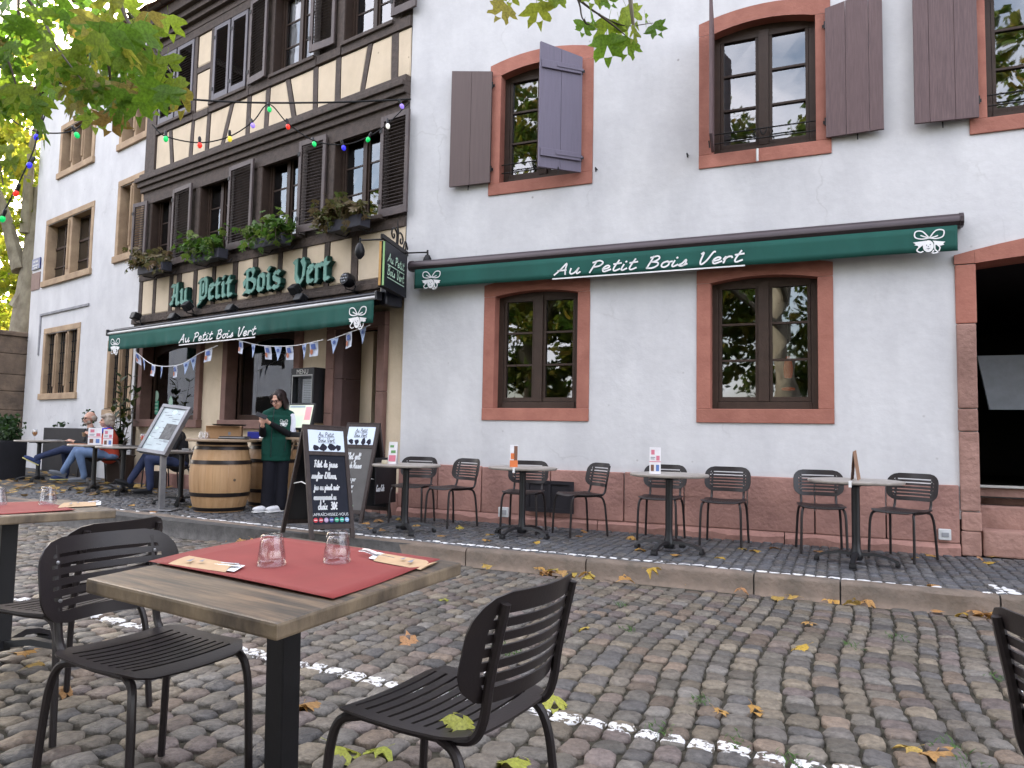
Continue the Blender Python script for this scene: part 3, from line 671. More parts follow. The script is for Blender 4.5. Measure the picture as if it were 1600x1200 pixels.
def emblem_face(mb,cx,cz,s,y):
    for a,b in ((-.1,-.18),(.03,-.16),(-.04,-.24)): mb.add([(cx+(a+.018*math.cos(k*PI/3))*s,y,cz+(b+.03*math.sin(k*PI/3))*s) for k in range(6)],[tuple(range(6))])
    mb.add([(cx+a*s,y,cz+b*s) for a,b in ((-.12,-.31),(-.04,-.35),(.06,-.3),(-.04,-.32))],[(0,1,2,3)])
def valance(name,u0,u1,zt,zb,o,parent,wav,m,n=90):
    vs=[];fs=[]
    for i in range(n+1):
        u=u0+(u1-u0)*i/n; wv=wav*(math.sin(u*3.1)+.6*math.sin(u*7.7+1)+.4*math.sin(u*17)+.5*math.sin(u*31+2*math.sin(u*5)))
        for k in range(5):
            t=k/4; vs.append((u,-(o+wv*t*t),zt+(zb-zt)*t+(.004*math.sin(u*4) if k==4 else 0)))
    for i in range(n):
        for k in range(4): a=i*5+k; fs.append((a,a+1,a+6,a+5))
    mb=MB().add(vs,fs); me=mb.mesh(name,m,'all',False); o_=link(name,me,parent)
    md=o_.modifiers.new('cloth','SOLIDIFY'); md.thickness=.003; md.offset=0
    return o_
aw=thing('awning','long closed green awning in a brown cassette on the white house','awning',FR.M)
u0,zt=FR.px(642,408,.12); u1,_=FR.px(1504.5,332,.12); _,zb=FR.px(642,424,.14)
prof=[(.0,zt-.03),(-.03,zt),(-.1,zt),(-.16,zt-.02),(-.19,zt-.06),(-.19,zt-.1),(-.16,zt-.135),(-.1,zt-.14),(.0,zt-.12)]
def extrude_u(prof,a,b,name,m,par,smooth=True,label=None):
    n=len(prof); vs=[(a,y,z) for y,z in prof]+[(b,y,z) for y,z in prof]
    fs=[tuple(range(n)),tuple(range(n,2*n))[::-1]]+[(i,(i+1)%n,(i+1)%n+n,i+n) for i in range(n)]
    return MB().add(vs,fs).build(name,m,par,smooth=smooth,label=label)
extrude_u(prof,u0+.03,u1-.03,'cassette',cas_m,aw)
pe=[(y*1.05 if y<0 else y,z+(.006 if z>zt-.07 else -.006)) for y,z in prof]
extrude_u(pe,u0,u0+.03,'end_cap',cas_m,aw); extrude_u(pe,u1-.03,u1,'end_cap',cas_m,aw)
extrude_u([(-.1,zt-.012),(-.1605,zt-.024),(-.162,zt-.030),(-.1,zt-.02)],u0+.05,u1-.05,'seam',iron,aw,False)
v0,vt=FR.px(648,426,.17); v1,_=FR.px(1496,362,.17); _,vb=FR.px(648,451,.17)
valance('valance',v0,v1,zt-.135,vb,.172,aw,.0035,green,240)
yl=-.1835; L1=MB()
a,za=FR.px(866,430,.18); b,_=FR.px(1163,409,.18); h=.132
txt='Au Petit Bois Vert'; sx=(b-a-.02)/stroke_w(txt,h,1); write_strokes(L1,txt,a,za,h,.019,yl,sx,.25)
ua,zu=FR.px(863,436,.18); ub,_=FR.px(1164,414,.18)
L1.add([(ua,yl,zu-.008),(ub,yl,zu-.008),(ub,yl,zu+.008),(ua,yl,zu+.008)],[(0,1,2,3)])
L1.build('lettering',lettering_m,aw,fix=False)
navy=mat('dark print',(.02,.03,.08),.7,bump=0)
for x,y in ((674,438),(1452,378)):
    cx,cz=FR.px(x,y,.18); e=MB(); emblem(e,cx,cz+.01,.24,yl); em=e.build('emblem',lettering_m,aw,fix=False)
    e=MB(); emblem_face(e,cx,cz+.01,.24,yl-.0025); e.build('emblem_face',navy,em,fix=False)

# ================================================================ HALF-TIMBERED RESTAURANT
timber=mat('dark timber',(.078,.056,.046),.8,(.042,.031,.026),7,.7,30,stretch=(2,2,2),dist=.012)
timber_old=mat('weathered timber',(.085,.062,.05),.88,(.035,.026,.022),5,.9,22,dist=.02)
cream=mat('cream plaster',(.64,.53,.39),.9,(.56,.46,.33),2.2,.3,26,dist=.01)
add_stains(cream)
shopstone=mat('brown sandstone',(.19,.105,.085),.85,(.125,.07,.056),3,.4,30,dist=.01)
louv=mat('brown louvre paint',(.085,.062,.056),.6,(.055,.04,.04),6,.2,40)
louv2=mat('grey brown louvre paint',(.095,.085,.098),.55,(.075,.066,.078),6,.2,40)
slat_m=mat('louvre slat paint',(.055,.042,.04),.6,bump=.1)
zinc=mat('zinc gutter',(.10,.075,.068),.5,(.06,.045,.04),6,.2,40,metal=.4)
th=thing('timber_house','half timbered restaurant with cream panels, dark beams and louvred shutters','building',FL.M)
UL,UR=-14.25,-7.095
# hidden body and roof
shop=[(-14.0,-12.15,1.40,2.80),(-11.2,-9.42,1.40,2.80),(-8.3,-7.58,.15,2.72)]
win1=[(-13.93,-13.1),(-12.25,-11.3),(-10.42,-9.38),(-8.62,-7.58)]
win2=[(-13.88,-12.64),(-12.04,-10.98),(-10.25,-9.2),(-8.5,-7.47)]
ws=wall_sheet(UL,UR,.1,3.3,shop,.4,.008,11,.06); ws.build('wall',cream,th,smooth='all',fix=False)
ws=wall_sheet(UL,UR,3.3,6.1,[(a,b,4.27,5.66) for a,b in win1],.5,.006,12,.0)
ws.add([(UL,.0,.1),(UL,9,.1),(UL,9,9),(UL,.0,9),(UR,9,.1),(UR,9,9)],[(0,1,2,3),(1,4,5,2)])
ws.add([(UL,.06,3.3),(UR,.06,3.3),(UR,0,3.3),(UL,0,3.3)],[(0,1,2,3)])
ws.build('upper_wall',timber_old,th,smooth='all',fix=False)
ws=wall_sheet(UL,UR,6.1,8.65,[(a,b,7.06,8.45) for a,b in win2],.5,.006,13,.0); ws.build('upper_wall',timber_old,th,smooth='all',fix=False)
MB().add([(UL-.2,-.5,9.15),(UR+.3,-.5,9.15),(UR+.3,4.5,14.5),(UL-.2,4.5,14.5),(UR+.3,9.5,9.15),(UL-.2,9.5,9.15)],[(0,1,2,3),(3,2,4,5),(0,3,5),(1,4,2),(0,5,4,1)]).build('roof',tile_m,th)
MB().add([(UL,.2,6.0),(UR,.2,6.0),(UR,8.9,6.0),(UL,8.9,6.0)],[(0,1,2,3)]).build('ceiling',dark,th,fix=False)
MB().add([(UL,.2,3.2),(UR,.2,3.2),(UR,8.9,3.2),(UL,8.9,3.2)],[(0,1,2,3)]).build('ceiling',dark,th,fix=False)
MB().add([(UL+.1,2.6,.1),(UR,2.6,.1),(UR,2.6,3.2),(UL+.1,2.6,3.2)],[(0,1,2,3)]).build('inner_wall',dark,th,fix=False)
rng=random.Random(21)
def beam(poly,y0=-.03,y1=.03,m=None,name='timber_beam'):
    """a beam drawn as a four-cornered outline in u,z, with its own thickness"""
    e=rng.uniform(-.004,.004)
    return MB().prism([(u+rng.uniform(-.006,.006),z) for u,z in poly],y0+e,y1).build(name,m or timber,th)
def stud(b0,b1,t0,t1,zb,zt,**k): return beam([(b0,zb),(b1,zb),(t1,zt),(t0,zt)],**k)
def panel(b0,b1,t0,t1,zb,zt):
    g=.004; poly=[(b0+g,zb+g),(b1-g,zb+g),(t1-g,zt-g),(t0+g,zt-g)]
    c=Vector((sum(p[0] for p in poly)/4,0,sum(p[1] for p in poly)/4)); vs=[];
    for k,y in ((1,.005),(1,-.010),(.90,-.024)):
        for u,z in poly: 
            q=Vector((u,0,z)); dd=(c-q); s_=min(1,.028/max(dd.length,.01)) if k<1 else 0
            vs.append((u+dd.x*s_+rng.uniform(-.004,.004),y,z+dd.z*s_))
    fs=[]
    for r_ in (0,1):
        for i in range(4): j=(i+1)%4; fs.append((r_*4+i,r_*4+j,(r_+1)*4+j,(r_+1)*4+i))
    fs.append((8,9,10,11)); MB().add(vs,fs).build('infill_panel',cream,th)
# --- sill zone of the second floor: studs and braces (bottom left/right, top left/right)
S2=[(-14.23,-13.88,-14.23,-13.88),(-13.32,-13.22,-13.44,-13.34),(-12.71,-12.59,-12.66,-12.56),(-12.17,-12.06,-12.14,-12.04),(-11.69,-11.58,-11.44,-11.33),(-10.95,-10.84,-10.93,-10.82),(-10.43,-10.32,-10.41,-10.30),(-9.68,-9.58,-9.89,-9.78),(-9.17,-9.07,-9.19,-9.09),(-8.66,-8.55,-8.66,-8.56),(-8.11,-8.02,-7.97,-7.87),(-7.46,-7.33,-7.47,-7.34)]
zb,zt=6.16,6.87
for a,b in zip(S2,S2[1:]): panel(a[1],b[0],a[3],b[2],zb,zt)
panel(-7.33,-7.1,-7.34,-7.1,zb,zt)
for s_ in S2[1:]: stud(*s_,zb,zt)
beam([(-14.24,6.13),(-13.9,6.13),(-13.9,8.6),(-14.24,8.6)],-.05,.04)
segs=[(-13.88,-12.60,6.88,7.05),(-12.58,-12.10,6.86,6.98),(-12.08,-10.88,6.88,7.04),(-10.86,-9.12,6.88,7.03),(-9.10,-8.55,6.89,7.02),(-8.53,-7.10,6.88,7.03)]
for a,b,c,d in segs: beam([(a,c),(b,c),(b,d),(a,d)],-.05,.03)
for a,b in ((-13.9,-12.62),(-12.06,-10.95),(-10.3,-9.15),(-8.52,-7.42)): MB().box((a,-.085,7.0),(b,.05,7.055),bev=.008).build('window_sill',timber,th)
# upper storey: narrow panel with its rail, posts
panel(-12.55,-12.13,-12.55,-12.13,7.0,7.73); panel(-12.55,-12.13,-12.55,-12.13,7.84,8.45); beam([(-12.56,7.735),(-12.12,7.735),(-12.12,7.835),(-12.56,7.835)],-.03)
for a,b in ((-12.66,-12.56),(-12.12,-12.03),(-10.97,-10.84),(-9.2,-9.05),(-8.66,-8.5),(-7.46,-7.30),(-10.33,-10.24)): beam([(a,7.0),(b,7.0),(b,8.6),(a,8.6)],-.035)
beam([(UL,8.45),(UR,8.45),(UR,8.62),(UL,8.62)],-.045)
# jetty mouldings between the storeys
for (o,z0,z1) in ((.03,5.70,5.82),(.075,5.80,5.90),(.12,5.90,6.00),(.16,5.995,6.08),(.10,6.075,6.165)):
    MB().box((UL-.0-o,-o,z0),(UR,.05,z1-.001),bev=.012).build('jetty_moulding',timber,th)
# eaves: stepped cornice, boarded soffit, gutter
for (o,z0,z1) in ((.06,8.60,8.72),(.14,8.715,8.82),(.22,8.815,8.93),(.31,8.925,9.14)):
    MB().box((UL-.02,-o,z0),(UR+.3,.05,z1),bev=.012).build('cornice',timber,th)
gm=MB(); P=[(-.31-.07+.075*math.cos(a),9.20+.075*math.sin(a)) for a in [PI+PI*k/8 for k in range(9)]]
P2=[(-.31-.07+.065*math.cos(a),9.20+.065*math.sin(a)) for a in [PI+PI*k/8 for k in range(9)]][::-1]
extrude_u(P+P2,UL-.1,UR+.4,'gutter',zinc,th)
for k in range(9):
    u=UL+.1+k*.9; MB().tube([(u,-.30,9.2)]+[(u,-.38+.082*math.cos(a),9.20+.082*math.sin(a)) for a in [2*PI-PI*j/6 for j in range(7)]],.008,5).build('gutter_bracket',zinc,th)
# first floor head and posts
beam([(UL,5.56),(UR,5.56),(UR,5.72),(UL,5.72)],-.03)
posts=[(-14.23,-13.95),(-13.1,-12.98),(-12.4,-12.26),(-11.3,-11.2),(-10.56,-10.42),(-9.38,-9.25),(-8.76,-8.62),(-7.58,-7.46)]
for a,b in posts: beam([(a,4.1),(b,4.1),(b,5.57),(a,5.57)],-.025)
# sign zone studs and panels
B1=[(-14.24,-14.12),(-13.72,-13.62),(-13.14,-13.02),(-12.89,-12.74),(-12.33,-12.22),(-11.75,-11.64),(-11.12,-10.99),(-10.56,-10.43),(-9.90,-9.79),(-9.29,-9.19),(-8.76,-8.65),(-8.16,-8.03)]
zb,zt=3.38,4.06
for a,b in zip(B1,B1[1:]): panel(a[1],b[0],a[1],b[0],zb,zt)
panel(-8.03,-7.1,-8.03,-7.1,zb,zt)
for a,b in B1: stud(a,b,a+rng.uniform(-.01,.01),b+rng.uniform(-.01,.01),zb,zt+.02,m=timber_old)
x=UL
for b in (-13.0,-11.05,-9.2,UR): beam([(x,4.05),(b-.004,4.05),(b-.004,4.19),(x,4.19)],-.04,m=timber_old); x=b
for a,b in win1: MB().box((a-.12,-.15,4.19),(b+.1,.06,4.255),bev=.012).build('window_sill',timber_old,th)
for (o,z0,z1) in ((.05,3.31,3.385),(.10,3.22,3.315),(.06,3.15,3.225),(.03,3.05,3.155)):
    MB().box((UL-o,-o,z0),(UR,.08,z1),bev=.014).build('sign_moulding',timber_old,th)
# windows of both floors
curtain=mat('net curtain',(.8,.8,.86),.9,(.62,.63,.7),5,.4,8,stretch=(8,8,.3))
cglass=glass_pane('clear window glass',(.92,.93,.93),1.8)
def timber_window(a,b,z0,z1,dep=.16,cur=False):
    f=MB(); 
    f.box((a,dep-.04,z0),(a+.055,dep+.03,z1)); f.box((b-.055,dep-.04,z0),(b,dep+.03,z1)); f.box((a+.055,dep-.04,z1-.06),(b-.055,dep+.03,z1)); f.box((a+.055,dep-.04,z0),(b-.055,dep+.03,z0+.06))
    # reveal boards
    f.box((a-.005,-.02,z0),(a+.012,dep-.041,z1)); f.box((b-.012,-.02,z0),(b+.005,dep-.041,z1)); f.box((a+.0125,-.02,z1-.012),(b-.0125,dep-.041,z1))
    fr=f.build('window',brown,th); m=(a+b)/2
    MB().box((m-.04,dep-.05,z0+.061),(m+.04,dep+.03,z1-.061)).build('mullion',brown,fr)
    for p,q in ((a+.058,m-.042),(m+.042,b-.058)):
        s_=MB(); s_.box((p,dep-.02,z0+.065),(p+.03,dep+.02,z1-.065)); s_.box((q-.03,dep-.02,z0+.065),(q,dep+.02,z1-.065)); s_.build('sash',brown,fr)
        hz=[z0+.07+(z1-z0-.14)*k/3 for k in range(4)]
        for k in (1,2): MB().box((p+.03,dep-.012,hz[k]-.011),(q-.03,dep+.012,hz[k]+.011)).build('glazing_bar',brown,fr)
        for k in range(3):
            t=rng.uniform(-.004,.004); MB().add([(p+.02,dep+t,hz[k]),(q-.02,dep-t,hz[k]),(q-.02,dep-t*.3,hz[k+1]),(p+.02,dep+t*.6,hz[k+1])],[(0,1,2,3)]).build('pane',cglass if cur else glass,fr,fix=False)
    if cur:
        vs=[];fs=[];n=40
        for i in range(n+1):
            u=a+.06+(b-a-.12)*i/n; y=dep+.07+.018*math.sin(i*1.9)+.01*math.sin(i*.7)
            vs+=[(u,y,z0+.05),(u,y,z1-.05)]
            if i: k=2*i; fs.append((k-2,k,k+1,k-1))
        MB().add(vs,fs).build('curtain',curtain,fr,smooth='all',fix=False)
for a,b in win1: timber_window(a,b,4.27,5.66)
timber_window(-10.25,-9.2,7.06,8.45,cur=True); timber_window(-8.5,-7.47,7.06,8.45)
# louvred shutters: frame part with one slat per louvre
def louvred(a,b,z0,z1,y,m,ang=0,hinge='l',label=None,pitch=.048):
    M=Matrix.Identity(4)
    if ang:
        px_=a if hinge=='l' else b
        M=Matrix.Translation((px_,y,0))@Matrix.Rotation(ang,4,'Z')@Matrix.Translation((-px_,-y,0))
    st=.065; f=MB(M)
    f.box((a,y-.036,z0),(a+st,y,z1),bev=.004); f.box((b-st,y-.036,z0),(b,y,z1),bev=.004)
    f.box((a+st,y-.034,z0),(b-st,y-.002,z0+.115)); f.box((a+st,y-.034,z1-.075),(b-st,y-.002,z1))
    if z1-z0>1.25 and (b-a)<.5: pass
    sh=f.build('louvred_shutter',m,th,label=label)
    for hz in (z0+.22,z1-.2): MB(M).box((a-.012,y-.044,hz-.03),(a+.04,y-.037,hz+.03)).build('hinge',iron,sh)
    n=int((z1-z0-.2)/pitch); me=None
    w_=b-a-2*st
    for k in range(n):
        z=z0+.125+(k+.5)*(z1-z0-.205)/n
        if me is None:
            me=MB().box((-w_/2,-.019,-.004),(w_/2,.019,.004)).mesh('slat',slat_m)
        link('slat',me,sh,M=M@Matrix.Translation(((a+b)/2,y-.018,z))@Matrix.Rotation(R(38),4,'X'))
    return sh
louvred(-13.86,-13.3,7.07,8.44,-.01,louv2); louvred(-13.25,-12.68,7.07,8.44,-.01,louv2)
louvred(-12.02,-11.53,7.07,8.44,-.01,louv2); louvred(-11.49,-11.0,7.07,8.44,-.01,louv2)
louvred(-10.86,-10.33,7.03,8.5,-.06,louv,R(-4)); louvred(-9.2,-8.66,7.08,8.5,-.06,louv,R(4),'r'); louvred(-7.44,-6.96,7.09,8.5,-.06,louv,0)
louvred(-14.46,-14.0,4.33,5.6,-.06,louv,R(5),'r',label='narrow louvred shutter standing off the corner')
louvred(-13.07,-12.38,4.22,5.64,-.06,louv,R(-3)); louvred(-11.27,-10.55,4.25,5.7,-.06,louv,R(-2)); louvred(-9.35,-8.75,4.26,5.7,-.06,louv,R(3),'r'); louvred(-7.57,-7.02,4.22,5.66,-.06,louv,0)
# --- ground floor: stone frames, shop windows, door
def stone(a,b,c,d,y0=-.015,y1=.2,nm='frame_stone',m=None,par=None): return MB().box((a,y0,c),(b,y1,d),bev=.01).build(nm,m or shopstone,par or th)
wood_in=mat('shop window wood',(.05,.03,.022),.5,(.035,.02,.015),8,.2,50)
def shop_window(a,b,z0,z1,archr):
    f=MB(); y=.22
    f.box((a,y,z0),(a+.07,y+.06,z1)); f.box((b-.07,y,z0),(b,y+.06,z1)); f.box((a+.07,y,z0),(b-.07,y+.06,z0+.09))
    f.prism([(a+.07,z1-.2)]+arc(a+.07,b-.07,z1-.2,archr)[1:-1]+[(b-.07,z1-.2),(b-.07,z1),(a+.07,z1)],y,y+.06)
    fr=f.build('shop_window',wood_in,th)
    stone(a-.14,a,z0+.002,z1-.0,par=fr,nm='jamb'); stone(b,b+.14,z0+.002,z1,par=fr,nm='jamb')
    MB().box((a-.16,-.05,z0-.14),(b+.16,.22,z0),bev=.012).build('sill',shopstone,fr)
    stone(a-.14,b+.14,z1+.002,z1+.2,par=fr,nm='lintel')
    MB().add([(a+.06,y+.03,z0+.05),(b-.06,y+.03,z0+.05),(b-.06,y+.03,z1-.05),(a+.06,y+.03,z1-.05)],[(0,1,2,3)]).build('pane',glass,fr,fix=False)
    return fr
sw=shop_window(*shop[0],.14); sw2=shop_window(*shop[1],.14)
gst=mat('green sticker',(.05,.35,.22),.5,bump=0); wst=mat('pale green sticker',(.42,.62,.5),.5,bump=0)
u,z=FL.px(244,619,-.24); MB().lathe([(.0001,0),(.085,0),(.085,.002),(.0001,.002)],18,Matrix.Translation((u,.243,z))@Matrix.Rotation(PI/2,4,'X')@Matrix.Scale(1.25,4,(0,1,0))).build('sticker',wst,sw)
u,z=FL.px(244,637,-.24); MB().box((u-.075,.243,z-.13),(u+.075,.246,z+.13)).build('sticker',gst,sw)
for k,dz in enumerate((.07,0,-.07)): MB().box((u-.05,.2395,z+dz-.018),(u+.05,.2425,z+dz+.018)).build('sticker_print',wst,sw)
u,z=FL.px(266,634,-.24); MB().prism([(u-.07,z-.17),(u+.07,z-.17),(u+.07,z+.1),(u,z+.19),(u-.07,z+.1)],.243,.246).build('sticker',wst,sw)
for a,b in ((-.04,-.1),(.04,-.1),(-.04,0),(.04,0)): MB().box((u+a-.02,.2395,z+b-.03),(u+a+.02,.2425,z+b+.03)).build('sticker_print',gst,sw)
# doorway: jambs of brown stone, deep cream reveal, dark door
for (c,d) in ((.15,.8),(.803,1.5),(1.503,2.15),(2.153,2.72)): stone(-8.66,-8.48,c,d,-.02,.08); 
for (c,d) in ((.15,1.1),(1.103,2.0),(2.003,2.72)): stone(-8.478,-8.30,c,d,.0,.5,m=mat('dark brown stone',(.085,.045,.04),.8,(.06,.032,.028),4,.3))
for (c,d) in ((.15,.95),(.953,1.8),(1.803,2.72)): stone(-7.58,-7.43,c,d,-.02,.3)
stone(-8.66,-7.43,2.723,2.92,-.02,.3)
MB().box((-8.298,.35,.15),(-8.05,.52,2.72)).build('door_reveal',cream,th)
dr=MB().box((-8.05,.5,.15),(-7.58,.56,2.72)).build('door',mat('dark door',(.02,.013,.011),.4,bump=.05),th)
MB().tube([(-8.02,.44,.8),(-8.02,.44,1.9)],.014,8).build('door_handle',mat('brass',(.25,.17,.07),.35,metal=.8,bump=0),dr)
for a,b in ((-8.0,-7.83),(-7.80,-7.62)): MB().box((a,.485,.4),(b,.499,2.5),bev=.004).build('door_panel',MATS['dark door'],dr)
MB().box((-8.3,.0,.10),(-7.58,.6,.22),bev=.015).build('door_step',rawstone,th)
u,z=FL.px(543,580,-.34); MB().box((u-.06,.335,z-.075),(u+.05,.351,z+.075)).build('switch_plate',mat('dark plate',(.03,.012,.03),.4,bump=0),th)
# stone foot of the wall
x=UL
for b in (-13.2,-12.1,-10.9,-9.8,-8.67): MB().box((x,-.012,.1),(b-.006,.08,.42+rng.uniform(-.02,.02)),bev=.012).build('base_stone',plinth_m,th); x=b
MB().box((-7.428,-.012,.1),(-7.1,.08,.44),bev=.012).build('base_stone',plinth_m,th)
# ================================================================ GREEN AWNING of the restaurant
aw2=thing('awning','shorter green awning let down a little over the shop windows of the timber house','awning',FL.M)
extrude_u([(-.02,3.02),(-.05,3.0),(-.24,3.03),(-.26,3.07),(-.24,3.13),(-.05,3.15),(-.02,3.13)],-14.05,-7.12,'cassette',mat('black metal box',(.02,.02,.028),.35,bump=0,metal=.3),aw2)
extrude_u([(-.25,3.10),(-.255,3.107),(-.52,3.06),(-.52,3.052)],-14.1,-7.12,'awning_cloth',mat('dark awning top',(.01,.012,.03),.5,(.008,.01,.02),3,.1),aw2,False)
zb_=FL.px(400,490,.5)[1]
zbar=2.985
MB().tube([(-14.3,-.52,zbar+.0),(-7.08,-.52,zbar+.0)],.026,10).build('front_bar',mat('light grey bar',(.5,.5,.5),.45,bump=0),aw2,smooth=True)
MB().tube([(-14.3,-.50,zbar+.045),(-7.05,-.50,zbar+.045)],.028,10).build('top_bar',MATS['black metal box'],aw2,smooth=True)
for u in (-14.32,-7.06): MB().box((u-.02,-.56,zbar-.04),(u+.02,-.46,zbar+.08),bev=.012).build('end_cap',MATS['black metal box'],aw2)
MB().box((-7.22,-.34,2.92),(-7.1,-.02,3.22),bev=.03).build('motor_box',MATS['black metal box'],aw2)
for u in (-13.2,-8.2): MB().tube([(u,-.05,3.02),(u+.5,-.3,2.99),(u,-.5,2.97)],.02,6).build('folding_arm',MATS['black metal box'],aw2)
valance('valance',-14.28,-7.12,zbar-.02,2.655,.525,aw2,.018,green,130)
L2=MB(); a,z0=FL.px(281,537,.54); b,_=FL.px(402,522,.54); h=.135
sx=(b-a-.02)/stroke_w(txt,h,1); yl=-.556
write_strokes(L2,txt,a,z0+.012,h,.02,yl,sx,.2); L2.add([(a,yl,z0-.035),(b-.03,yl,z0-.035),(b-.03,yl,z0-.018),(a,yl,z0-.018)],[(0,1,2,3)])
L2.build('lettering',lettering_m,aw2,fix=False)
for x,y in ((181,541),(560,496)):
    cx,cz=FL.px(x,y,.54); e=MB(); emblem(e,cx,cz,.3,yl); em=e.build('emblem',lettering_m,aw2,fix=False)
    e=MB(); emblem_face(e,cx,cz,.3,yl-.0025); e.build('emblem_face',navy,em,fix=False)
# ================================================================ GOTHIC SIGN LETTERS
GL={'A':(.86,[[(.0,.22),(.1,.06),(.2,.2),(.36,1.3)],[(.08,1.36),(.34,1.28),(.6,1.42)],[(.56,1.4),(.56,.14),(.68,.0),(.82,.14)],[(.16,.62),(.56,.62)]]),
'u':(.68,[[(.04,.95),(.14,.84),(.14,.16),(.28,.02),(.48,.2)],[(.48,.95),(.48,.15),(.58,.02),(.7,.14)]]),
'P':(.8,[[(.0,1.28),(.18,1.4),(.18,.0),(.04,-.32)],[(.18,1.32),(.52,1.42),(.68,1.2),(.68,.3),(.44,.08),(.18,.2)],[(.44,1.15),(.44,.45)],[(.04,-.2),(.3,-.12)]]),
'e':(.56,[[(.14,.8),(.14,.16),(.28,.0),(.5,.16)],[(.14,.8),(.32,.97),(.46,.78),(.16,.48)]]),
't':(.5,[[(.18,1.22),(.18,.14),(.3,.0),(.46,.14)],[(.0,.9),(.42,.9)]]),
'i':(.42,[[(.08,.92),(.18,.82),(.18,.15),(.28,.01),(.38,.12)],[(.14,1.28),(.24,1.18)]]),
'B':(.86,[[(.0,1.28),(.2,1.42),(.2,.06)],[(.2,1.34),(.54,1.42),(.66,1.2),(.5,.82),(.2,.78)],[(.5,.82),(.75,.62),(.75,.26),(.5,.0),(.2,.12),(-.04,-.02)],[(.0,.8),(.06,.45)]]),
'o':(.62,[[(.3,1),(.12,.82),(.12,.18),(.3,.0),(.5,.18),(.5,.82),(.3,1)]]),
's':(.58,[[(.48,.86),(.3,1),(.12,.84),(.16,.6),(.46,.42),(.48,.16),(.3,.0),(.08,.14)]]),
'V':(.86,[[(-.02,1.24),(.16,1.42),(.18,.45),(.4,.0)],[(.4,.0),(.68,.34),(.74,1.05),(.56,1.42)],[(.56,1.42),(.66,1.3)]]),
'r':(.52,[[(.04,.92),(.15,.84),(.15,.06)],[(.15,.74),(.34,.97),(.48,.82)],[(.08,.05),(.24,.02)]])}
lg=mat('light green letter face',(.13,.30,.245),.55,(.09,.22,.18),20,.05); dg_=mat('dark green letter side',(.008,.045,.036),.5,bump=.05)
sg=thing('sign_lettering','raised green gothic letters reading Au Petit Bois Vert on the beams','sign',FL.M)
def px6(x,y): return x/3.6364+200,y/3.6364+300
words=[('Au',250,350,640,618),('Petit',405,605,640,580),('Bois',668,880,575,535),('Vert',948,1160,515,485)]
for wd,x0,x1,yb0,yb1 in words:
    u0,z0=FL.px(*px6(x0,yb0),.1); u1,z1=FL.px(*px6(x1,yb1),.1); zb_=3.455
    tot=sum(GL[c][0] for c in wd)+.05; sc=(u1-u0)/tot; hz=.26*1.02; cx=u0
    for ch in wd:
        wdt,sts=GL[ch]; face=MB(); side=MB(); k=0
        nib=Vector((math.cos(R(42)),0,math.sin(R(42))))*.5
        for st in sts:
            for p,q in zip(st,st[1:]):
                P=Vector((cx+p[0]*sc,0,zb_+p[1]*hz)); Q=Vector((cx+q[0]*sc,0,zb_+q[1]*hz)); nb=nib*.085; e=.0004*k; k+=1
                if abs((Q-P).normalized().dot(nib.normalized()))>.96: nb=Vector((nib.x,0,-nib.z))*.05
                for bld,g,y0,y1 in ((face,1,-.135-e,-.120),(side,1.3,-.1195+e,-.035)):
                    n_=nb*g; bld.prism([(v.x,v.z) for v in (P-n_,Q-n_,Q+n_,P+n_)],y0,y1)
        o=side.build('letter',dg_,sg); face.build('letter_face',lg,o); cx+=wdt*sc
# floodlights on the sign moulding
fm=mat('black lamp housing',(.012,.012,.014),.45,bump=.05); lens=mat('lamp lens',(.25,.26,.28),.15,bump=0)
FLD=[(212,494,'square floodlight at the left end of the sign beam',.3),(272,496,'square floodlight below the first letter',.1),(293,478,'floodlight tilted up in front of the word Au',-.2),(362,483,'square floodlight below the word Petit',.1),(461,452,'tilted floodlight touching the letter V',-.25),(470,467,'square floodlight just under the tilted one by the letter V',.1),(544,438,'round multi lens floodlight right of the word Vert',0)]
for x,y,lb,tl in FLD:
    u,z=FL.px(x,y,.24); f=thing('floodlight',lb,'spotlight',FL.M@Matrix.Translation((u,-.24,z)),'floodlights along the sign beam')
    M=Matrix.Rotation(R(-35)+tl,4,'X')
    if 'round' in lb:
        MB(M).lathe([(.085,.08),(.1,.04),(.1,-.04),(.06,-.09)],14,Matrix.Rotation(R(115),4,'X')).build('housing',fm,f,smooth=True)
        for k in range(7):
            a=2*PI*k/6; r_=.05 if k<6 else 0
            MB(M).ball((r_*math.cos(a),0,r_*math.sin(a)),.018,8,6,Matrix.Rotation(R(25),4,'X')@Matrix.Translation((0,-.082,0))).build('lens',lens,f,smooth=True)
    else:
        MB(M).box((-.085,-.07,-.07),(.085,.07,.06),bev=.02).build('housing',fm,f)
        MB(M).box((-.07,-.02,.0605),(.07,.055,.066)).build('lens',lens,f)
    MB().tube([(-.1,0,0),(-.1,.05,-.1),(0,.1,-.13),(.1,.05,-.1),(.1,0,0)],.01,6).build('yoke',fm,f)
    MB().tube([(0,.1,-.13),(0,.17,-.15)],.018,6).build('stem',fm,f)
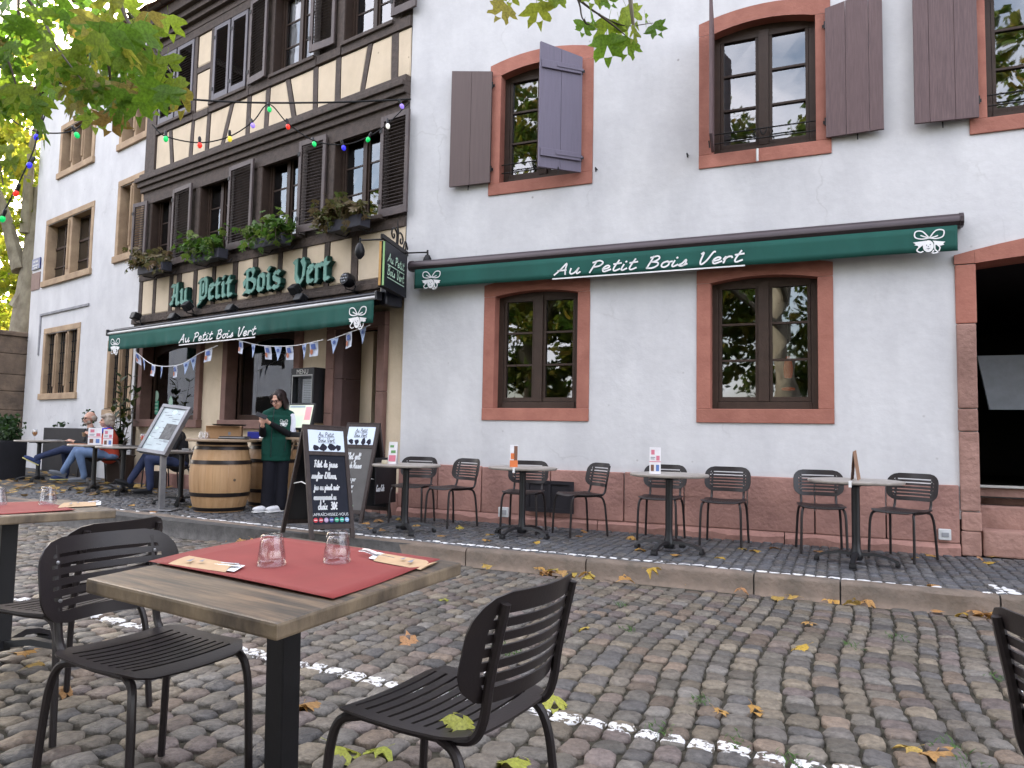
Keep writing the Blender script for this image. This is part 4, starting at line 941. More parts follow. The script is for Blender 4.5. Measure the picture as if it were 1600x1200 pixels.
# menu case on the wall
mc=thing('menu_case','glazed black wall case headed MENU with printed sheets inside','menu case',FL.M)
a,b,c,d=-9.25,-8.72,1.36,2.17
mcb=MB(); mcb.box((a,-.17,c),(a+.05,.04,d)); mcb.box((b-.05,-.17,c),(b,.04,d)); mcb.box((a+.05,-.17,c),(b-.05,.04,c+.06)); mcb.box((a+.05,-.17,d-.13),(b-.05,.04,d)); mcb.box((a+.05,-.02,c+.06),(b-.05,.04,d-.13)); mcb.build('case',mat('case metal',(.035,.036,.04),.35,metal=.5,bump=0),mc)
fm2=MB(); y=-.1745
for (p,q,s,t) in ((a+.03,b-.03,d-.12,d-.10),(a+.03,a+.045,c+.04,d-.12),(b-.045,b-.03,c+.04,d-.12)): fm2.box((p,y,s),(q,-.1705,t))
fm2.build('case_trim',mat('steel trim',(.4,.41,.4),.3,metal=.7,bump=0),mc)
paper=mat('paper',(.72,.74,.76),.8,(.6,.63,.67),30,.02,50)
pt=MB().box((a+.1,-.03,c+.3),(b-.1,-.021,d-.15)).build('sheet',paper,mc); pt2=MB().box((a+.16,-.034,c+.1),(b-.12,-.0305,c+.29)).build('sheet',paper,mc)
ink=mat('grey print',(.2,.21,.24),.8,bump=0)
tl=MB()
for k in range(13):
    zz=d-.2-k*.026; tl.add([(a+.13,-.0312,zz),(b-.13-rng.uniform(0,.12),-.0312,zz),(b-.13-rng.uniform(0,.12),-.0312,zz+.006),(a+.13,-.0312,zz+.006)],[(0,1,2,3)])
tag(tl.build('printed_lines',ink,pt,fix=False),kind='stuff')
print_text('lettering','MENU',.1,mat('pale lettering',(.55,.55,.52),.5,bump=0),mc,Matrix.Translation(((a+b)/2,-.173,d-.06))@UPRIGHT)
MB().add([(a+.05,-.12,c+.06),(b-.05,-.12,c+.06),(b-.05,-.12,d-.13),(a+.05,-.12,d-.13)],[(0,1,2,3)]).build('pane',glass_pane('case glass',(.85,.87,.88),1.4),mc,fix=False)
# hanging sign on its iron bracket
hd=Vector((-.175,-.85,0)).normalized(); pz=at_y(598,405,9.06); 
ang=math.atan2(hd.y,hd.x)
hs=thing('hanging_sign','black square sign with green script hung from a scrolled iron bracket','sign',Matrix.Translation((pz.x,pz.y,0))@Matrix.Rotation(ang+PI,4,'Z'))
# local x runs from the free (near) end back to the wall, y = -left
z1,z0=EYE+ray(598,376).z*9.06/ray(598,376).y,EYE+ray(598,447).z*9.06/ray(598,447).y
Ls=.8
side=-1
bx=MB().box((0,-.03,z0),(Ls,.05,z1)).build('panel',mat('black sign',(.012,.013,.018),.4,bump=.02),hs)
MB().box((-.012,.018,z0+.01),(-.001,.046,z1-.01)).build('edge_strip',mat('orange strip',(.5,.28,.09),.5,bump=0),hs)
MB().box((-.012,-.026,z0+.01),(-.001,-.004,z1-.01)).build('edge_strip',mat('green strip',(.3,.5,.22),.4,bump=0),hs)
sl_=MB(); hh=.11
Mt=Matrix.Translation((0,-.0325,0))
sxx=.9
for t,zz in (('Au Petit',z1-.235),('Bois Vert',z1-.40)):
    wdt=stroke_w(t,hh,1); sx=.6/wdt; write_strokes(sl_,t,.09,zz,hh,.014,0,sx,.15,M=Mt)
    sl_.add([(.09,-.0325,zz-.045),(.7,-.0325,zz-.045),(.7,-.0325,zz-.035),(.09,-.0325,zz-.035)],[(0,1,2,3)])
sl_.build('lettering',mat('pale green print',(.5,.72,.55),.6,bump=0),hs,fix=False)
zt_=z1+.05
MB().box((-.05,-.018,z1+.02),(1.0,.018,z1+.075)).build('bracket_bar',iron,hs)
MB().box((Ls+.1,-.02,z0+.2),(Ls+.14,.02,z1+.22)).build('wall_post',iron,hs)
for cx,s_ in ((.35,1),(.62,-1)):
    P=[(cx+s_*(.14-.008*k)*math.cos(k*.62)*(1-k*.055),0,z1+.17+(.12-.006*k)*math.sin(k*.62)*(1-k*.055)) for k in range(13)]
    MB().tube(P,.012,6).build('scroll',iron,hs,smooth=True)
MB().tube(catmull([(.48,0,z1+.06),(.49,0,z1+.25),(.48,0,z1+.4)]),[.02]*4+[.02,.016,.01,.008,.004],6).build('finial',iron,hs)
MB().tube(catmull([(.7,0,z1+.06),(.8,0,z1+.2),(.93,0,z1+.02)]),.012,6).build('scroll',iron,hs)
for u in (.06,.72): MB().tube([(u,0,z1),(u,0,z1+.02)],.012,6).build('hanger',iron,hs)
for sy in (-1,1):
    y=sy*.33; u=.1 if sy<0 else .55
    u=.05 if sy>0 else .75
    MB().tube([(u,0,z1+.03),(u,y,z1+.03)],.011,6).build('lamp_arm',iron,hs)
    l_=MB().lathe([(.03,.02),(.05,-.02),(.065,-.08),(.06,-.13),(.02,-.18)],12,Matrix.Translation((u,y,z1-.03))).build('spot_lamp',fm,hs,smooth=True)
    MB().tube([(u,y,z1+.06),(u,y,z1-.01)],.014,6).build('lamp_stem',iron,l_)
# ================================================================ OLD HOUSE at the left with carved windows
oh=thing('old_house','tall pale old house with beige stone mullioned windows left of the timber house','building',FLL.M)
beige=mat('beige sandstone',(.42,.30,.19),.85,(.28,.19,.12),3,.5,25,dist=.012)
lead=mat('dark lead bars',(.02,.019,.019),.6,bump=0)
OW=[(-19.02,-17.08,7.0,8.3,3,'plain'),(-19.56,-16.88,4.5,6.12,2,'step'),(-19.28,-17.24,1.84,3.50,3,'iron'),(-15.85,-14.56,6.95,8.2,2,'plain'),(-15.76,-14.55,4.58,6.3,2,'plain'),(-15.82,-14.7,1.45,3.0,2,'iron')]
ws=wall_sheet(-20.3,-14.6,.1,9.5,[(a+.12,b-.12,c+.14,d-.14) for a,b,c,d,n,k in OW],.5,.012,31)
ws.add([(-20.3,0,.1),(-20.3,9,.1),(-20.3,9,9.5),(-20.3,0,9.5),(-14.6,9,.1),(-14.6,9,9.5),(-14.6,0,9.5),(-14.6,0,.1)],[(0,1,2,3),(1,4,5,2),(4,7,6,5)])
ws.build('wall',plaster,oh,smooth='all',fix=False)
MB().add([(-20.6,-.3,9.45),(-14.3,-.3,9.45),(-14.3,4.5,13.5),(-20.6,4.5,13.5),(-14.3,9.3,9.45),(-20.6,9.3,9.45)],[(0,1,2,3),(3,2,4,5),(0,3,5),(1,4,2),(0,5,4,1)]).build('roof',tile_m,oh)
MB().box((-20.36,-.1,8.6),(-20.26,.3,9.5),bev=.02).build('verge_board',timber,oh)
for a,b,c,d,n,kind in OW:
    y=-.02; f=MB(); f.box((a+.12,.19,c+.14),(b-.12,.23,c+.18)); f.box((a+.12,.19,d-.18),(b-.12,.23,d-.14)); fr=f.build('window',brown,oh)
    MB().box((a-.03,y-.035,c),(b+.03,.22,c+.14),bev=.012).build('sill',beige,fr)
    MB().box((a,y,c+.142),(a+.13,.22,d-.132),bev=.014).build('jamb',beige,fr); MB().box((b-.13,y,c+.142),(b,.22,d-.132),bev=.014).build('jamb',beige,fr)
    MB().box((a,y,d-.13),(b,.22,d),bev=.014).build('lintel',beige,fr)
    mw=.26 if kind=='step' else .1; bay=(b-a-.26-mw*(n-1))/n
    for k in range(n):
        p=a+.13+k*(bay+mw); q=p+bay
        if k: 
            MB().box((p-mw,y+.03,c+.142),(p,.2,d-.132),bev=.018).build('stone_mullion',beige,fr)
            MB().tube([(p-mw/2,y+.02,c+.3),(p-mw/2,y+.02,d-.2)],.028,8).build('mullion_shaft',beige,fr,smooth=True)
        MB().box(((p+q)/2-.022,.175,c+.18),((p+q)/2+.022,.21,d-.18)).build('casement',brown,fr)
        MB().box((p,.175,(c+d)/2+.1),(q,.205,(c+d)/2+.15)).build('glazing_bar',brown,fr); MB().box((p,.175,(c+d)/2-.35),(q,.205,(c+d)/2-.32)).build('glazing_bar',brown,fr)
        MB().add([(p,.2,c+.14),(q,.2,c+.14),(q,.2,d-.14),(p,.2,d-.14)],[(0,1,2,3)]).build('pane',glass,fr,fix=False)
        if kind=='iron':
            g=MB()
            for i in range(1,5): u=p+bay*i/5; g.box((u-.009,.06,c+.15),(u+.009,.078,d-.14))
            for i in range(1,6): z=c+.14+(d-c-.28)*i/6; g.box((p,.0785,z-.008),(q,.092,z+.008))
            g.build('iron_grille',lead,fr)
MB().box((-19.5,-.03,3.82),(-16.85,.02,3.87)).build('string_course',mat('grey render',(.3,.3,.32),.9,(.2,.2,.21),5,.2),oh); MB().box((-19.56,-.03,2.9),(-19.5,.02,3.87)).build('string_course',MATS['grey render'],oh)
sp=MB().box((-20.27,-.03,5.0),(-19.76,-.005,5.27),bev=.004).build('street_plate',mat('blue enamel',(.015,.03,.16),.3,bump=0),oh)
sw_=MB()
for (zz,xs) in ((5.19,[(-20.16,-20.07),(-20.04,-19.9)]),(5.10,[(-20.2,-20.06),(-20.03,-19.84)]),(5.035,[(-20.12,-19.9)])):
    for p,q in xs:
        x=p
        while x<q: sw_.add([(x,-.0325,zz-.02),(x+.02,-.0325,zz-.02),(x+.02,-.0325,zz+.02),(x,-.0325,zz+.02)],[(0,1,2,3)]); x+=.032
sw_.build('plate_print',lettering_m,sp,fix=False)
MB().box((-20.27,-.02,4.5),(-19.75,.01,4.92)).build('stone_tablet',mat('brown tablet',(.25,.17,.14),.8,(.2,.13,.11),6,.3),oh)
# ================================================================ CHAIRS
chair_m=mat('dark brown chair steel',(.014,.011,.0125),.36,(.017,.013,.013),12,.05,120,spec=.8)
def slotted(W,Dp,rows,surf,th,corner,nx=10,edge=.045):
    """pressed steel sheet with open slots; rows = list of (y0,y1,is_slot)"""
    bm=bmesh.new(); cache={}
    def hw(y):      # half width with rounded corners
        t=1.0
        for yy in (0,Dp):
            dd=abs(y-yy)
            if dd<corner: t=min(t,1-(corner-math.sqrt(max(0,corner**2-(corner-dd)**2)))/(W/2))
        return W/2*t
    def V(i,y):
        key=(i,round(y,5))
        if key not in cache:
            h=hw(y); 
            xs=[-h,-h+edge*.5,-max(.02,h-edge*1.0)]
            if i<=1: x=xs[i]
            elif i>=nx-1: x=-xs[nx-i]
            else:
                a=-(h-edge); x=a+(-2*a)*(i-2)/(nx-4)
            cache[key]=bm.verts.new(surf(x,y))
        return cache[key]
    for y0,y1,slot in rows:
        for i in range(nx):
            if slot and 2<=i<nx-2: continue
            bm.faces.new((V(i,y0),V(i+1,y0),V(i+1,y1),V(i,y1)))
    bmesh.ops.recalc_face_normals(bm,faces=bm.faces[:])
    r=bmesh.ops.solidify(bm,geom=bm.faces[:],thickness=th)
    mb=MB(); mb.bm(bm); bm.free(); return mb
def seat_surf(x,y):     # y 0 = front edge, .42 = rear
    yy=.21-y
    z=.452+.012*(x/.21)**2-.010*math.sin(PI*min(1,max(0,y/.42)))
    if y<.07: z-=.02*((.07-y)/.07)**2
    return (x,yy,z)
def back_surf(x,y):     # y 0 = bottom
    return (x,-.215-.06*(y/.26)-.035+.05*(x/.21)**2+.0,.53+y)
srows=[(0,.012,False),(.012,.05,False)]
y=.05
for k in range(9): srows+=[(y,y+.0105,True),(y+.0105,y+.037,False)]; y+=.037
srows+=[(y,.405,False),(.405,.42,False)]
brows=[(0,.01,False),(.01,.038,False)]
y=.038
for k in range(6): brows+=[(y,y+.0115,True),(y+.0115,y+.0322,False)]; y+=.0322
brows+=[(y,.25,False),(.25,.26,False)]
seat_me=slotted(.43,.42,srows,seat_surf,.006,.075,12).mesh('seat',chair_m,True)
back_me=slotted(.475,.26,brows,back_surf,.005,.095,12,.05).mesh('backrest',chair_m,True)
def leg_me(s,front):
    if front: P=[(.205,.225,0),(.200,.215,.25),(.196,.206,.36),(.186,.185,.42),(.172,.13,.437)]
    else: P=[(.215,-.235,0),(.205,-.215,.25),(.198,-.20,.36),(.188,-.17,.42),(.172,-.11,.437)]
    return MB().tube([(x*s,y,z) for x,y,z in catmull(P,4)],.0125,8).mesh('leg',chair_m,True)
LEGS=[leg_me(s,f) for s in (-1,1) for f in (0,1)]
def rail_me(s): return MB().tube([(.172*s,.135,.437),(.172*s,0,.434),(.172*s,-.115,.437)],.0122,8).mesh('rail',chair_m,True)
def post_me(s):
    P=[(.165,-.06,.436),(.165,-.15,.438),(.165,-.205,.452),(.165,-.232,.50),(.165,-.248,.60),(.165,-.285,.765)]
    return MB().tube([(x*s,y,z) for x,y,z in catmull(P,4)],.0125,8).mesh('back_post',chair_m,True)
RAILS=[rail_me(s) for s in (-1,1)]; POSTS=[post_me(s) for s in (-1,1)]
screw_me=MB().lathe([(.006,0),(.006,.003),(.002,.004)],8).mesh('screw',mat('zinc screw',(.35,.35,.36),.3,metal=.8,bump=0),True)
CH=[0]
def chair(M,label,group=None):
    t=thing('cafe_chair',label,'chair',M,group)
    link('seat',seat_me,t); link('backrest',back_me,t)
    for m in LEGS: link('leg',m,t)
    for m in RAILS: link('rail',m,t)
    for m in POSTS: link('back_post',m,t)
    for s in (-1,1):
        for z in (.60,.715): link('screw',screw_me,t,M=Matrix.Translation((.165*s,-.218-.06*(z-.53)/.26,z))@Matrix.Rotation(-PI/2,4,'X'))
    return t
def facing(p,f): return Matrix.Translation(Vector(p))@Matrix.Rotation(math.atan2(-f[0],f[1]),4,'Z')
def rp(x,y): return Vector((x,y,road_z(Vector((x,y,0)))+.006))
chair(facing(rp(-1.11,2.375),(.862,-.507)),'dark slatted chair pushed under the left end of the near table with the red mat')
chair(facing(rp(-.16,1.985),(-.852,.523)),'nearest dark slatted chair with a green yellow leaf on its seat')
chair(facing(rp(-1.77,3.03),(-.93,.35)),'dark slatted chair at the far left table, its back towards us')
chair(facing(rp(1.40,1.56),(.97,.12)),'dark chair cut off by the right edge of the photo')
G='chairs along the white wall'
FEET=[((608,820),(651,822),(622,810),(689,816),'chair by the wall half hidden behind the leftmost round table on the pavement'),
((663,819),(693,830),(707,815),(752,824),'second chair from the chalkboards, turned to the leftmost round table by the wall'),
((784,834),(834,837),(789,826),(860,829),'chair by the wall standing behind the round table with the orange card'),
((861,830),(893,845),(908,829),(959,841),'chair right of the cellar vent, turned to the table with the orange card'),
((995,847),(1052,850),(1002,836),(1080,840),'chair by the wall behind the round table with the white and pink card'),
((1094,855),(1151,860),(1100,840),(1181,850),'chair by the wall right of the table with the white and pink card'),
((1255,869),(1322,869),(1234,854),(1325,860),'chair by the wall left of the round table with the upright wooden strip'),
((1357,870),(1422,887),(1384,865),(1480,875),'last chair by the wall before the gateway, in front of the white socket box')]
for a,b,c,d,lb in FEET:
    A,B,C_,D=[on_pave(*q) for q in (a,b,c,d)]; ctr=(A+B+C_+D)/4; f=((A+B)-(C_+D)).normalized()
    ctr.z=pave_z(ctr)+.004
    # keep the rear legs off the wall
    gap=8.4-FR.n.dot(ctr)
    if gap<.34: ctr-=FR.n*(.34-gap)
    chair(facing(ctr,f),lb,G)
# ================================================================ ROUND TABLES
top_m=mat('grey stone laminate',(.30,.27,.24),.35,(.20,.175,.155),9,.05,60)
blk=mat('black cast iron',(.010,.010,.012),.42,(.008,.008,.010),20,.04,90,spec=.9)
def table_top_mesh(r): return MB().lathe([(.0001,.712),(r-.02,.712),(r-.004,.716),(r,.724),(r,.734),(r-.005,.741),(r-.02,.743),(.0001,.743)],48,caps=False).mesh('table_top',top_m,True)
TOPS={r:table_top_mesh(r) for r in (.375,.40)}
col_me=MB().lathe([(.045,.03),(.055,.05),(.055,.09),(.038,.13),(.035,.2),(.035,.68),(.06,.69),(.06,.70)],20).mesh('column',blk,True)
def foot_mesh():
    mb=MB(); P=[(.03,.085),(.14,.095),(.25,.075),(.34,.04)]; W=[.035,.028,.024,.03]; Hh=[.03,.026,.022,.026]; vs=[];fs=[]
    for (x,z),w,h in zip(P,W,Hh):
        for (a,b) in ((-w,-h*.5),(w,-h*.5),(w*.75,h*.5),(-w*.75,h*.5)): vs.append((x,a,z+b))
    for i in range(3):
        for k in range(4): fs.append((i*4+k,i*4+(k+1)%4,i*4+4+(k+1)%4,i*4+4+k))
    fs+=[(0,1,2,3),(12,13,14,15)]; mb.add(vs,fs); mb.box((.31,-.03,.0),(.352,.03,.035),bev=.006); return mb.mesh('foot',blk,True)
foot_me=foot_mesh()
plate_me=MB().box((-.17,-.03,.695),(.17,.03,.7115),bev=.004).mesh('mount_arm',blk)
def round_table(p,label,r=.375,rz=.4,group='round tables on the pavement'):
    t=thing('round_table',label,'table',place((p.x,p.y,pave_z(p)+.004),rz),group)
    link('table_top',TOPS[r],t); link('column',col_me,t)
    for k in range(4): link('foot',foot_me,t,M=Matrix.Rotation(k*PI/2,4,'Z'))
    for k in range(2): link('mount_arm',plate_me,t,M=Matrix.Rotation(PI/4+k*PI/2,4,'Z')@Matrix.Translation((0,0,-.001*k)))
    return t
RT4=[((632,832),'leftmost round table by the white wall, next to the chalkboards',.375,.35),((815,838),'round table by the white wall with an orange and white card',.375,.9),((1045,862),'round table by the white wall with a white and pink card',.375,.95),((1338,881),'round table by the white wall with an upright wooden strip',.40,1.05)]
RTP=[]
for (q,lb,r,rz) in RT4: p=on_pave(*q); p.z=pave_z(p); RTP.append(p); round_table(p,lb,r,rz)
LT=[((58,752),'round table at the far left with a beer glass on it'),((145,767),'round table in front of the woman in the red jacket'),((190,773),'round table with two cards left of the tilted menu stand'),((281,788),'round table half hidden behind the tilted menu stand')]
LTP=[]
for (q,lb) in LT: p=on_pave(*q); p.z=pave_z(p); LTP.append(p); round_table(p,lb,.40,.3)
LTP_top=[p+Vector((0,0,.748)) for p in LTP]; RTP_top=[p+Vector((0,0,.748)) for p in RTP]
# ================================================================ NEAR TABLES
wood=bpy.data.materials.new('weathered table wood'); wood.use_nodes=True
def make_wood(m):
    N=m.node_tree.nodes; L=m.node_tree.links; b=N['Principled BSDF']; b.inputs['Roughness'].default_value=.5
    tc=N.new('ShaderNodeTexCoord'); mp=N.new('ShaderNodeMapping'); mp.inputs['Scale'].default_value=(1.2,14,6); L.new(tc.outputs['Object'],mp.inputs[0])
    n=N.new('ShaderNodeTexNoise'); n.inputs['Scale'].default_value=3; n.inputs['Detail'].default_value=9; n.inputs['Roughness'].default_value=.65; L.new(mp.outputs[0],n.inputs[0])
    cr=N.new('ShaderNodeValToRGB'); e=cr.color_ramp.elements; e[0].position=.36; e[0].color=(.018,.015,.012,1); e[1].position=.66; e[1].color=(.15,.105,.065,1); q=e.new(.5); q.color=(.062,.045,.03,1)
    L.new(n.outputs[0],cr.inputs[0])
    n2=N.new('ShaderNodeTexNoise'); n2.inputs['Scale'].default_value=3.5; n2.inputs['Detail'].default_value=4; L.new(tc.outputs['Object'],n2.inputs[0])
    c2=N.new('ShaderNodeValToRGB'); c2.color_ramp.elements[0].position=.35; c2.color_ramp.elements[0].color=(.75,.78,.8,1); c2.color_ramp.elements[1].position=.65; c2.color_ramp.elements[1].color=(1.25,1.1,.95,1); L.new(n2.outputs[0],c2.inputs[0])
    mx=N.new('ShaderNodeMixRGB'); mx.blend_type='MULTIPLY'; mx.inputs[0].default_value=1; L.new(cr.outputs[0],mx.inputs[1]); L.new(c2.outputs[0],mx.inputs[2]); L.new(mx.outputs[0],b.inputs['Base Color'])
    bp=N.new('ShaderNodeBump'); bp.inputs['Strength'].default_value=.25; bp.inputs['Distance'].default_value=.004; L.new(n.outputs[0],bp.inputs['Height']); L.new(bp.outputs[0],b.inputs['Normal'])
make_wood(wood)
edge_m=mat('worn table edge',(.20,.15,.095),.6,(.045,.032,.022),9,.35,40,stretch=(1,1,.5))
def square_table(M,label,s=.73,extra=0):
    t=thing('square_table',label,'table',M)
    h=s/2; mb=MB().box((-h,-h,.702),(h,h,.742),bev=.007); top=mb.build('table_top',wood,t)
    me=top.data; me.materials.append(edge_m)
    for p in me.polygons:
        if abs(p.normal.z)<.8: p.material_index=1
    MB().box((-.035,-.035,.06),(.035,.035,.69),bev=.004).build('column',blk,t)
    MB().box((-.2,-.2,.69),(.2,.2,.7015)).build('mount_plate',blk,t)
    for k in range(4): link('foot',foot_me,t,M=Matrix.Rotation(k*PI/2+PI/4,4,'Z')@Matrix.Scale(1.1,4))
    return t
NT=Vector((-.642,2.165,0)); tz=EYE-.398
NTM=Matrix.Translation((NT.x,NT.y,tz-.742))@Matrix(((1,0,0,0),(0,1,0,0),(0,0,1,0),(0,0,0,1)))
tiltX=Vector((math.cos(-.524),math.sin(-.524),-.024)).normalized(); tiltY=Vector((-math.sin(-.524),math.cos(-.524),.048)).normalized(); tiltZ=tiltX.cross(tiltY)
NTM=Matrix(((tiltX.x,tiltY.x,tiltZ.x,0),(tiltX.y,tiltY.y,tiltZ.y,0),(tiltX.z,tiltY.z,tiltZ.z,0),(0,0,0,1)))
NTM=Matrix.Translation(Vector((NT.x,NT.y,tz))-tiltZ*.742)@NTM
square_table(NTM,'nearest square wooden table laid with a red mat and two upturned glasses')
def on_nt(x,y):     # photo pixel on the tilted top of the near table -> its local coordinates
    d=ray(x,y); o=Vector((NT.x,NT.y,tz)); k=(o-EYEV).dot(tiltZ)/d.dot(tiltZ); return NTM.inverted()@(EYEV+d*k)
# left table: its right corner shows at the frame edge
p2=Vector((-2.46,3.68,0)); T2=Matrix.Translation((p2.x,p2.y,EYE-.405-.742))@Matrix.Rotation(R(-43),4,'Z')
square_table(T2,'square wooden table cut off by the left edge of the photo',.73)
# ---- paper mats, glasses, cutlery pouches
redp=mat('red paper',(.20,.027,.024),.85,(.17,.022,.02),6,.1,40,dist=.003)
kraft=mat('kraft paper',(.42,.29,.17),.8,(.36,.24,.14),12,.1,60)
def sheet_on(M,poly,name,m,label,cat,z=.7435,curl=.004,th=.0008,n=12,group=None):
    """thin sheet following a quad on the table, with a slightly raised edge"""
    a,b,c,d=[Vector((p[0],p[1],0)) for p in poly]; vs=[];fs=[]
    for j in range(n+1):
        for i in range(n+1):
            s,t=i/n,j/n; q=(a*(1-s)+b*s)*(1-t)+(d*(1-s)+c*s)*t
            e=max(0,.12-min(s,1-s,t,1-t))/.12
            vs.append((q.x,q.y,z+.0006+curl*e*e*(.5+.5*math.sin(3*s+5*t))))
    for j in range(n):
        for i in range(n): k=j*(n+1)+i; fs.append((k,k+1,k+n+2,k+n+1))
    me=MB().add(vs,fs).mesh(name,m,'all',False); o=link(name,me,M=None); o.matrix_world=M
    md=o.modifiers.new('paper','SOLIDIFY'); md.thickness=th; md.offset=1
    return tag(o,label,cat,group)
q=[on_nt(*p) for p in ((232,880),(520,939),(688,878),(420,838))]
sheet_on(NTM,q,'place_mat',redp,'red paper mat spread across the nearest table','place mat',curl=.006)
sheet_on(T2,[(-.30,-.22),(.30,-.24),(.31,.2),(-.29,.22)],'place_mat',redp,'red paper mat on the table at the left edge','place mat')
tumbler=thin_glass('clear glass',(.94,.94,.96))
def tumbler_mesh(s=1):
    # upturned faceted tumbler: wide rim on the table, narrow base up
    prof=[(.0405,0),(.0395,.018),(.0375,.036),(.0355,.044),(.0355,.050),(.0325,.07),(.0295,.084),(.026,.0875),(.0001,.0875)]
    inn=[(.0001,.074),(.024,.074),(.0275,.066),(.033,.045),(.0365,.02),(.0375,0.0)]
    mb=MB(); seg=36; vs=[];fs=[]; P=prof+inn
    for i,(r,z) in enumerate(P):
        for k in range(seg):
            a=2*PI*k/seg; fac=1-(.045*abs(math.sin(a*4.5))**.7 if (i<len(prof) and .01<z<.08) else 0)
            vs.append((r*fac*math.cos(a)*s,r*fac*math.sin(a)*s,z*s))
    n=len(P)
    for i in range(n):
        if i==n-1: nx=0
        else: nx=i+1
        for k in range(seg):
            fs.append((i*seg+k,i*seg+(k+1)%seg,nx*seg+(k+1)%seg,nx*seg+k))
    return mb.add(vs,fs).mesh('tumbler',tumbler,'all')
tum_me=tumbler_mesh(1.03)
def tumbler_at(M,loc,label):
    o=link('tumbler',tum_me); o.matrix_world=M@Matrix.Translation(loc); return tag(o,label,'glass','upturned tumblers')
g1=on_nt(424,884); g2=on_nt(526,879)
tumbler_at(NTM,(g1.x,g1.y,.7462),'left one of the two upturned tumblers on the red mat of the near table'); tumbler_at(NTM,(g2.x,g2.y,.7462),'right one of the two upturned tumblers on the red mat of the near table')
def on_t2(x,y):
    p=on_z(x,y,EYE-.405); return T2.inverted()@p
a=on_t2(74,789); tumbler_at(T2,(a.x,a.y,.7462),'upturned tumbler on the table at the left edge'); a=on_t2(-4,790); tumbler_at(T2,(a.x,a.y,.7462),'upturned tumbler cut by the left edge of the photo')
steel=mat('cutlery steel',(.55,.55,.57),.22,metal=1,bump=0)
def pouch(M,quad,label,show):
    a,b,c,d=[Vector((p.x,p.y,0)) for p in quad]     # a-b long front edge, open end at b-c
    t=thing('cutlery_pouch',label,'cutlery pouch',M)
    def P(s,u,z): 
        q=(a*(1-s)+b*s)*(1-u)+(d*(1-s)+c*s)*u; return (q.x,q.y,z)
    z0=.7475; n=10; vs=[];fs=[]
    for j in range(5):
        for i in range(n+1):
            s=i/n; u=j/4; vs.append(P(s,u,z0+.0075*math.sin(PI*u)**.6*(.35+.65*s)))
    for j in range(4):
        for i in range(n): k=j*(n+1)+i; fs.append((k,k+1,k+n+2,k+n+1))
    MB().add(vs,fs).build('paper_top',kraft,t,smooth='all',fix=False)
    MB().add([P(-.0,0,z0-.001),P(1,0,z0-.001),P(1,1,z0-.001),P(0,1,z0-.001)],[(0,1,2,3)]).build('paper_back',kraft,t,fix=False)
    MB().add([P(.25,.2,z0+.0095),P(.3,.55,z0+.011),P(.34,.2,z0+.0105)],[(0,1,2)]).add([P(.45,.3,z0+.0115),P(.48,.6,z0+.0115),P(.52,.3,z0+.0115)],[(0,1,2)]).build('printed_mark',ink,t,fix=False)
    nap=MB().add([P(.8,.12,z0+.001),P(1.13,.08,z0+.003),P(1.16,.9,z0+.004),P(.8,.88,z0+.001)],[(0,1,2,3)]); nap.build('napkin',paper,t,fix=False)
    if show=='fork':
        f=MB()
        for k in range(4):
            u=.34+.1*k; f.tube([P(1.05,.5,z0+.006),P(1.12,u,z0+.009),P(1.3,u,z0+.014),P(1.42,u,z0+.012)],.0016,5)
        f.tube([P(.7,.5,z0+.004),P(1.08,.5,z0+.006)],.003,6); f.build('fork',steel,t,smooth=True)
    else:
        f=MB(); f.tube([P(.7,.5,z0+.005),P(1.05,.55,z0+.007),P(1.14,.6,z0+.009)],[.004,.007,.003],6,flat=.35); f.build('knife',steel,t,smooth=True)
        MB().tube([P(.75,.7,z0+.005),P(1.08,.75,z0+.009)],.0025,5).build('fork',steel,t)
pouch(NTM,[on_nt(*p) for p in ((262,884),(352,897),(372,885),(296,871))],'kraft cutlery pouch lying towards the left on the red mat',' knife')
pouch(NTM,[on_nt(*p) for p in ((657,893),(583,879),(604,868),(683,881))],'kraft cutlery pouch with fork tines showing, right end of the red mat','fork')
a=on_t2(90,795); b=on_t2(150,792); c=on_t2(150,785); d=on_t2(100,787)
pouch(T2,[a,b,c,d],'kraft cutlery pouch on the table at the left edge','knife')
# ---- cards and small things on the round tables
cm=mat('card white',(.74,.72,.74),.6,bump=0); pk=mat('pink print',(.62,.18,.25),.6,bump=0); orp=mat('orange print',(.62,.16,.04),.6,bump=0); blp=mat('blue print',(.10,.18,.42),.6,bump=0); brp=mat('brown print',(.16,.07,.04),.6,bump=0); gnp=mat('green print',(.12,.3,.1),.6,bump=0)
def card(p,w,h,rz,label,prints,base=cm,lean=0):
    t=thing('table_card',label,'card',Matrix.Translation(p)@Matrix.Rotation(rz,4,'Z')@Matrix.Rotation(lean,4,'Y'))
    MB().add([(-w/2,-.028,0),(w/2,-.028,0),(w/2,0,h),(-w/2,0,h),(-w/2,.028,0),(w/2,.028,0)],[(0,1,2,3),(3,2,5,4)]).build('card',base,t,fix=False)
    def face(x0,x1,z0,z1,m):
        f=lambda z: -.028*(1-z/h)-.0022
        MB().add([(x0,f(z0),z0),(x1,f(z0),z0),(x1,f(z1),z1),(x0,f(z1),z1)],[(0,1,2,3)]).build('print',m,t,fix=False)
    for x0,x1,z0,z1,m in prints: face(x0*w,x1*w,z0*h,z1*h,m)
    return t
def tocam(p): return math.atan2(p.x,p.y)*-1
pr_w=[(-.35,-.05,.72,.9,pk),(.1,.4,.5,.68,pk),(-.4,.0,.6,.63,ink),(-.4,-.05,.54,.57,ink),(-.5,.5,.44,.47,pk),(-.38,-.1,.1,.34,brp),(.08,.36,.1,.34,blp)]
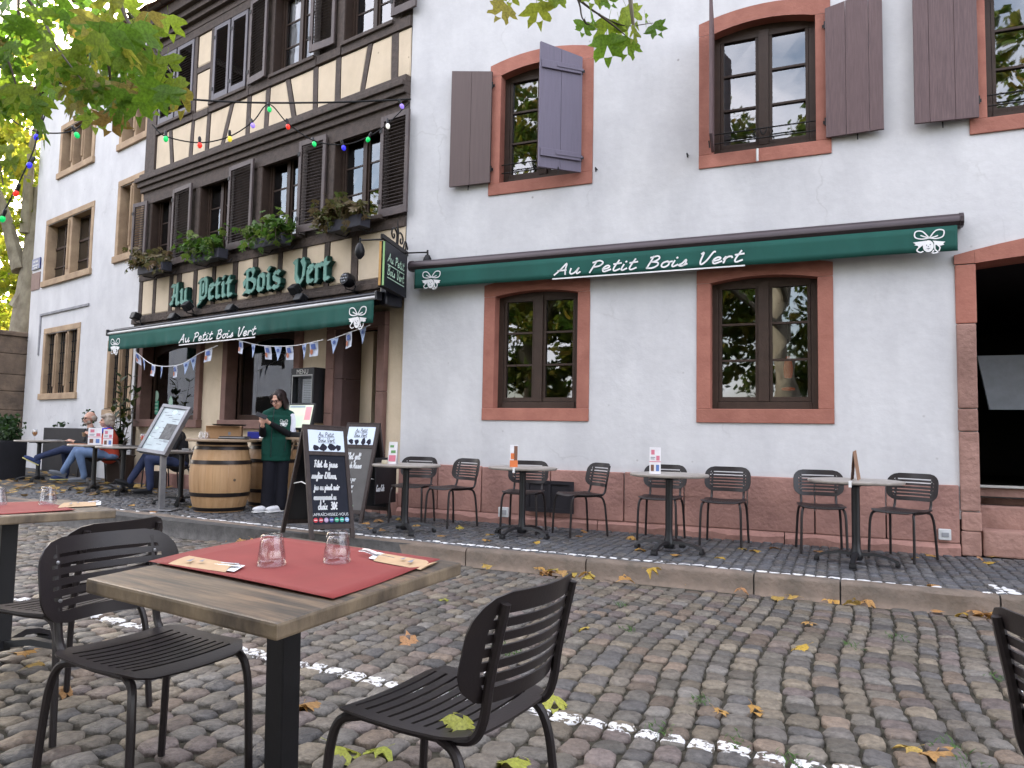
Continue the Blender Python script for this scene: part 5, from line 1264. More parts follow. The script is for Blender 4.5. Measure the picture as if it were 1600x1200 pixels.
card(RTP_top[0]+Vector((-.13,-.12,0)),.105,.24,tocam(RTP[0])-.5,'white card with green and pink pictures on the leftmost table by the wall',[(-.35,.1,.75,.85,gnp),(-.2,.35,.5,.62,gnp),(-.4,.4,.12,.4,pk)])
card(RTP_top[1]+Vector((-.10,-.1,0)),.085,.235,tocam(RTP[1]),'orange and white card standing on the second table by the wall',[(-.5,.5,.0,.3,orp),(-.4,.1,.35,.62,orp),(.0,.45,.3,.95,brp),(-.45,.0,.66,.9,cm)],base=cm)
card(RTP_top[2]+Vector((-.16,-.12,0)),.105,.25,tocam(RTP[2]),'white card with pink pictures on the third table by the wall',pr_w)
card(RTP_top[3]+Vector((-.02,-.05,0)),.13,.26,tocam(RTP[3])+1.35,'thin wooden coloured card seen edge on, leaning on the last table by the wall',[],base=mat('wooden card',(.30,.17,.10),.7,(.2,.11,.07),10,.1),lean=-.12)
clip=mat('white clip',(.8,.8,.8),.4,bump=0)
def table_clip(p,r,ang,label):
    M=Matrix.Translation((p.x,p.y,p.z))@Matrix.Rotation(ang,4,'Z'); t=thing('table_clip',label,'clip',M)
    mb=MB(); mb.box((r-.05,-.012,-.003),(r+.006,.012,.003)); mb.box((r+.0062,-.012,-.05),(r+.010,.012,.003)); mb.build('clip',clip,t)
table_clip(RTP_top[1],.375,math.atan2(-RTP[1].y,-RTP[1].x)-.25,'white cloth clip on the rim of the table with the orange card'); table_clip(RTP_top[3],.40,math.atan2(-RTP[3].y,-RTP[3].x)-.1,'white cloth clip on the rim of the last table by the wall')
pot=MB().lathe([(.03,0),(.034,.02),(.03,.045),(.026,.045),(.026,.01),(.0001,.01)],14,caps=False).mesh('salt_pot',mat('cream pot',(.5,.45,.33),.4,bump=0),True)
o=link('salt_pot',pot); o.location=RTP_top[0]+Vector((-.22,-.13,-.003)); tag(o,'small cream pot beside the card on the leftmost table by the wall','pot')
tc_=math.atan2
card(LTP_top[1]+Vector((.06,-.14,0)),.19,.27,tocam(LTP[1]),'wide white card with a pink logo on the table of the woman in red',pr_w)
card(LTP_top[2]+Vector((-.18,-.15,0)),.13,.26,tocam(LTP[2]),'narrow white card at the near rim left of the tilted menu stand',pr_w)
o=MB().box((-.13,-.09,0),(.13,.09,.012),bev=.003).build('orange_leaflet',mat('orange leaflet',(.5,.25,.14),.7,(.4,.15,.08),20,0)); o.location=LTP_top[1]+Vector((-.22,-.1,-.004)); tag(o,'orange printed leaflet lying on the table of the woman in red','leaflet')
o=MB().box((-.15,-.1,0),(.15,.1,.02),bev=.004).build('tray',blk); o.location=LTP_top[2]+Vector((.12,.0,-.004)); tag(o,'flat black tray on the round table left of the menu stand','tray')
o=MB().box((-.11,-.08,0),(.11,.08,.015),bev=.004).build('menu_folder',mat('grey folder',(.3,.3,.31),.6)); o.location=LTP_top[0]+Vector((.22,.05,-.004)); tag(o,'grey folder lying on the far left round table','folder')
o=MB().box((-.05,-.04,0),(.05,.04,.04),bev=.008).build('ashtray',mat('grey tin',(.4,.4,.41),.4,metal=.5)); o.location=LTP_top[3]+Vector((.12,-.15,-.004)); tag(o,'small grey tin on the table behind the menu stand','tin')
beer=mat('amber beer',(.55,.22,.03),.1,bump=0); spz=mat('orange drink',(.85,.16,.02),.15,bump=0); foam=mat('beer foam',(.75,.68,.55),.8,bump=0)
def goblet(p,label,liquid,fill,top=None):
    t=thing('stem_glass',label,'glass',Matrix.Translation(p))
    MB().lathe([(.036,0),(.034,.004),(.008,.01),(.006,.06),(.02,.075),(.042,.115),(.044,.15),(.036,.20),(.034,.20),(.042,.15),(.039,.115),(.016,.079),(.0001,.077)],20,caps=False).build('glass',tumbler,t,smooth='all')
    MB().lathe([(.0001,.081),(.016,.083),(.036,.117),(.0385,fill),(.0001,fill)],20,caps=False).build('drink',liquid,t,smooth=True)
    if top: MB().lathe([(.0001,fill+.001),(.037,fill+.001),(.035,fill+.03),(.0001,fill+.035)],18,caps=False).build('top_layer',top,t,smooth=True)
goblet(LTP_top[0]+Vector((-.02,-.12,-.004)),'stemmed beer glass two thirds full on the far left table',beer,.15,foam)
goblet(LTP_top[2]+Vector((.16,.25,-.004)),'stemmed glass of orange drink with red top by the menu stand',spz,.14,mat('red straw',(.6,.03,.03),.4,bump=0))
# ================================================================ BARRELS
oak=mat('oak staves',(.43,.265,.135),.55,(.34,.195,.09),3,.2,60,stretch=(5,5,.4),dist=.004,rand=.09)
hoop=mat('black hoop',(.018,.016,.016),.35,(.03,.02,.018),10,.15,metal=.5)
def barrel(p,label,topr=.45,rz=0):
    t=thing('barrel_table',label,'barrel',place((p.x,p.y,pave_z(p)+.003),rz)); H=.90; n=26
    rad=lambda z: .305+.082*(1-(2*z/H-1)**2)
    zs=[0,.02,.1,.22,.34,.45,.56,.68,.80,.88,.90]
    for k in range(n):
        a0=2*PI*k/n+.0022; a1=2*PI*(k+1)/n-.0022; vs=[];fs=[]
        for z in zs:
            r=rad(z)
            for a in (a0,(a0+a1)/2,a1): vs.append((r*math.cos(a),r*math.sin(a),z))
            vs.append(((r-.025)*math.cos((a0+a1)/2),(r-.025)*math.sin((a0+a1)/2),z))
        for i in range(len(zs)-1):
            for j in range(4): fs.append((i*4+j,i*4+(j+1)%4,i*4+4+(j+1)%4,i*4+4+j))
        fs+=[(0,1,2,3),tuple(len(vs)-4+j for j in range(4))]
        o=MB().add(vs,fs).build('stave',oak,t,smooth=True)
    for z0,z1 in ((.015,.06),(.2,.25),(.615,.665),(.80,.845),(.862,.898)):
        o=MB().lathe([(rad(z0)-.01,z0),(rad(z0)+.006,z0),(rad((z0+z1)/2)+.007,(z0+z1)/2),(rad(z1)+.006,z1),(rad(z1)-.01,z1)],40,caps=False).build('hoop',hoop,t,smooth=True)
    MB().lathe([(.0001,.87),(.29,.87)],26,caps=False).build('barrel_head',oak,t)
    MB().lathe([(.0001,.902),(topr-.01,.902),(topr,.91),(topr,.93),(topr-.01,.938),(.0001,.938)],40,caps=False).build('table_top',mat('barrel top wood',(.32,.23,.15),.45,(.2,.14,.09),5,.1,50),t,smooth=True)
    return t
B1=on_pave(340,802); B1=B1+Vector((-.10,.3,0)); b1=barrel(B1,'front oak barrel with black hoops used as a table, left of the waitress',.45)
B2=on_pave(424,793); B2=B2+Vector((-.09,.3,0)); b2=barrel(B2,'second oak barrel table partly hidden behind the waitress',.45,.3)
MB().lathe([(.0001,0),(.018,0),(.018,.004),(.0001,.004)],12,Matrix.Translation((B1.x,B1.y,pave_z(B1)))@Matrix.Rotation(math.atan2(-B1.y,-B1.x)+.45,4,'Z')@Matrix.Translation((.387,0,.42))@Matrix.Rotation(PI/2,4,'Y')).build('bung',mat('dark bung',(.12,.08,.05),.7),None).parent=None
bg_=bpy.data.objects['bung']; bg_.parent=b1; bg_.matrix_parent_inverse=b1.matrix_world.inverted() if False else (Matrix.Translation((B1.x,B1.y,pave_z(B1)+.003))).inverted()
bt=lambda B,dx,dy: Vector((B.x+dx,B.y+dy,pave_z(B)+.943))
cb=thing('cardboard_box','open cardboard box on the front barrel','box',Matrix.Translation(bt(B1,-.02,.12))@Matrix.Rotation(.25,4,'Z'))
cbm=mat('cardboard',(.34,.20,.10),.85,(.29,.165,.08),8,.1)
MB().box((-.22,-.13,0),(.22,.13,.17),bev=.004).build('carton',cbm,cb)
MB().add([(-.2,-.131,.172),(.2,-.131,.172),(.24,-.2,.165),(-.22,-.2,.165)],[(0,1,2,3)]).build('flap',cbm,cb,fix=False)
MB().box((.06,-.1325,.05),(.09,-.1305,.09)).build('carton_print',ink,cb)
tr=MB().lathe([(.0001,0),(.2,0),(.22,.02),(.21,.02),(.19,.006),(.0001,.006)],24,caps=False).build('round_tray',blk,smooth=True); tr.location=bt(B1,.03,.14)+Vector((0,0,.174)); tag(tr,'round black tray resting on the cardboard box','tray')
for dx,dy,lb in ((-.2,-.18,'left one of two small tumblers in front of the cardboard box'),(-.13,-.2,'right one of two small tumblers in front of the cardboard box')):
    o=link('tumbler',tum_me); o.location=bt(B1,dx,dy); tag(o,lb,'glass','tumblers on the barrel')
mf=thing('menu_stack','stack of flat dark menus on the front barrel','menus',Matrix.Translation(bt(B1,.2,-.14)))
for k in range(3): MB().box((-.17+.01*k,-.1,.013*k),(.17+.01*k,.1,.013*k+.011),bev=.003).build('menu',[blk,mat('grey folder',(.3,.3,.31),.6),blk][k],mf)
bb=MB().box((-.15,-.1,0),(.15,.1,.1),bev=.01).build('blue_crate',mat('blue plastic',(.02,.03,.25),.4,bump=.02)); bb.location=bt(B2,-.22,.02); tag(bb,'dark blue box on the second barrel','box')
wr=MB().lathe([(.0001,0),(.09,0),(.1,.02),(.08,.04),(.0001,.045)],18,caps=False).build('white_plates',clip,smooth=True); wr.location=bt(B2,-.05,-.22); tag(wr,'pile of white plates on the second barrel','plates')
# ================================================================ CASH TERMINAL ON A FOLDING STAND
q=on_pave(480,782); q=Vector((-2.78,9.95,0)); q.z=pave_z(q)
ft=thing('folding_table','small folding table with crossed legs carrying the till screen','table',place(q,-.5))
MB().box((-.38,-.22,.96),(.38,.22,.99),bev=.004).build('table_top',mat('barrel top wood',(.3,.2,.1),.5),ft)
for s in (-1,1):
    for r_ in (-1,1): MB().tube([(s*.34,r_*.2,0.0),(s*.34,-r_*.2,.96)],.014,6).build('leg',mat('pale wood leg',(.42,.31,.2),.6),ft)
ts=thing('till_screen','black till with a bright touch screen in front of the menu case','till',place((q.x-.05,q.y-.02,q.z+.99),-.55))
MB().box((-.19,-.14,0),(.19,.14,.07),bev=.015).build('base',blk,ts)
Ms=Matrix.Translation((0,-.03,.10))@Matrix.Rotation(R(-12),4,'X')
MB(Ms).box((-.25,-.02,0),(.25,.03,.36),bev=.01).build('screen_frame',blk,ts)
MB(Ms).box((-.225,-.0235,.025),(.225,-.0205,.335)).build('screen',emat('till display',(.46,.50,.40),.25),ts)
for k,(x0,x1,z0,z1,c) in enumerate([(.1,.21,.13,.31,(.5,.22,.25)),(-.21,.08,.3,.325,(.2,.25,.3)),(-.21,.08,.2,.28,(.5,.5,.42)),(-.21,.08,.05,.18,(.42,.5,.4))]): MB(Ms).box((x0,-.0262,z0),(x1,-.0242,z1)).build('screen_button',emat('till tile %d'%k,c,.25),ts)
MB().tube([(0,.02,.06),(0,.03,.25)],.03,8).build('neck',blk,ts)
# ================================================================ CHALKBOARDS
chalk=mat('chalk',(.72,.74,.76),.9,bump=0); bord=mat('slate black',(.012,.014,.022),.8,(.018,.02,.03),3,.05); bord2=mat('dusty slate',(.085,.08,.078),.55,(.055,.052,.05),3,.05); bframe=mat('dark board frame',(.055,.042,.040),.55,(.035,.027,.025),9,.3,40,stretch=(3,3,1))
def emblem_row(t,M,w):
    k=MB()
    for (cx,s) in ((-.32,.05),(-.12,.06),(.14,.06),(.34,.05)):
        pts=[(cx*w+s*math.cos(a)*random.uniform(.4,1),s*.9*math.sin(a)*random.uniform(.4,1)) for a in [2*PI*i/9 for i in range(9)]]
        k.add([(x,0,z) for x,z in pts],[tuple(range(9))],M)
    k.build('drawing',ink_b,t,fix=False)
ink_b=mat('black print',(.02,.02,.035),.8,bump=0)
def a_board(M,label,lines,slate,lean,foot,logo=False,dots=None,footer=None,W=.5,Hh=1.14,roll=0):
    t=thing('chalkboard_stand',label,'chalkboard',M)
    a=math.atan2(foot/2,Hh)
    F=Matrix.Translation((0,-foot/2,0))@Matrix.Rotation(-a,4,'X'); Bk=Matrix.Translation((0,foot/2,0))@Matrix.Rotation(PI,4,'Z')@Matrix.Rotation(-a,4,'X')
    L_=math.hypot(Hh,foot/2); st=.045
    for Mx,front in ((F,True),(Bk,False)):
        fr=MB(Mx)
        for s in (-1,1): fr.box((s*W/2-(st if s>0 else 0),-.012,0),(s*W/2+(0 if s>0 else st),.02,L_),bev=.003)
        fr.box((-W/2+st,-.011,L_-.055),(W/2-st,.019,L_)); fr.box((-W/2+st,-.011,.10),(W/2-st,.019,.145))
        if front: fr.box((-W/2+st,-.011,L_-.325),(W/2-st,.019,L_-.285))
        fr.build('board_frame',bframe,t)
        MB(Mx).box((-W/2+st,.0,.145),(W/2-st,.012,L_-.055)).build('slate' if front else 'rear_panel',slate if front else blk,t)
        if not front and logo:
            lt=MB(); write_strokes(lt,'CocaCola',.0,0,.07,.010,0,.55,.25,M=Mx@Matrix.Translation((-.13,-.0005-.014,.28)))
    pan=MB(F).box((-W/2+st+.002,-.0135,L_-.285),(W/2-st-.002,.0,L_-.057)).build('poster',mat('pale poster',(.62,.70,.82),.6,(.58,.66,.78),5,0),t)
    Mp=F@Matrix.Translation((0,-.0155,0)); h=.045; sk=MB()
    for k,tx in enumerate(('Au Petit','Bois Vert')):
        w_=stroke_w(tx,h,1); write_strokes(sk,tx,-w_/2,L_-.125-.06*k,h,.005,0,1,.15,M=Mp); sk.add([(-.1,0,L_-.135-.06*k),(.1,0,L_-.135-.06*k),(.1,0,L_-.132-.06*k),(-.1,0,L_-.132-.06*k)],[(0,1,2,3)],Mp)
    sk.build('poster_print',ink_b,pan,fix=False); emblem_row(pan,Mp@Matrix.Translation((0,0,L_-.245)),W-.1)
    ck=MB(); Mc=F@Matrix.Translation((0,-.0035,0))
    for (tx,x,zf,hh,sx) in lines:
        write_strokes(ck,tx,x,L_*zf,hh,.0105,0,sx,.18,M=Mc)
    tag(ck.build('chalk_writing',chalk,t,fix=False),kind='stuff')
    if dots:
        for k,c in enumerate(dots):
            n=len(dots); x=-W/2+st+.03+(W-2*st-.06)*k/(max(1,n-1)) if n>4 else -.12+.085*k
            o=MB().lathe([(.0001,0),(.024,0),(.024,.002),(.0001,.002)],14,F@Matrix.Translation((x,-.0005,.19))@Matrix.Rotation(PI/2,4,'X')).build('round_logo',mat('dot %.2f %.2f %.2f'%c,c,.6,bump=0),t)
            MB(F).box((x-.016,-.0046,.186),(x+.016,-.0028,.194)).build('logo_print',chalk,o)
    if footer: print_text('printed_line',footer,.042,chalk,t,F@Matrix.Translation((0,-.003,.245))@UPRIGHT)
    for s in (-1,1): MB().tube([(s*(W/2-.03),-foot*.28,.52),(s*(W/2-.03),0,.50 if s>0 else .55),(s*(W/2-.03),foot*.28,.52)],.006,5).build('stay_cord',clip,t)
    return t,Bk,L_
DOTS=[(.5,.02,.03),(.45,.03,.05),(.45,.3,.5),(.05,.08,.3),(.02,.35,.2),(.03,.4,.3),(.25,.42,.65)]
bp=on_pave(520,843)
n1=Vector((.66,-.75,0)).normalized(); M1=facing((bp.x-n1.x*.34,bp.y-n1.y*.34,pave_z(bp)+.008),(-n1.x,-n1.y))@Matrix.Rotation(R(2.0),4,'Y')
LN1=[('Filet de jeune',-.15,.62,.072,.58),('sanglier d\'Alsace,',-.19,.52,.066,.56),('jus au pinot noir',-.17,.42,.064,.58),('accompagnement au',-.18,.335,.06,.48),('choix  30€',-.14,.25,.075,.62)]
a_board(M1,'front chalkboard stand at the kerb with white handwriting and coloured dots',LN1,bord,.3,.68,dots=DOTS,footer='RAFRAÎCHISSEZ-VOUS !')
b2p=on_pave(540,815); n2=Vector((-.42,-.90,0)).normalized(); M2=facing((b2p.x-n2.x*.30,b2p.y-n2.y*.30,pave_z(b2p)+.003),(-n2.x,-n2.y))
LN2=[("D'bet gelt",-.17,.62,.085,.6),('uch de Mauwe',-.17,.53,.075,.55),('~',-.15,.47,.06,.9),('un peu par',-.14,.40,.06,.62),("l'estimer",-.12,.33,.058,.66),('quiles !!',-.10,.26,.055,.62)]
t2,Bk2,L2_=a_board(M2,'rear chalkboard stand by the wall with greyish slate and a printed black side',LN2,bord2,.3,.62,dots=[(.6,.6,.6),(.5,.3,.25),(.3,.5,.3)],Hh=1.2)
# black crate panel with the drink maker's script between the legs of the rear board
cs=thing('drinks_panel','low black panel with white drink script at the right of the rear chalkboard','panel',M2)
MB(Matrix.Translation((.262,.16,.15))).box((-.01,-.26,.05),(.012,.20,.62),bev=.004).build('panel',blk,cs)
lt=MB(); write_strokes(lt,'Coca-Cola',.0,0,.075,.012,0,.52,.3,M=Matrix.Translation((.2765,-.08,.36))@Matrix.Rotation(PI/2,4,'Z')); lt.build('lettering',chalk,cs,fix=False)
# ================================================================ TILTED MENU STAND
mp=on_pave(252,797); ms=thing('menu_stand','tilted grey menu display on a slanting steel post','menu stand',place((mp.x,mp.y,pave_z(mp)+.003)))
steelg=mat('galvanised steel',(.20,.20,.21),.42,(.14,.14,.15),8,.1,50,metal=.55)
Yd=mp.y
def loc(x,y,Y): p=at_y(x,y,Y); return p-Vector((mp.x,mp.y,pave_z(mp)+.003))
bl,br,tr_,tl_=loc(214,705,Yd+.05),loc(258,712,Yd-.12),loc(314,640,Yd+.12),loc(267,635,Yd+.3)
ex=(br-bl).normalized(); wM=(br-bl).length; ey=((tl_-bl)+(tr_-br)).normalized(); hM=((tl_-bl).length+(tr_-br).length)/2
ey=(ey-ex*ey.dot(ex)).normalized(); ez=ex.cross(ey)
PM=Matrix(((ex.x,ey.x,ez.x,bl.x),(ex.y,ey.y,ez.y,bl.y),(ex.z,ey.z,ez.z,bl.z),(0,0,0,1)))
fr=MB(PM); e=.05
fr.box((0,0,-.05),(wM,e,.02),bev=.004); fr.box((0,hM-e,-.05),(wM,hM,.02),bev=.004); fr.box((0,e,-.05),(e,hM-e,.02),bev=.004); fr.box((wM-e,e,-.05),(wM,hM-e,.02),bev=.004); fr.build('display_frame',steelg,ms)
MB(PM).box((e,e,-.04),(wM-e,hM-e,.0)).build('menu_sheet',mat('blue grey menu',(.40,.46,.48),.35,(.33,.39,.41),9,0),ms)
pr=MB(PM); rngm=random.Random(2)
for k in range(30):
    x=rngm.uniform(e+.02,wM-.14); y=rngm.uniform(e+.05,hM-.1); pr.add([(x,y,.0015),(x+rngm.uniform(.03,.1),y,.0015),(x+rngm.uniform(.03,.1),y+.008,.0015),(x,y+.008,.0015)],[(0,1,2,3)])
tag(pr.build('printed_lines',ink,ms,fix=False),kind='stuff')
MB(PM).box((wM*.48,hM*.30,.0005),(wM*.86,hM*.62,.0025)).build('photo_print',mat('dark photo',(.10,.10,.10),.5,(.03,.03,.03),18,0),ms)
k=MB(); 
for (x,y,s) in ((.55,.86,.05),(.22,.5,.035),(.16,.3,.025)): k.add([(wM*x+s*math.cos(a)*rngm.uniform(.6,1),hM*y+s*math.sin(a)*rngm.uniform(.6,1),.003) for a in [2*PI*i/9 for i in range(9)]],[tuple(range(9))],PM)
k.build('menu_emblem',mat('mint print',(.55,.72,.66),.6,bump=0),ms,fix=False)
MB().tube([(0,0,.02),tuple((br+bl)/2*.25+(br)*.75+Vector((.0,.05,.05)))],.045,4).build('post',steelg,ms)
MB().box((-.2,-.15,0),(.2,.15,.014),bev=.004).build('base_plate',steelg,ms)
# ================================================================ BUNTING
pen=mat('pale blue pennant',(.36,.44,.62),.85,(.30,.38,.56),8,.1); pen2=mat('white pennant',(.55,.57,.63),.85,(.42,.46,.58),14,.1)
dkb=mat('pennant blue print',(.08,.13,.34),.8,bump=0); skn=mat('pennant warm print',(.45,.17,.10),.8,bump=0)
def bunting(pts,flags,label,o_=.47):
    t=thing('bunting',label,'bunting',FL.M,'strings of pennants under the short awning')
    P=[]
    for x,y in pts: u,z=FL.px(x,y,o_); P.append(Vector((u,-o_,z)))
    C=catmull(P,6); MB().tube(C,.006,5).build('string',clip,t)
    for (x,y,kind) in flags:
        u,_=FL.px(x,y,o_); best=min(range(len(C)-1),key=lambda i:abs((C[i].x+C[i+1].x)/2-u)); c0=C[best]; d=(C[best+1]-C[best]).normalized()
        w,h=.15,.2; tw=random.uniform(-.35,.35); sd=Vector((d.x*math.cos(tw),math.sin(tw)*.8,d.z)); dn=Vector((-d.z*.5,random.uniform(-.15,.15),-1)).normalized()
        f=lambda a,b,yy=0: c0+sd*(a*w)+dn*(b*h)+Vector((0,yy,0))
        if kind=='r':
            o=MB().add([f(-.5,0),f(.5,0),f(.48,.5,.01),f(.5,1),f(-.5,1),f(-.48,.5,.01)],[(0,1,2,5),(5,2,3,4)]).build('pennant',pen2,t,fix=False)
            MB().add([f(-.3,.15,-.006),f(.2,.12,-.006),f(.3,.5,-.004),f(-.25,.5,-.004)],[(0,1,2,3)]).build('print',dkb,o,fix=False)
            MB().add([f(-.2+.3*math.cos(a)*.6,.68+.2*math.sin(a),-.008) for a in [PI*i/4 for i in range(8)]],[tuple(range(8))]).build('print',skn,o,fix=False)
        else:
            o=MB().add([f(-.5,0),f(.5,0),f(.27,.5,.008),f(0,1.1),f(-.27,.5,.008)],[(0,1,2,4),(4,2,3)]).build('pennant',pen,t,fix=False)
            MB().add([f(.02+.2*math.cos(a),.3+.14*math.sin(a),-.006) for a in [PI*i/4 for i in range(8)]],[tuple(range(8))]).build('print',dkb,o,fix=False)
bunting([(210,548),(240,570),(280,570),(312,552),(340,540)],[(216,553,'r'),(228,560,'t'),(242,568,'r'),(257,570,'t'),(274,570,'r'),(292,562,'t'),(306,554,'t'),(328,545,'r')],'left string of pale blue pennants sagging under the short awning')
bunting([(370,531),(410,540),(460,540),(505,531)],[(380,534,'r'),(402,538,'t'),(421,540,'r'),(439,540,'t'),(456,540,'r'),(479,536,'t'),(497,533,'r')],'middle string of pennants above the menu case')
bunting([(512,532),(545,520),(578,508)],[(525,526,'t'),(548,519,'r'),(570,511,'t')],'right string of three pennants rising to the awning end')
# ================================================================ PEOPLE
def remesh(mb,vox,smooth=5):
    me=mb.mesh('tmp',None); o=bpy.data.objects.new('tmp',me); COL.objects.link(o)
    m=o.modifiers.new('r','REMESH'); m.mode='VOXEL'; m.voxel_size=vox
    s=o.modifiers.new('s','SMOOTH'); s.factor=.5; s.iterations=smooth
    dg=bpy.context.evaluated_depsgraph_get(); dg.update()
    r=bpy.data.meshes.new_from_object(o.evaluated_get(dg)); bpy.data.objects.remove(o)
    r.polygons.foreach_set('use_smooth',[True]*len(r.polygons)); return r
def limb(mb,pts):
    """tapering chain; pts = (x,y,z,r)"""
    P=[Vector(p[:3]) for p in pts]; rr=[p[3] for p in pts]
    for (a,b,ra,rb) in zip(P,P[1:],rr,rr[1:]):
        n=max(2,int((b-a).length/.03)+1)
        mb.tube([a.lerp(b,i/n) for i in range(n+1)],[ra+(rb-ra)*i/n for i in range(n+1)],12)
    for p,r in zip(P,rr): mb.ball(p,r*1.0,12,8)
skin=mat('skin',(.52,.30,.22),.55,(.46,.25,.18),9,.05,80); hairdk=mat('dark hair',(.022,.013,.012),.5,(.012,.008,.008),30,.5,60,stretch=(1,1,.15)); hairgr=mat('grey blond hair',(.38,.32,.26),.6,(.22,.18,.15),26,.6,60,stretch=(1,1,.2))
lip=mat('lips',(.40,.13,.11),.5,bump=0); eyem=mat('eye dark',(.02,.015,.012),.2,bump=0)
def head_parts(mb,c,s=1,fwd=(-.7,-.7,-.25)):
    """adds a head with brow, nose, chin and ears to a body builder; returns its frame"""
    f=Vector(fwd).normalized(); l=Vector((0,0,1)).cross(f).normalized(); u=f.cross(l)
    M=Matrix(((f.x,l.x,u.x,c[0]),(f.y,l.y,u.y,c[1]),(f.z,l.z,u.z,c[2]),(0,0,0,1)))@Matrix.Scale(s,4)
    b=lambda p,r: mb.ball(p,r,14,10,M)
    b((-.012,0,.025),(.095,.075,.095)); b((.030,0,-.035),(.062,.058,.072)); b((.062,0,-.088),(.026,.03,.022))   # skull, face, chin
    b((.098,0,-.022),(.016,.013,.022)); b((.110,0,-.034),(.013,.015,.010)); b((.075,0,.022),(.022,.055,.014))                                # nose, brow
    b((.082,0,-.062),(.016,.026,.010)); b((.06,.035,-.032),(.03,.024,.028)); b((.06,-.035,-.032),(.03,.024,.028))
    for s_ in (-1,1): b((-.008,.077*s_,-.012),(.018,.010,.03))
    return M
def face_bits(M,t,glasses=None,beard=None):
    for s_ in (-1,1):
        MB(M).ball((.083,.031*s_,-.002),(.010,.013,.008),10,6).build('eye',eyem,t,smooth=True)
        MB(M).box((.086,.015*s_,.018),(.094,.05*s_,.025),bev=.003).build('eyebrow',eyem if not beard else hairgr,t)
    MB(M).ball((.093,0,-.064),(.007,.022,.007),10,6).build('mouth',lip,t,smooth=True)
    if glasses:
        g=MB(M)
        for s_ in (-1,1):
            g.tube([(.104-.004*abs(math.cos(a)),.032*s_+.023*math.cos(a),-.003+.018*math.sin(a)) for a in [2*PI*k/12 for k in range(13)]],.0035,5)
            g.tube([(.102,.055*s_,.0),(.05,.078*s_,.002),(-.01,.084*s_,0)],.003,5)
        g.tube([(.104,-.01,.0),(.107,0,.002),(.104,.01,.0)],.003,5); g.build('glasses',glasses,t)
def hand(mb,w,d,up,s=1,curl=.9):
    """palm and five bent fingers from wrist w along d; up = back of the hand"""
    d=Vector(d).normalized(); up=Vector(up); up=(up-d*up.dot(d)).normalized(); sd=d.cross(up)
    w=Vector(w)
    mb.ball(w+d*.04*s,(.03*s,.03*s,.03*s),10,8); limb(mb,[(*w,.02*s),(*(w+d*.075*s),.026*s)])
    for k,(o,ln) in enumerate(((-.027,.062),(-.009,.075),(.009,.07),(.026,.055))):
        p0=w+d*.07*s+sd*o*s; p1=p0+d*ln*.5*s-up*.008*s; p2=p1+(d*math.cos(curl)-up*math.sin(curl))*ln*.35*s; p3=p2+(d*math.cos(2*curl)-up*math.sin(2*curl))*ln*.3*s
        limb(mb,[(*p0,.0088*s),(*p1,.0085*s),(*p2,.008*s),(*p3,.007*s)])
    p0=w+d*.03*s-sd*.025*s; p1=p0-sd*.03*s+d*.025*s-up*.01*s; p2=p1+d*.03*s-up*.012*s; limb(mb,[(*p0,.012*s),(*p1,.0095*s),(*p2,.008*s)])
def shoe(M,m,sole,t,ln=.26):
    mb=MB(M); mb.ball((.09,0,.045),(.135*ln/.26,.045,.04),14,8); mb.ball((.0,0,.055),(.06,.038,.055),12,8); mb.box((-.05,-.036,.012),(.18,.036,.045),bev=.012)
    o=link('shoe',remesh(mb,.011,3),t); o.data.materials.append(m)
    MB(M).box((-.055,-.041,0),(.215*ln/.26,.041,.018),bev=.008).build('sole',sole,o)
    return o
def fig(name,me,m,t,label=None): me.materials.append(m); o=link(name,me,t); me.name=name; return o
def los(p): return math.atan2(-p.x,p.y)        # turns local -y towards the camera
# ---------------------------------------------------------------- the waitress
wp_=on_pave(417,800); wp_.z=pave_z(wp_)+.004
wt=thing('person','woman in a dark green sleeveless vest and black trousers looking at her phone','person',place(wp_,los(wp_)))
X0=.08
body=MB(); HM=head_parts(body,(.09,-.05,1.475),1.0,(-.62,-.72,-.32))
limb(body,[(.10,.0,1.27,.07),(.095,-.015,1.38,.05)]); body.ball((.09,.02,1.2),(.15,.09,.16))
hand(body,(-.03,-.22,1.17),(-.62,-.35,.6),(.2,-.9,.3),1.0,.7); hand(body,(-.10,-.24,1.13),(.0,-.25,.95),(-.5,-.8,.0),1.0,.8)
limb(body,[(.26,.0,1.02,.04),(-.03,-.22,1.17,.026)]); limb(body,[(-.09,-.05,1.03,.04),(-.10,-.24,1.13,.026)])
limb(body,[(.10,.02,1.15,.1),(.10,.02,.85,.12)])
fig('body',remesh(body,.0085,4),skin,wt); face_bits(HM,wt,mat('red brown spectacle frame',(.09,.015,.012),.3,bump=0))
h=MB(HM); h.ball((-.028,0,.040),(.102,.088,.098),16,12); h.ball((-.07,0,-.06),(.065,.085,.115),14,10)
for s_ in (-1,1): h.ball((-.008,.082*s_,-.045),(.045,.020,.10),12,8); h.ball((.045,.068*s_,.045),(.045,.022,.05),12,8)
fig('hair',remesh(h,.011,4),hairdk,wt)
vest=mat('dark green vest',(.004,.05,.036),.8,(.003,.034,.024),5,.4,28,dist=.01); blacksl=mat('black knit',(.010,.010,.012),.9,bump=.2); whitesl=mat('white sleeve',(.68,.68,.76),.8,(.55,.55,.66),5,.4,20)
v=MB()
for z,rx,ry,cx in ((.72,.185,.125,.085),(.80,.19,.13,.085),(.90,.19,.13,.088),(1.0,.18,.125,.09),(1.10,.185,.125,.092),(1.2,.19,.12,.095),(1.27,.16,.095,.097)):
    v.lathe([(.0001,-.055),(1,-.055),(1,.055),(.0001,.055)],22,Matrix.Translation((cx,.01,z))@Matrix.Diagonal((rx,ry,1,1)),caps=False)
limb(v,[(.095,.0,1.30,.085),(.095,-.01,1.385,.066)])
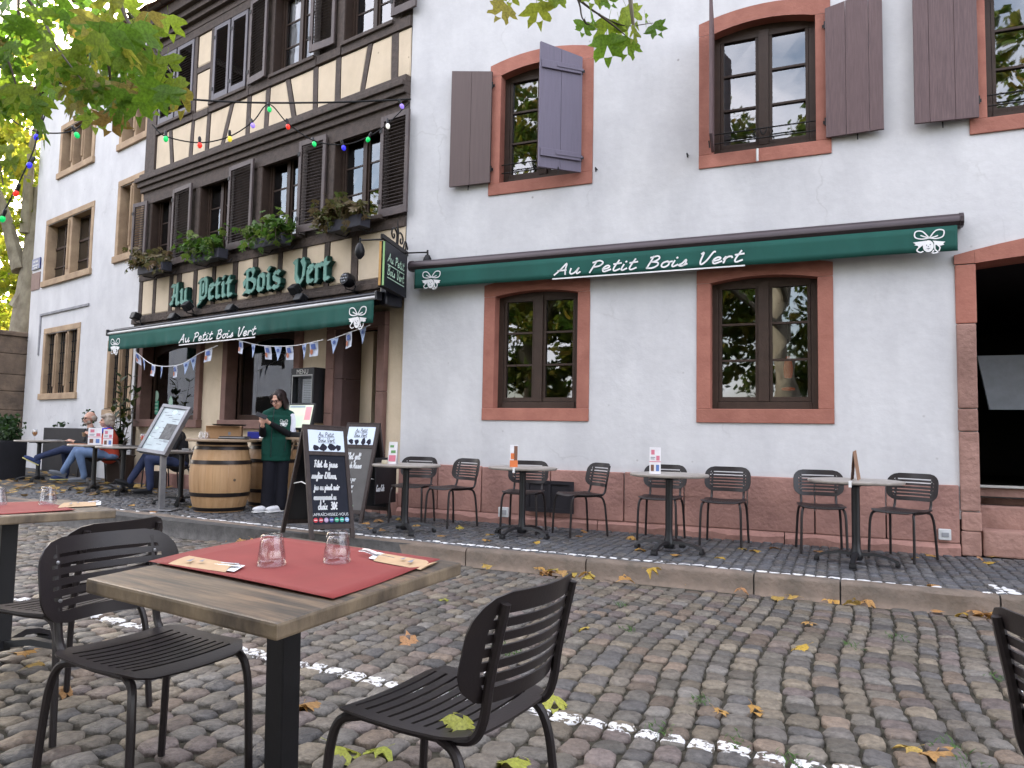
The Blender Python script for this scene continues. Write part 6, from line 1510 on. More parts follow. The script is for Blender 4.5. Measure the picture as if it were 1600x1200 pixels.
for s_ in (-1,1): limb(v,[(.095+.06*s_,.005,1.31,.07),(.095+.15*s_,.01,1.275,.062)])
vo=fig('vest',remesh(v,.011,4),vest,wt)
MB().tube([(.02,-.122,.72),(.015,-.128,.9),(.02,-.122,1.1),(.03,-.118,1.25),(.04,-.09,1.37)],.005,5).build('zip',mat('dark zip',(.02,.03,.03),.4,bump=0),vo)
em=MB(Matrix.Translation((.165,-.118,1.17))); emblem(em,0,0,.09,-.006); em.build('vest_emblem',lettering_m,vo,fix=False)
MB().tube([(.19,-.106,.8),(.205,-.10,.95)],.004,5).build('pocket_seam',MATS['dark zip'],vo)
s1=MB(); limb(s1,[(.245,.01,1.27,.064),(.268,.01,1.17,.062),(.275,.0,1.05,.058)]); fig('white_sleeve',remesh(s1,.011,3),whitesl,wt)
s2=MB(); limb(s2,[(.278,.0,1.045,.052),(.262,-.03,1.0,.05),(.12,-.15,1.09,.042),(.01,-.20,1.15,.036)]); fig('black_sleeve',remesh(s2,.011,3),blacksl,wt)
s3=MB(); limb(s3,[(-.055,.01,1.26,.06),(-.085,.0,1.14,.056),(-.095,-.05,1.02,.05),(-.10,-.20,1.10,.038)]); fig('black_sleeve',remesh(s3,.011,3),blacksl,wt)
MB(Matrix.Translation((-.115,-.285,1.255))@Matrix.Rotation(R(20),4,'Y')@Matrix.Rotation(R(-38),4,'X')).box((-.072,-.004,-.036),(.072,.006,.036),bev=.006).build('phone',blk,None)
ph=bpy.data.objects['phone']; ph.matrix_world=wt.matrix_world.copy() if False else place(wp_,los(wp_)); tag(ph,'black phone held up in both hands by the woman in the green vest','phone')
tr_m=mat('black trousers',(.010,.010,.016),.85,(.007,.007,.011),4,.4,18,dist=.01)
t_=MB(); t_.ball((.09,.02,.80),(.175,.125,.13),16,10)
limb(t_,[(.015,.01,.78,.098),(.005,.0,.45,.085),(-.005,.0,.13,.082),(-.005,.0,.08,.084)]); limb(t_,[(.165,.02,.78,.098),(.17,.02,.45,.085),(.165,.02,.13,.082),(.165,.02,.08,.084)])
fig('trousers',remesh(t_,.012,4),tr_m,wt)
wsh=mat('white shoe',(.72,.72,.75),.6,bump=.05)
shoe(Matrix.Translation((.0,-.02,0))@Matrix.Rotation(R(-148),4,'Z'),wsh,clip,wt,.25); shoe(Matrix.Translation((.15,-.01,0))@Matrix.Rotation(R(-140),4,'Z'),wsh,clip,wt,.25)
# ---------------------------------------------------------------- seated people: local -x is where they face, -y towards the camera
def seated(px,py,label,jk,tr,sh,so,hair,legs,lean=-.1,extra=None,headf=(-1,-.12,-.02),arms=None,scale=1,yoff=0,headz=1.12):
    p=on_pave(px,py); p.x*=(p.y+yoff)/p.y; p.y+=yoff; p.z=pave_z(p)+.004
    t=thing('person',label,'person',place(p,los(p))@Matrix.Scale(scale,4))
    b=MB(); HMx=head_parts(b,(lean+.0,0,headz),1.02,headf)
    limb(b,[(lean*.9+.03,0,.93,.07),(lean+.015,0,1.04,.052)]); b.ball((.02,0,.72),(.12,.16,.25))
    b.ball((.05,0,.5),(.14,.17,.1))
    arms=arms or [((lean*.7+.03,-.19,.92),(-.06,-.24,.66),(-.30,-.14,.74)),((lean*.7+.03,.19,.92),(-.06,.24,.66),(-.30,.1,.74))]
    for (s_,e,w) in arms:
        limb(b,[(*e,.04),(*w,.027)]); d=Vector(w)-Vector(e); hand(b,w,d,(0,0,1),1,.6)
    fig('body',remesh(b,.011,4),skin,t)
    j=MB(); limb(j,[(.05,0,.52,.165),(.04,0,.65,.155),(lean*.4+.03,0,.80,.16),(lean*.7+.03,0,.90,.12)])
    for s_ in (-1,1): limb(j,[(lean*.7+.03,.08*s_,.925,.085),(lean*.7+.03,.17*s_,.91,.07)])
    for (s_,e,w) in arms:
        m_=Vector(e).lerp(Vector(w),.8); limb(j,[(*s_,.068),(*e,.055),(*m_,.043)])
    fig('jacket',remesh(j,.013,4),jk,t)
    l=MB(); l.ball((.06,0,.50),(.15,.18,.10),14,10)
    for (k,a) in legs:
        sy=k[1]; limb(l,[(.03,sy*.8,.53,.092),(*k,.072),(a[0]+.02,a[1],a[2]+.09,.052),(a[0]+.01,a[1],a[2]+.05,.05)])
    fig('trousers',remesh(l,.013,4),tr,t)
    for (k,a) in legs:
        tilt=a[3] if len(a)>3 else 0
        shoe(Matrix.Translation((a[0],a[1],a[2]-.03))@Matrix.Rotation(tilt,4,'Y')@Matrix.Rotation(PI+.15,4,'Z'),sh,so,t,.28)
    if extra: extra(t,HMx)
    return t,HMx
red_j=mat('red jacket',(.42,.05,.02),.75,(.34,.035,.015),4,.3,20); blk_j=mat('black jacket',(.014,.014,.016),.7,(.02,.02,.022),6,.3,20); jean_l=mat('light blue jeans',(.11,.17,.29),.85,(.07,.11,.2),6,.3,60); jean_d=mat('dark blue jeans',(.016,.026,.075),.85,(.01,.017,.05),6,.3,60)
grey_sh=mat('grey shoe',(.13,.14,.16),.8); blue_sh=mat('blue shoe',(.02,.04,.13),.8); dk_sh=mat('black shoe',(.015,.015,.017),.6); yel_s=mat('pale yellow sole',(.55,.5,.2),.7,bump=0)
def woman_extra(t,H):
    face_bits(H,t)
    h=MB(H); h.ball((-.03,0,.042),(.108,.093,.105),16,12); h.ball((-.065,0,-.05),(.07,.09,.085),14,10)
    for s_ in (-1,1): h.ball((-.005,.082*s_,-.02),(.05,.024,.07),12,8); h.ball((.055,.05*s_,.075),(.045,.04,.035),12,8)
    rngh=random.Random(5)
    for k in range(26):
        a=rngh.uniform(0,2*PI); h.ball((-.05+.07*math.cos(a)*.9,.08*math.sin(a),rngh.uniform(-.09,.11)),(.03,.03,.03),8,6)
    fig('hair',remesh(h,.011,2),hairgr,t)
    s=MB(); 
    for k in range(14):
        a=2*PI*k/14; s.ball((-.055+.095*math.cos(a),.105*math.sin(a),.955+.02*math.cos(a)),(.055,.055,.05),10,8)
    s.ball((-.14,-.03,.90),(.05,.06,.08),10,8); fig('scarf',remesh(s,.012,3),mat('bright blue scarf',(.02,.035,.42),.8,(.012,.02,.28),9,.5,30),t)
wl=[((-.42,-.09,.56),(-.34,-.12,.075)),((-.46,.02,.60),(-.66,-.02,.16,.35))]
seated(163,757,'woman in a red jacket and bright blue scarf seated with legs crossed',red_j,jean_l,grey_sh,grey_sh,hairgr,wl,-.02,woman_extra,yoff=.05,headf=(-1,-.1,.03),arms=[((.0,-.19,.90),(-.06,-.24,.66),(-.24,-.12,.86)),((.0,.19,.90),(-.06,.24,.66),(-.26,.02,.86))],headz=1.13)
cup=MB().lathe([(.0001,0),(.025,0),(.036,.07),(.033,.07),(.022,.01),(.0001,.01)],14,caps=False).build('coffee_cup',mat('brown cup',(.25,.16,.09),.4,bump=0),smooth=True)
pw=on_pave(163,757); pw.x*=(pw.y+.05)/pw.y; pw.y+=.05; pw.z=pave_z(pw); Mw=place(pw,los(pw)); cup.matrix_world=Mw@Matrix.Translation((-.36,-.06,.85)); tag(cup,'small brown cup held by the woman in red','cup')
def man_extra(t,H):
    face_bits(H,t,mat('dark spectacle frame',(.02,.02,.022),.3,bump=0),beard=True)
    h=MB(H)
    for s_ in (-1,1): h.ball((-.05,.07*s_,.0),(.06,.022,.055),12,8)
    h.ball((-.095,0,-.01),(.025,.065,.06),12,8); fig('hair',remesh(h,.010,3),hairgr,t)
    q=MB(H); q.ball((.07,0,-.092),(.034,.036,.026),12,8); 
    for s_ in (-1,1): q.ball((.035,.055*s_,-.07),(.04,.012,.035),10,8)
    fig('beard',remesh(q,.009,2),hairgr,t)
ml=[((-.44,-.08,.60),(-.86,-.04,.36,.5)),((-.42,.1,.55),(-.40,.1,.07))]
seated(140,756,'man with glasses, short grey beard and black jacket seated beside the woman in red',blk_j,jean_d,blue_sh,yel_s,hairgr,ml,-.06,man_extra,yoff=.35,headf=(-.93,-.38,-.05),headz=1.17)
def third_extra(t,H):
    face_bits(H,t); h=MB(H); h.ball((-.03,0,.04),(.108,.092,.105),16,12); h.ball((-.07,0,-.02),(.06,.08,.07),12,8); fig('hair',remesh(h,.011,3),hairdk,t)
tl_=[((-.36,-.1,.56),(-.34,-.14,.07)),((-.40,.04,.60),(-.62,.0,.16,.35))]
seated(270,778,'person in a black jacket and dark jeans mostly hidden behind the tilted menu stand',blk_j,jean_d,dk_sh,dk_sh,hairdk,tl_,-.0,third_extra,yoff=.35,headz=1.14)
G2='chairs of the seated guests'
for px,py,yo,lb in ((163,757,.05,'chair carrying the woman in the red jacket'),(140,756,.35,'chair carrying the man in the black jacket'),(270,778,.35,'chair carrying the guest behind the tilted menu stand')):
    p=on_pave(px,py); p.x*=(p.y+yo)/p.y; p.y+=yo; p.z=pave_z(p)+.004; a=los(p); f=Matrix.Rotation(a,3,'Z')@Vector((-1,0,0)); chair(facing(p-f*.02,f),lb,G2)
p=on_pave(205,768)+Vector((.1,.75,0)); p.z=pave_z(p)+.004; chair(facing(p,(-.7,-.7)),'empty chair between the woman in red and the menu stand',G2)
p=on_pave(300,775)+Vector((.15,.9,0)); p.z=pave_z(p)+.004
bag=thing('bag','dark bag standing on the ground by the crossed legs','bag',place(on_pave(228,766)+Vector((0,.35,.002)),.3)); bb_=MB(); bb_.box((-.16,-.1,0),(.16,.1,.3),bev=.05); bb_.build('bag_body',mat('dark bag cloth',(.016,.014,.015),.8),bag,smooth=True)
MB().tube(catmull([(-.08,-.1,.28),(-.07,-.12,.4),(.07,-.12,.4),(.08,-.1,.28)]),.01,6).build('strap',MATS['dark bag cloth'],bag)
# ================================================================ LEAVES
HALF=[(0,1.0),(.07,.84),(.13,.66),(.24,.70),(.40,.80),(.40,.66),(.36,.52),(.33,.42),(.46,.40),(.62,.34),(.52,.25),(.44,.16),(.34,.09),(.20,.0),(.03,.05)]
def leaf_mesh(name,m,seed,curl=.35,size=1):
    rg=random.Random(seed); pts=[(x*rg.uniform(.88,1.12),z*rg.uniform(.95,1.05)) for x,z in HALF]; left=[(-x*rg.uniform(.85,1.15),z*rg.uniform(.96,1.04)) for x,z in HALF[1:-1]][::-1]
    out=pts+left; c1,c2=rg.uniform(.2,1)*curl,rg.uniform(-.5,1)*curl
    def d(x,z): return -c1*x*x*1.6+.10*abs(x)-c2*.5*(z-.35)**2+.03*math.sin(7*x+5*z+seed)
    vs=[(x*size,d(x,z)*size,-z*size) for x,z in out]+[(0,d(0,.35)*size,-.35*size),(0,d(0,.7)*size,-.7*size)]
    n=len(out); fs=[]
    for i in range(n):
        j=(i+1)%n; zm=(out[i][1]+out[j][1])/2
        fs.append((n+1 if (zm>.62 and abs(out[i][0])<.2 and abs(out[j][0])<.2) else n,i,j))
    mb=MB().add(vs,fs); mb.tube([(0,d(0,.05)*size,-.05*size),(.01*size,.03*size,.12*size),(.03*size,.05*size,.3*size)],.008*size,4); me=mb.mesh(name,m,'all',False); return me
lf=leaf_mat('plane leaf',[(.09,.19,.018),(.14,.26,.02),(.11,.22,.02),(.22,.30,.025),(.16,.25,.02),(.32,.33,.04),(.2,.11,.04)],.6)
lmeshes=[leaf_mesh('leaf',lf,s,.5) for s in range(6)]
bark=mat('plane bark',(.30,.27,.20),.85,(.15,.125,.09),5,.5,20,stretch=(1,1,.5)); twig=mat('twig bark',(.07,.05,.035),.8,bump=.2)
def crown_stuff(name,blobs,n,size,m,parent,seed,inner=.25):
    """leaf clumps spread through the volume of a few ellipsoids"""
    rg=random.Random(seed); vs=[];fs=[]; tot=sum(b[1][0]*b[1][1]*b[1][2] for b in blobs)
    for c,r in blobs:
        k=int(n*r[0]*r[1]*r[2]/tot); clumps=[]
        for _ in range(max(8,k//55)):
            v=Vector((rg.gauss(0,1),rg.gauss(0,1),rg.gauss(0,1))).normalized()*(inner+(1-inner)*rg.random()**.45); clumps.append((Vector((v.x*r[0],v.y*r[1],v.z*r[2])),rg.uniform(.25,.6)*min(1,min(r)/.9)))
        for _ in range(k):
            cc,cr=rg.choice(clumps); p=Vector(c)+cc+Vector((rg.gauss(0,1),rg.gauss(0,1),rg.gauss(0,.8)))*cr*.55
            a=Vector((rg.gauss(0,1),rg.gauss(0,1),rg.gauss(0,.8))).normalized(); b=a.orthogonal().normalized(); b=(Matrix.Rotation(rg.uniform(0,6.28),3,a)@b); s=size*rg.uniform(.55,1.2); e=a.cross(b)
            i=len(vs); vs+=[p-b*s*.5,p+e*s*.42-a*s*.08,p+b*s*.62,p-e*s*.42-a*s*.08]; fs.append((i,i+1,i+2,i+3))
    o=MB().add(vs,fs).build(name,m,parent,fix=False); o['kind']='stuff'; return o
def tree(name,label,base,h,r0,limbs,blobs,n,size,m,seed,group=None,lean=(0,0)):
    t=thing(name,label,'tree',None,group,loc=base); rg=random.Random(seed)
    top=Vector((lean[0],lean[1],h)); P=catmull([(0,0,-.1),(lean[0]*.3,lean[1]*.3,h*.35),(lean[0]*.7,lean[1]*.7,h*.7),tuple(top)],5); n_=len(P)
    MB().tube(P,[r0*(1.25-.25*min(1,i/3)) *(1-.55*i/(n_-1)) for i in range(n_)],12).build('trunk',bark,t,smooth=True)
    for st,en,r in limbs:
        a,b=Vector(st),Vector(en); mid=a.lerp(b,.5)+Vector((rg.uniform(-.3,.3),rg.uniform(-.3,.3),rg.uniform(.1,.5))); Q=catmull([a,mid,b],6); MB().tube(Q,[r*(1-.8*i/(len(Q)-1)) for i in range(len(Q))],8).build('limb',bark,t,smooth=True)
    crown_stuff('crown',blobs,n,size,m,t,seed)
    return t
yel=leaf_mat('sunlit yellow green leaf',[(.16,.24,.015),(.26,.31,.02),(.36,.34,.03),(.20,.27,.02),(.42,.35,.04)],.68,per='island')
mixg=leaf_mat('autumn plane leaf mass',[(.06,.12,.014),(.10,.16,.018),(.2,.19,.022),(.08,.14,.016),(.3,.21,.03)],.5,per='island')
# ---- trees beyond the old house, in the sun
G3='plane trees beyond the old house'
q=at_y(22,560,19.2); tree('plane_tree','plane tree with pale forked trunk just left of the old house',(q.x,q.y,.1),7.5,.42,[((.0,0,4.2),(2.2,.4,8.2),.22),((0,0,5.2),(-1.8,.3,9),.2),((.1,0,6.2),(.8,-.6,10),.16)],[((0,.5,9),(3.6,3,3.6)),((-2.5,.5,7.2),(2.6,2.6,2.6)),((1.6,2.0,6.4),(2.0,1.8,2.2)),((-.8,2.5,4.6),(2.6,1.4,1.8))],6500,.24,yel,3,G3,(.3,.2))
q=at_y(-60,560,24); tree('plane_tree','large yellowing tree behind the pale forked trunk',(q.x,q.y,.1),8,.35,[((0,0,4),(2,1,8),.2),((0,0,5),(-2,0,9),.2)],[((0,0,8.5),(4.2,3.4,4.6)),((2,1,5),(3,2,2.4)),((-3,0,6),(3,2.5,3))],4500,.30,yel,5,G3)
q=at_y(62,560,31); tree('plane_tree','farthest yellow green tree, seen past the corner of the old house',(q.x,q.y,.1),9,.35,[((0,0,4),(2,1,9),.2),((0,0,5),(-2,0,10),.2)],[((0,0,9.5),(5,4,5.5)),((-1,0,4.5),(4.5,3,2.8))],4500,.34,yel,7,G3)
# ---- trees of the square behind us (seen in the window panes; their lowest twigs hang into the picture)
nt_=thing('plane_tree','plane tree whose leafy twigs hang into the top of the picture','tree',None,'plane trees of the square',loc=(-2.6,-3.0,.1))
MB().tube(catmull([(0,0,-.1),(.1,0,2),(0,.2,4),(.2,.3,6.5)],5),[.42,.40,.38,.36,.34,.32,.31,.3,.29,.28,.27,.26,.25,.24,.22,.2],14).build('trunk',bark,nt_,smooth=True)
O=Vector((-2.6,-3.0,.1))
def br(pts,r0,r1,nm='branch',m=None,sm=5):
    Q=catmull([Vector(p)-O for p in pts],sm); MB().tube(Q,[r0+(r1-r0)*i/(len(Q)-1) for i in range(len(Q))],7).build(nm,m or bark,nt_,smooth=True); return [q+O for q in Q]
b1_=br([(-2.5,-2.8,4.3),(-2.9,0,5.2),(-3.1,2.4,5.0),(-3.0,4.0,4.4),(-2.8,4.5,3.9)],.13,.02)
b2_=br([(-2.4,-2.7,5.0),(-1.2,.5,6.0),(.0,3.2,5.4),(.55,4.2,4.5),(.72,4.45,3.75)],.11,.008)
rgl=random.Random(12)
def hang(p,size,yaw,pitch,roll,k=None):
    o=link('leaf',lmeshes[k if k is not None else rgl.randrange(6)],nt_,M=Matrix.Translation(Vector(p)-O)@Matrix.Rotation(yaw,4,'Z')@Matrix.Rotation(pitch,4,'X')@Matrix.Rotation(roll,4,'Y')@Matrix.Scale(size,4)); return o
# cluster at the upper left: twigs then leaves
TW=[[(-10,-60),(60,20),(90,75),(128,125)],[(100,-40),(140,30),(170,70),(215,110)],[(30,-40),(30,40),(45,110)],[(180,-50),(190,10),(215,60),(232,85)],[(-30,40),(10,90),(30,150)],[(128,40),(165,85),(175,140),(190,160)],[(60,-30),(75,60),(110,105),(150,165)],[(200,20),(245,80),(272,120)],[(-40,120),(-10,200),(5,290)],[(-60,-20),(-20,80),(-5,150)]]
nleaf=0; cnt=0
for tw in TW:
    Y0=rgl.uniform(3.5,4.6); pts=[at_y(x,y,Y0+.12*i*rgl.uniform(-1,1)) for i,(x,y) in enumerate(tw)]
    Q=br(pts,.012,.003,'twig',twig)
    for i in range(0,len(Q)):
        for _ in range(2):
            p=Q[i]+Vector((rgl.gauss(0,.09),rgl.gauss(0,.22),rgl.gauss(-.04,.07))); 
            c=p-EYEV; x=800+FPX*c.dot(RT)/c.dot(FW); y=600-FPX*c.dot(UP)/c.dot(FW)
            lim=205-abs(x-95)*.18 if x<235 else 150
            if rgl.random()<.25: continue
            if x>285 or y>lim-10 or (x<60 and y>175 and rgl.random()<.6): continue
            hang(p,rgl.uniform(.12,.20),rgl.uniform(-.9,.9)+(PI if rgl.random()<.25 else 0),rgl.gauss(.0,.35),rgl.gauss(0,.5)); cnt+=1
for (x,y,s,k) in ((272,140,.19,0),(215,165,.18,1),(185,155,.17,2),(228,105,.17,3),(262,105,.16,4),(150,140,.17,5),(30,150,.17,1),(12,245,.14,2),(20,265,.12,3)):
    hang(at_y(x,y-20,3.75),s,rgl.uniform(-.5,.5),rgl.uniform(-.2,.2),rgl.uniform(-.3,.3),k)
# sprig at the top centre
TW2=[[(890,-30),(905,5),(912,32),(940,50)],[(905,0),(935,22),(975,40),(1020,36)],[(935,22),(965,45),(985,62)],[(880,-20),(850,-5),(815,-2)],[(912,30),(918,38),(930,32)]]
for tw in TW2: br([at_y(x,y,4.45+.02*i) for i,(x,y) in enumerate(tw)],.008,.002,'twig',twig)
for (x,y,s,yaw,roll,k) in ((792,5,.17,.2,.5,0),(838,2,.185,-.2,-.15,1),(880,-14,.16,.6,.9,2),(913,33,.135,.3,.2,3),(952,28,.19,.1,.1,4),(948,52,.21,-.2,-.05,5),(985,58,.16,.1,.3,0),(978,8,.17,.4,-.7,1),(1018,38,.13,-.3,-.6,2),(940,-8,.13,.2,-.9,3),(925,20,.10,1.2,.2,4),(992,42,.11,.9,.1,5),(1008,22,.09,1.3,-.9,2),(860,-20,.17,.1,.3,3),(800,-22,.15,.2,.1,4),(968,30,.15,.8,-.6,1),(930,-20,.16,.3,.2,0)):
    hang(at_y(x,y,4.45+rgl.uniform(-.06,.06)),s,yaw,rgl.uniform(-.15,.2),roll,k)
print('near leaves',cnt)
crown_stuff('crown',[((-2.2,-1.5,6.8),(3.2,2.6,2.0)),((0.5,-3.5,7.6),(2.8,2.6,2.4)),((1.5,-.2,6.6),(1.6,1.2,.9)),((-4,-4,6),(2.5,2.5,2)),((.8,-4.5,4.6),(1.6,1.4,1.4))],6500,.24,mixg,nt_,31)
TB=[('plane tree of the square far to our left, seen only in the panes',(-10,-.8,.1),7,[((0,0,9),(3.2,2.8,4)),((0,-1,4.6),(3.2,2.6,2.4))],37),('low bushy plane tree between the others behind us, seen only in the panes',(2.2,-12,.1),5.5,[((0,0,5.5),(3.6,2.4,2.8)),((-3.6,0,3.2),(3,1.6,1.8)),((3.6,0,3.2),(3,1.6,1.8)),((-8,0,3.4),(3,1.6,2)),((8,1,3.6),(3,1.6,2))],29),('plane tree of the square at the right, seen only in the panes',(4.2,-7.5,.1),6.5,[((0,0,6.8),(3.0,2.6,2.6)),((-2.2,.5,5.6),(2.2,2,2)),((1.2,0,5),(1.8,2,1.8))],17),('plane tree of the square at the left, seen only in the panes',(-8.5,-6,.1),6.5,[((0,0,9.6),(3.6,3,4.4)),((2,.8,5),(2.4,2,2.2)),((-2.4,0,5.4),(2.4,2,2))],19),('broad plane tree straight behind us, seen only in the panes',(-1.5,-11,.1),7,[((0,0,10.5),(4.8,3,5)),((-2,0,4.8),(3.2,2,2.4)),((3,0,5),(3,2,2.4))],23)]
for lb,p,h,bl,sd in TB: tree('plane_tree',lb,p,h,.35,[((0,0,3.5),(1.8,.5,7.5),.18),((0,0,4.2),(-1.8,.3,8),.18)],bl,16000,.24,mixg,sd,'plane trees of the square')
tree('plane_tree','plane tree far to the left of the restaurant, seen only in the shop panes',(-17.5,7.2,.2),6,.3,[((0,0,3.2),(1.5,1,6),.16),((0,0,3.4),(-1.4,-1,6.4),.16)],[((0,0,7),(3.4,3.4,3)),((2,3,5),(2,2,1.6)),((1.5,-3.5,4.6),(2,2,1.8))],12000,.24,mixg,47,'plane trees of the square')
fh=thing('pale_house','pale house across the square, seen only in the shop panes','building',Matrix.Translation((-36,14,0))@Matrix.Rotation(R(90),4,'Z'))
ws=wall_sheet(-16,10,0,9,[(x,x+1.3,z,z+2.0) for x in (-14,-11,-8,-5,-2,1,4,7) for z in (1.2,5)],2,.01,61); ws.build('wall',plaster,fh,fix=False)
for x in (-14,-11,-8,-5,-2,1,4,7):
    for z in (1.2,5): MB().box((x,.12,z),(x+1.3,.16,z+2)).build('window',dark,fh)
MB().add([(-16.5,-.4,8.9),(10.5,-.4,8.9),(10.5,4,13),(-16.5,4,13)],[(0,1,2,3)]).build('roof',tile_m,fh,fix=False)
# ================================================================ PIER, HEDGE, PLANTERS at the left
oldst=mat('old pier sandstone',(.19,.135,.095),.9,(.09,.066,.05),3,.8,14,dist=.02)
pr_=thing('stone_pier','old square sandstone pier left of the pale house','pier',FLL.M)
rg=random.Random(77); uL,uR=-24.5,-20.36
zt0=FLL.px(20,505,.8)[1]
for k,(a,b,o) in enumerate(((.1,.75,1.0),(.755,1.15,.95),(1.155,1.6,.85),(1.605,2.05,.85),(2.055,2.45,.85),(2.455,2.95,.85),(2.955,zt0-.12,.85))):
    x=uL
    while x<uR:
        ln=rg.uniform(.75,1.5)
        if uR-x-ln<.4: ln=uR-x
        MB().box((x+.006,-o+rg.uniform(-.02,.02),a),(x+ln-.006,.6,b),bev=.025).build('pier_stone',oldst,pr_); x+=ln
MB().box((uL,-.92,zt0-.115),(uR+.05,.65,zt0),bev=.03).build('coping',oldst,pr_)
ivy=leaf_mat('dark hedge leaf',[(.012,.03,.008),(.02,.05,.012),(.03,.065,.014)],.25,per='island')
hq=on_pave(15,722); 
pl=thing('planter','long black planter with a dark green hedge at the left edge','planter',FLL.M)
plm=mat('black planter',(.016,.016,.02),.6,bump=.1)
a0=FLL.px(-60,700,1.6)[0]; a1=FLL.px(14,700,1.6)[0]; gz_=.1+PAV
MB().box((a0,-1.75,.12),(a1,-1.3,.95),bev=.012).build('box',plm,pl)
crown_stuff('hedge',[(((a0+a1)/2+.1,-1.5,1.12),((a1-a0)/2+.05,.30,.26))],2600,.09,ivy,pl,41,.1)
pl2=thing('planter','black planter box under the carved windows of the pale house','planter',FLL.M)
a0,z1=FLL.px(66,668,.3); a1,_=FLL.px(130,668,.3)
MB().box((a0,-.27,.15),(a1,-.05,z1),bev=.012).build('box',plm,pl2)
crown_stuff('sprigs',[((a0+.7,-.17,z1+.08),(.4,.12,.08)),((a1-.25,-.17,z1+.18),(.25,.12,.18))],70,.07,ivy,pl2,43,.1)
sq_=thing('potted_shrub','leafy shrub in a pot at the corner of the timber house','shrub',None,loc=FL.w(FL.px(189,690,.30)[0],.30,PAV+.08))
MB().lathe([(.2,0),(.24,.45),(.27,.5),(.22,.5),(.2,.44),(.0001,.44)],18,caps=False).build('pot',mat('dark pot',(.05,.035,.03),.8),sq_,smooth=True)
rg=random.Random(6); sh_leaf=leaf_mat('shrub leaf',[(.012,.028,.008),(.025,.05,.012),(.09,.09,.02)],.3,per='object')
slm=[leaf_mesh('leaf',sh_leaf,50+s,.3) for s in range(2)]
oval=MB().add([(0,0,0),(.22,.03,.3),(.2,.04,.65),(0,0,1),(-.2,.04,.65),(-.22,.03,.3)],[(0,1,2,3),(0,3,4,5)]).mesh('leaf',sh_leaf,'all',False)
for k in range(9):
    a=2*PI*k/9+rg.uniform(-.3,.3); rr=rg.uniform(.05,.27); hh=rg.uniform(.9,1.6)
    P=catmull([(0,0,.42),(rr*.35*math.cos(a),rr*.35*math.sin(a),.42+hh*.4),(rr*math.cos(a),rr*math.sin(a),.42+hh)],6); MB().tube(P,[.012*(1-.7*i/(len(P)-1)) for i in range(len(P))],5).build('stem',twig,sq_)
    for i in range(3,len(P)):
        for _ in range(2): link('leaf',oval,sq_,M=Matrix.Translation(P[i])@Matrix.Rotation(rg.uniform(0,6.3),4,'Z')@Matrix.Rotation(rg.uniform(.6,1.9),4,'X')@Matrix.Scale(rg.uniform(.13,.2),4))
# ================================================================ FLOWER BOXES
fl1=leaf_mat('box plant green',[(.05,.12,.015),(.08,.17,.02),(.13,.18,.03)],.4,per='object'); fl2=leaf_mat('box plant faded',[(.10,.10,.03),(.15,.10,.05),(.07,.10,.02),(.2,.13,.08)],.35,per='object')
FB=[((203,436),(262,430),'faded flower box under the leftmost window of the timber house',fl2,.30),((285,410),(350,400),'green flower box under the second window of the timber house',fl1,.33),((382,396),(448,384),'bright green flower box under the third window of the timber house',fl1,.36),((500,368),(572,358),'flower box of withered pinkish plants under the fourth window',fl2,.33)]
boxm=mat('grey plastic flower box',(.05,.05,.065),.6,(.035,.035,.045),8,.1)
for (p,q_,lb,m,hh) in FB:
    u0,z0=FL.px(p[0]+16,p[1],.3); u1,_=FL.px(q_[0]-4,q_[1],.3); zb0=4.06
    t=thing('flower_box',lb,'flower box',FL.M,'flower boxes on the first floor')
    MB().box((u0,-.36,zb0),(u1,-.18,zb0+.17),bev=.012).build('box',boxm,t)
    MB().tube([(u0+.1,-.3,zb0-.02),(u0+.1,-.1,zb0-.02),(u0+.1,.0,zb0+.1)],.01,5).build('bracket',iron,t); MB().tube([(u1-.1,-.3,zb0-.02),(u1-.1,-.1,zb0-.02),(u1-.1,.0,zb0+.1)],.01,5).build('bracket',iron,t)
    rg=random.Random(hash(lb)%1000 if False else len(lb)); lm_=[leaf_mesh('leaf',m,70+s,.4) for s in range(2)]
    for k in range(34):
        x=rg.uniform(u0-.16,u1+.05); P=catmull([(x,-.27,zb0+.15),(x+rg.uniform(-.12,.12),-.27+rg.uniform(-.14,.05),zb0+.15+hh*rg.uniform(.3,.7)),(x+rg.uniform(-.25,.25),-.27+rg.uniform(-.3,.05),zb0+.15+hh*rg.uniform(-.5,1.25))],4)
        MB().tube(P,.004,4).build('stem',twig,t)
        for i in range(2,len(P)): 
            link('leaf',rg.choice(lm_),t,M=Matrix.Translation(P[i])@Matrix.Rotation(rg.uniform(0,6.3),4,'Z')@Matrix.Rotation(rg.uniform(-1.2,1.2),4,'X')@Matrix.Scale(rg.uniform(.09,.16),4))
# ================================================================ FALLEN LEAVES
fall=leaf_mat('fallen leaf',[(.50,.33,.05),(.42,.22,.07),(.38,.20,.10),(.46,.36,.06),(.30,.16,.07),(.48,.28,.08)],.25,.6)
fgre=leaf_mat('yellow green fallen leaf',[(.32,.36,.06),(.40,.40,.07)],.35,.5)
fm_=[leaf_mesh('fallen_leaf',fall,90+s,1.1) for s in range(6)]; fg_=[leaf_mesh('fallen_leaf',fgre,100+s,.9) for s in range(2)]
rgf=random.Random(15)
def fallen(p,size,label,group=None,me=None,tilt=.25,yaw=None):
    o=link('fallen_leaf',me or rgf.choice(fm_)); o.matrix_world=Matrix.Translation(p)@Matrix.Rotation(rgf.uniform(0,6.3) if yaw is None else yaw,4,'Z')@Matrix.Rotation(PI/2+rgf.gauss(0,tilt),4,'X')@Matrix.Rotation(rgf.gauss(0,tilt),4,'Y')@Matrix.Scale(size,4)@Matrix.Translation((0,0,.4))
    return tag(o,label,'leaf',group)
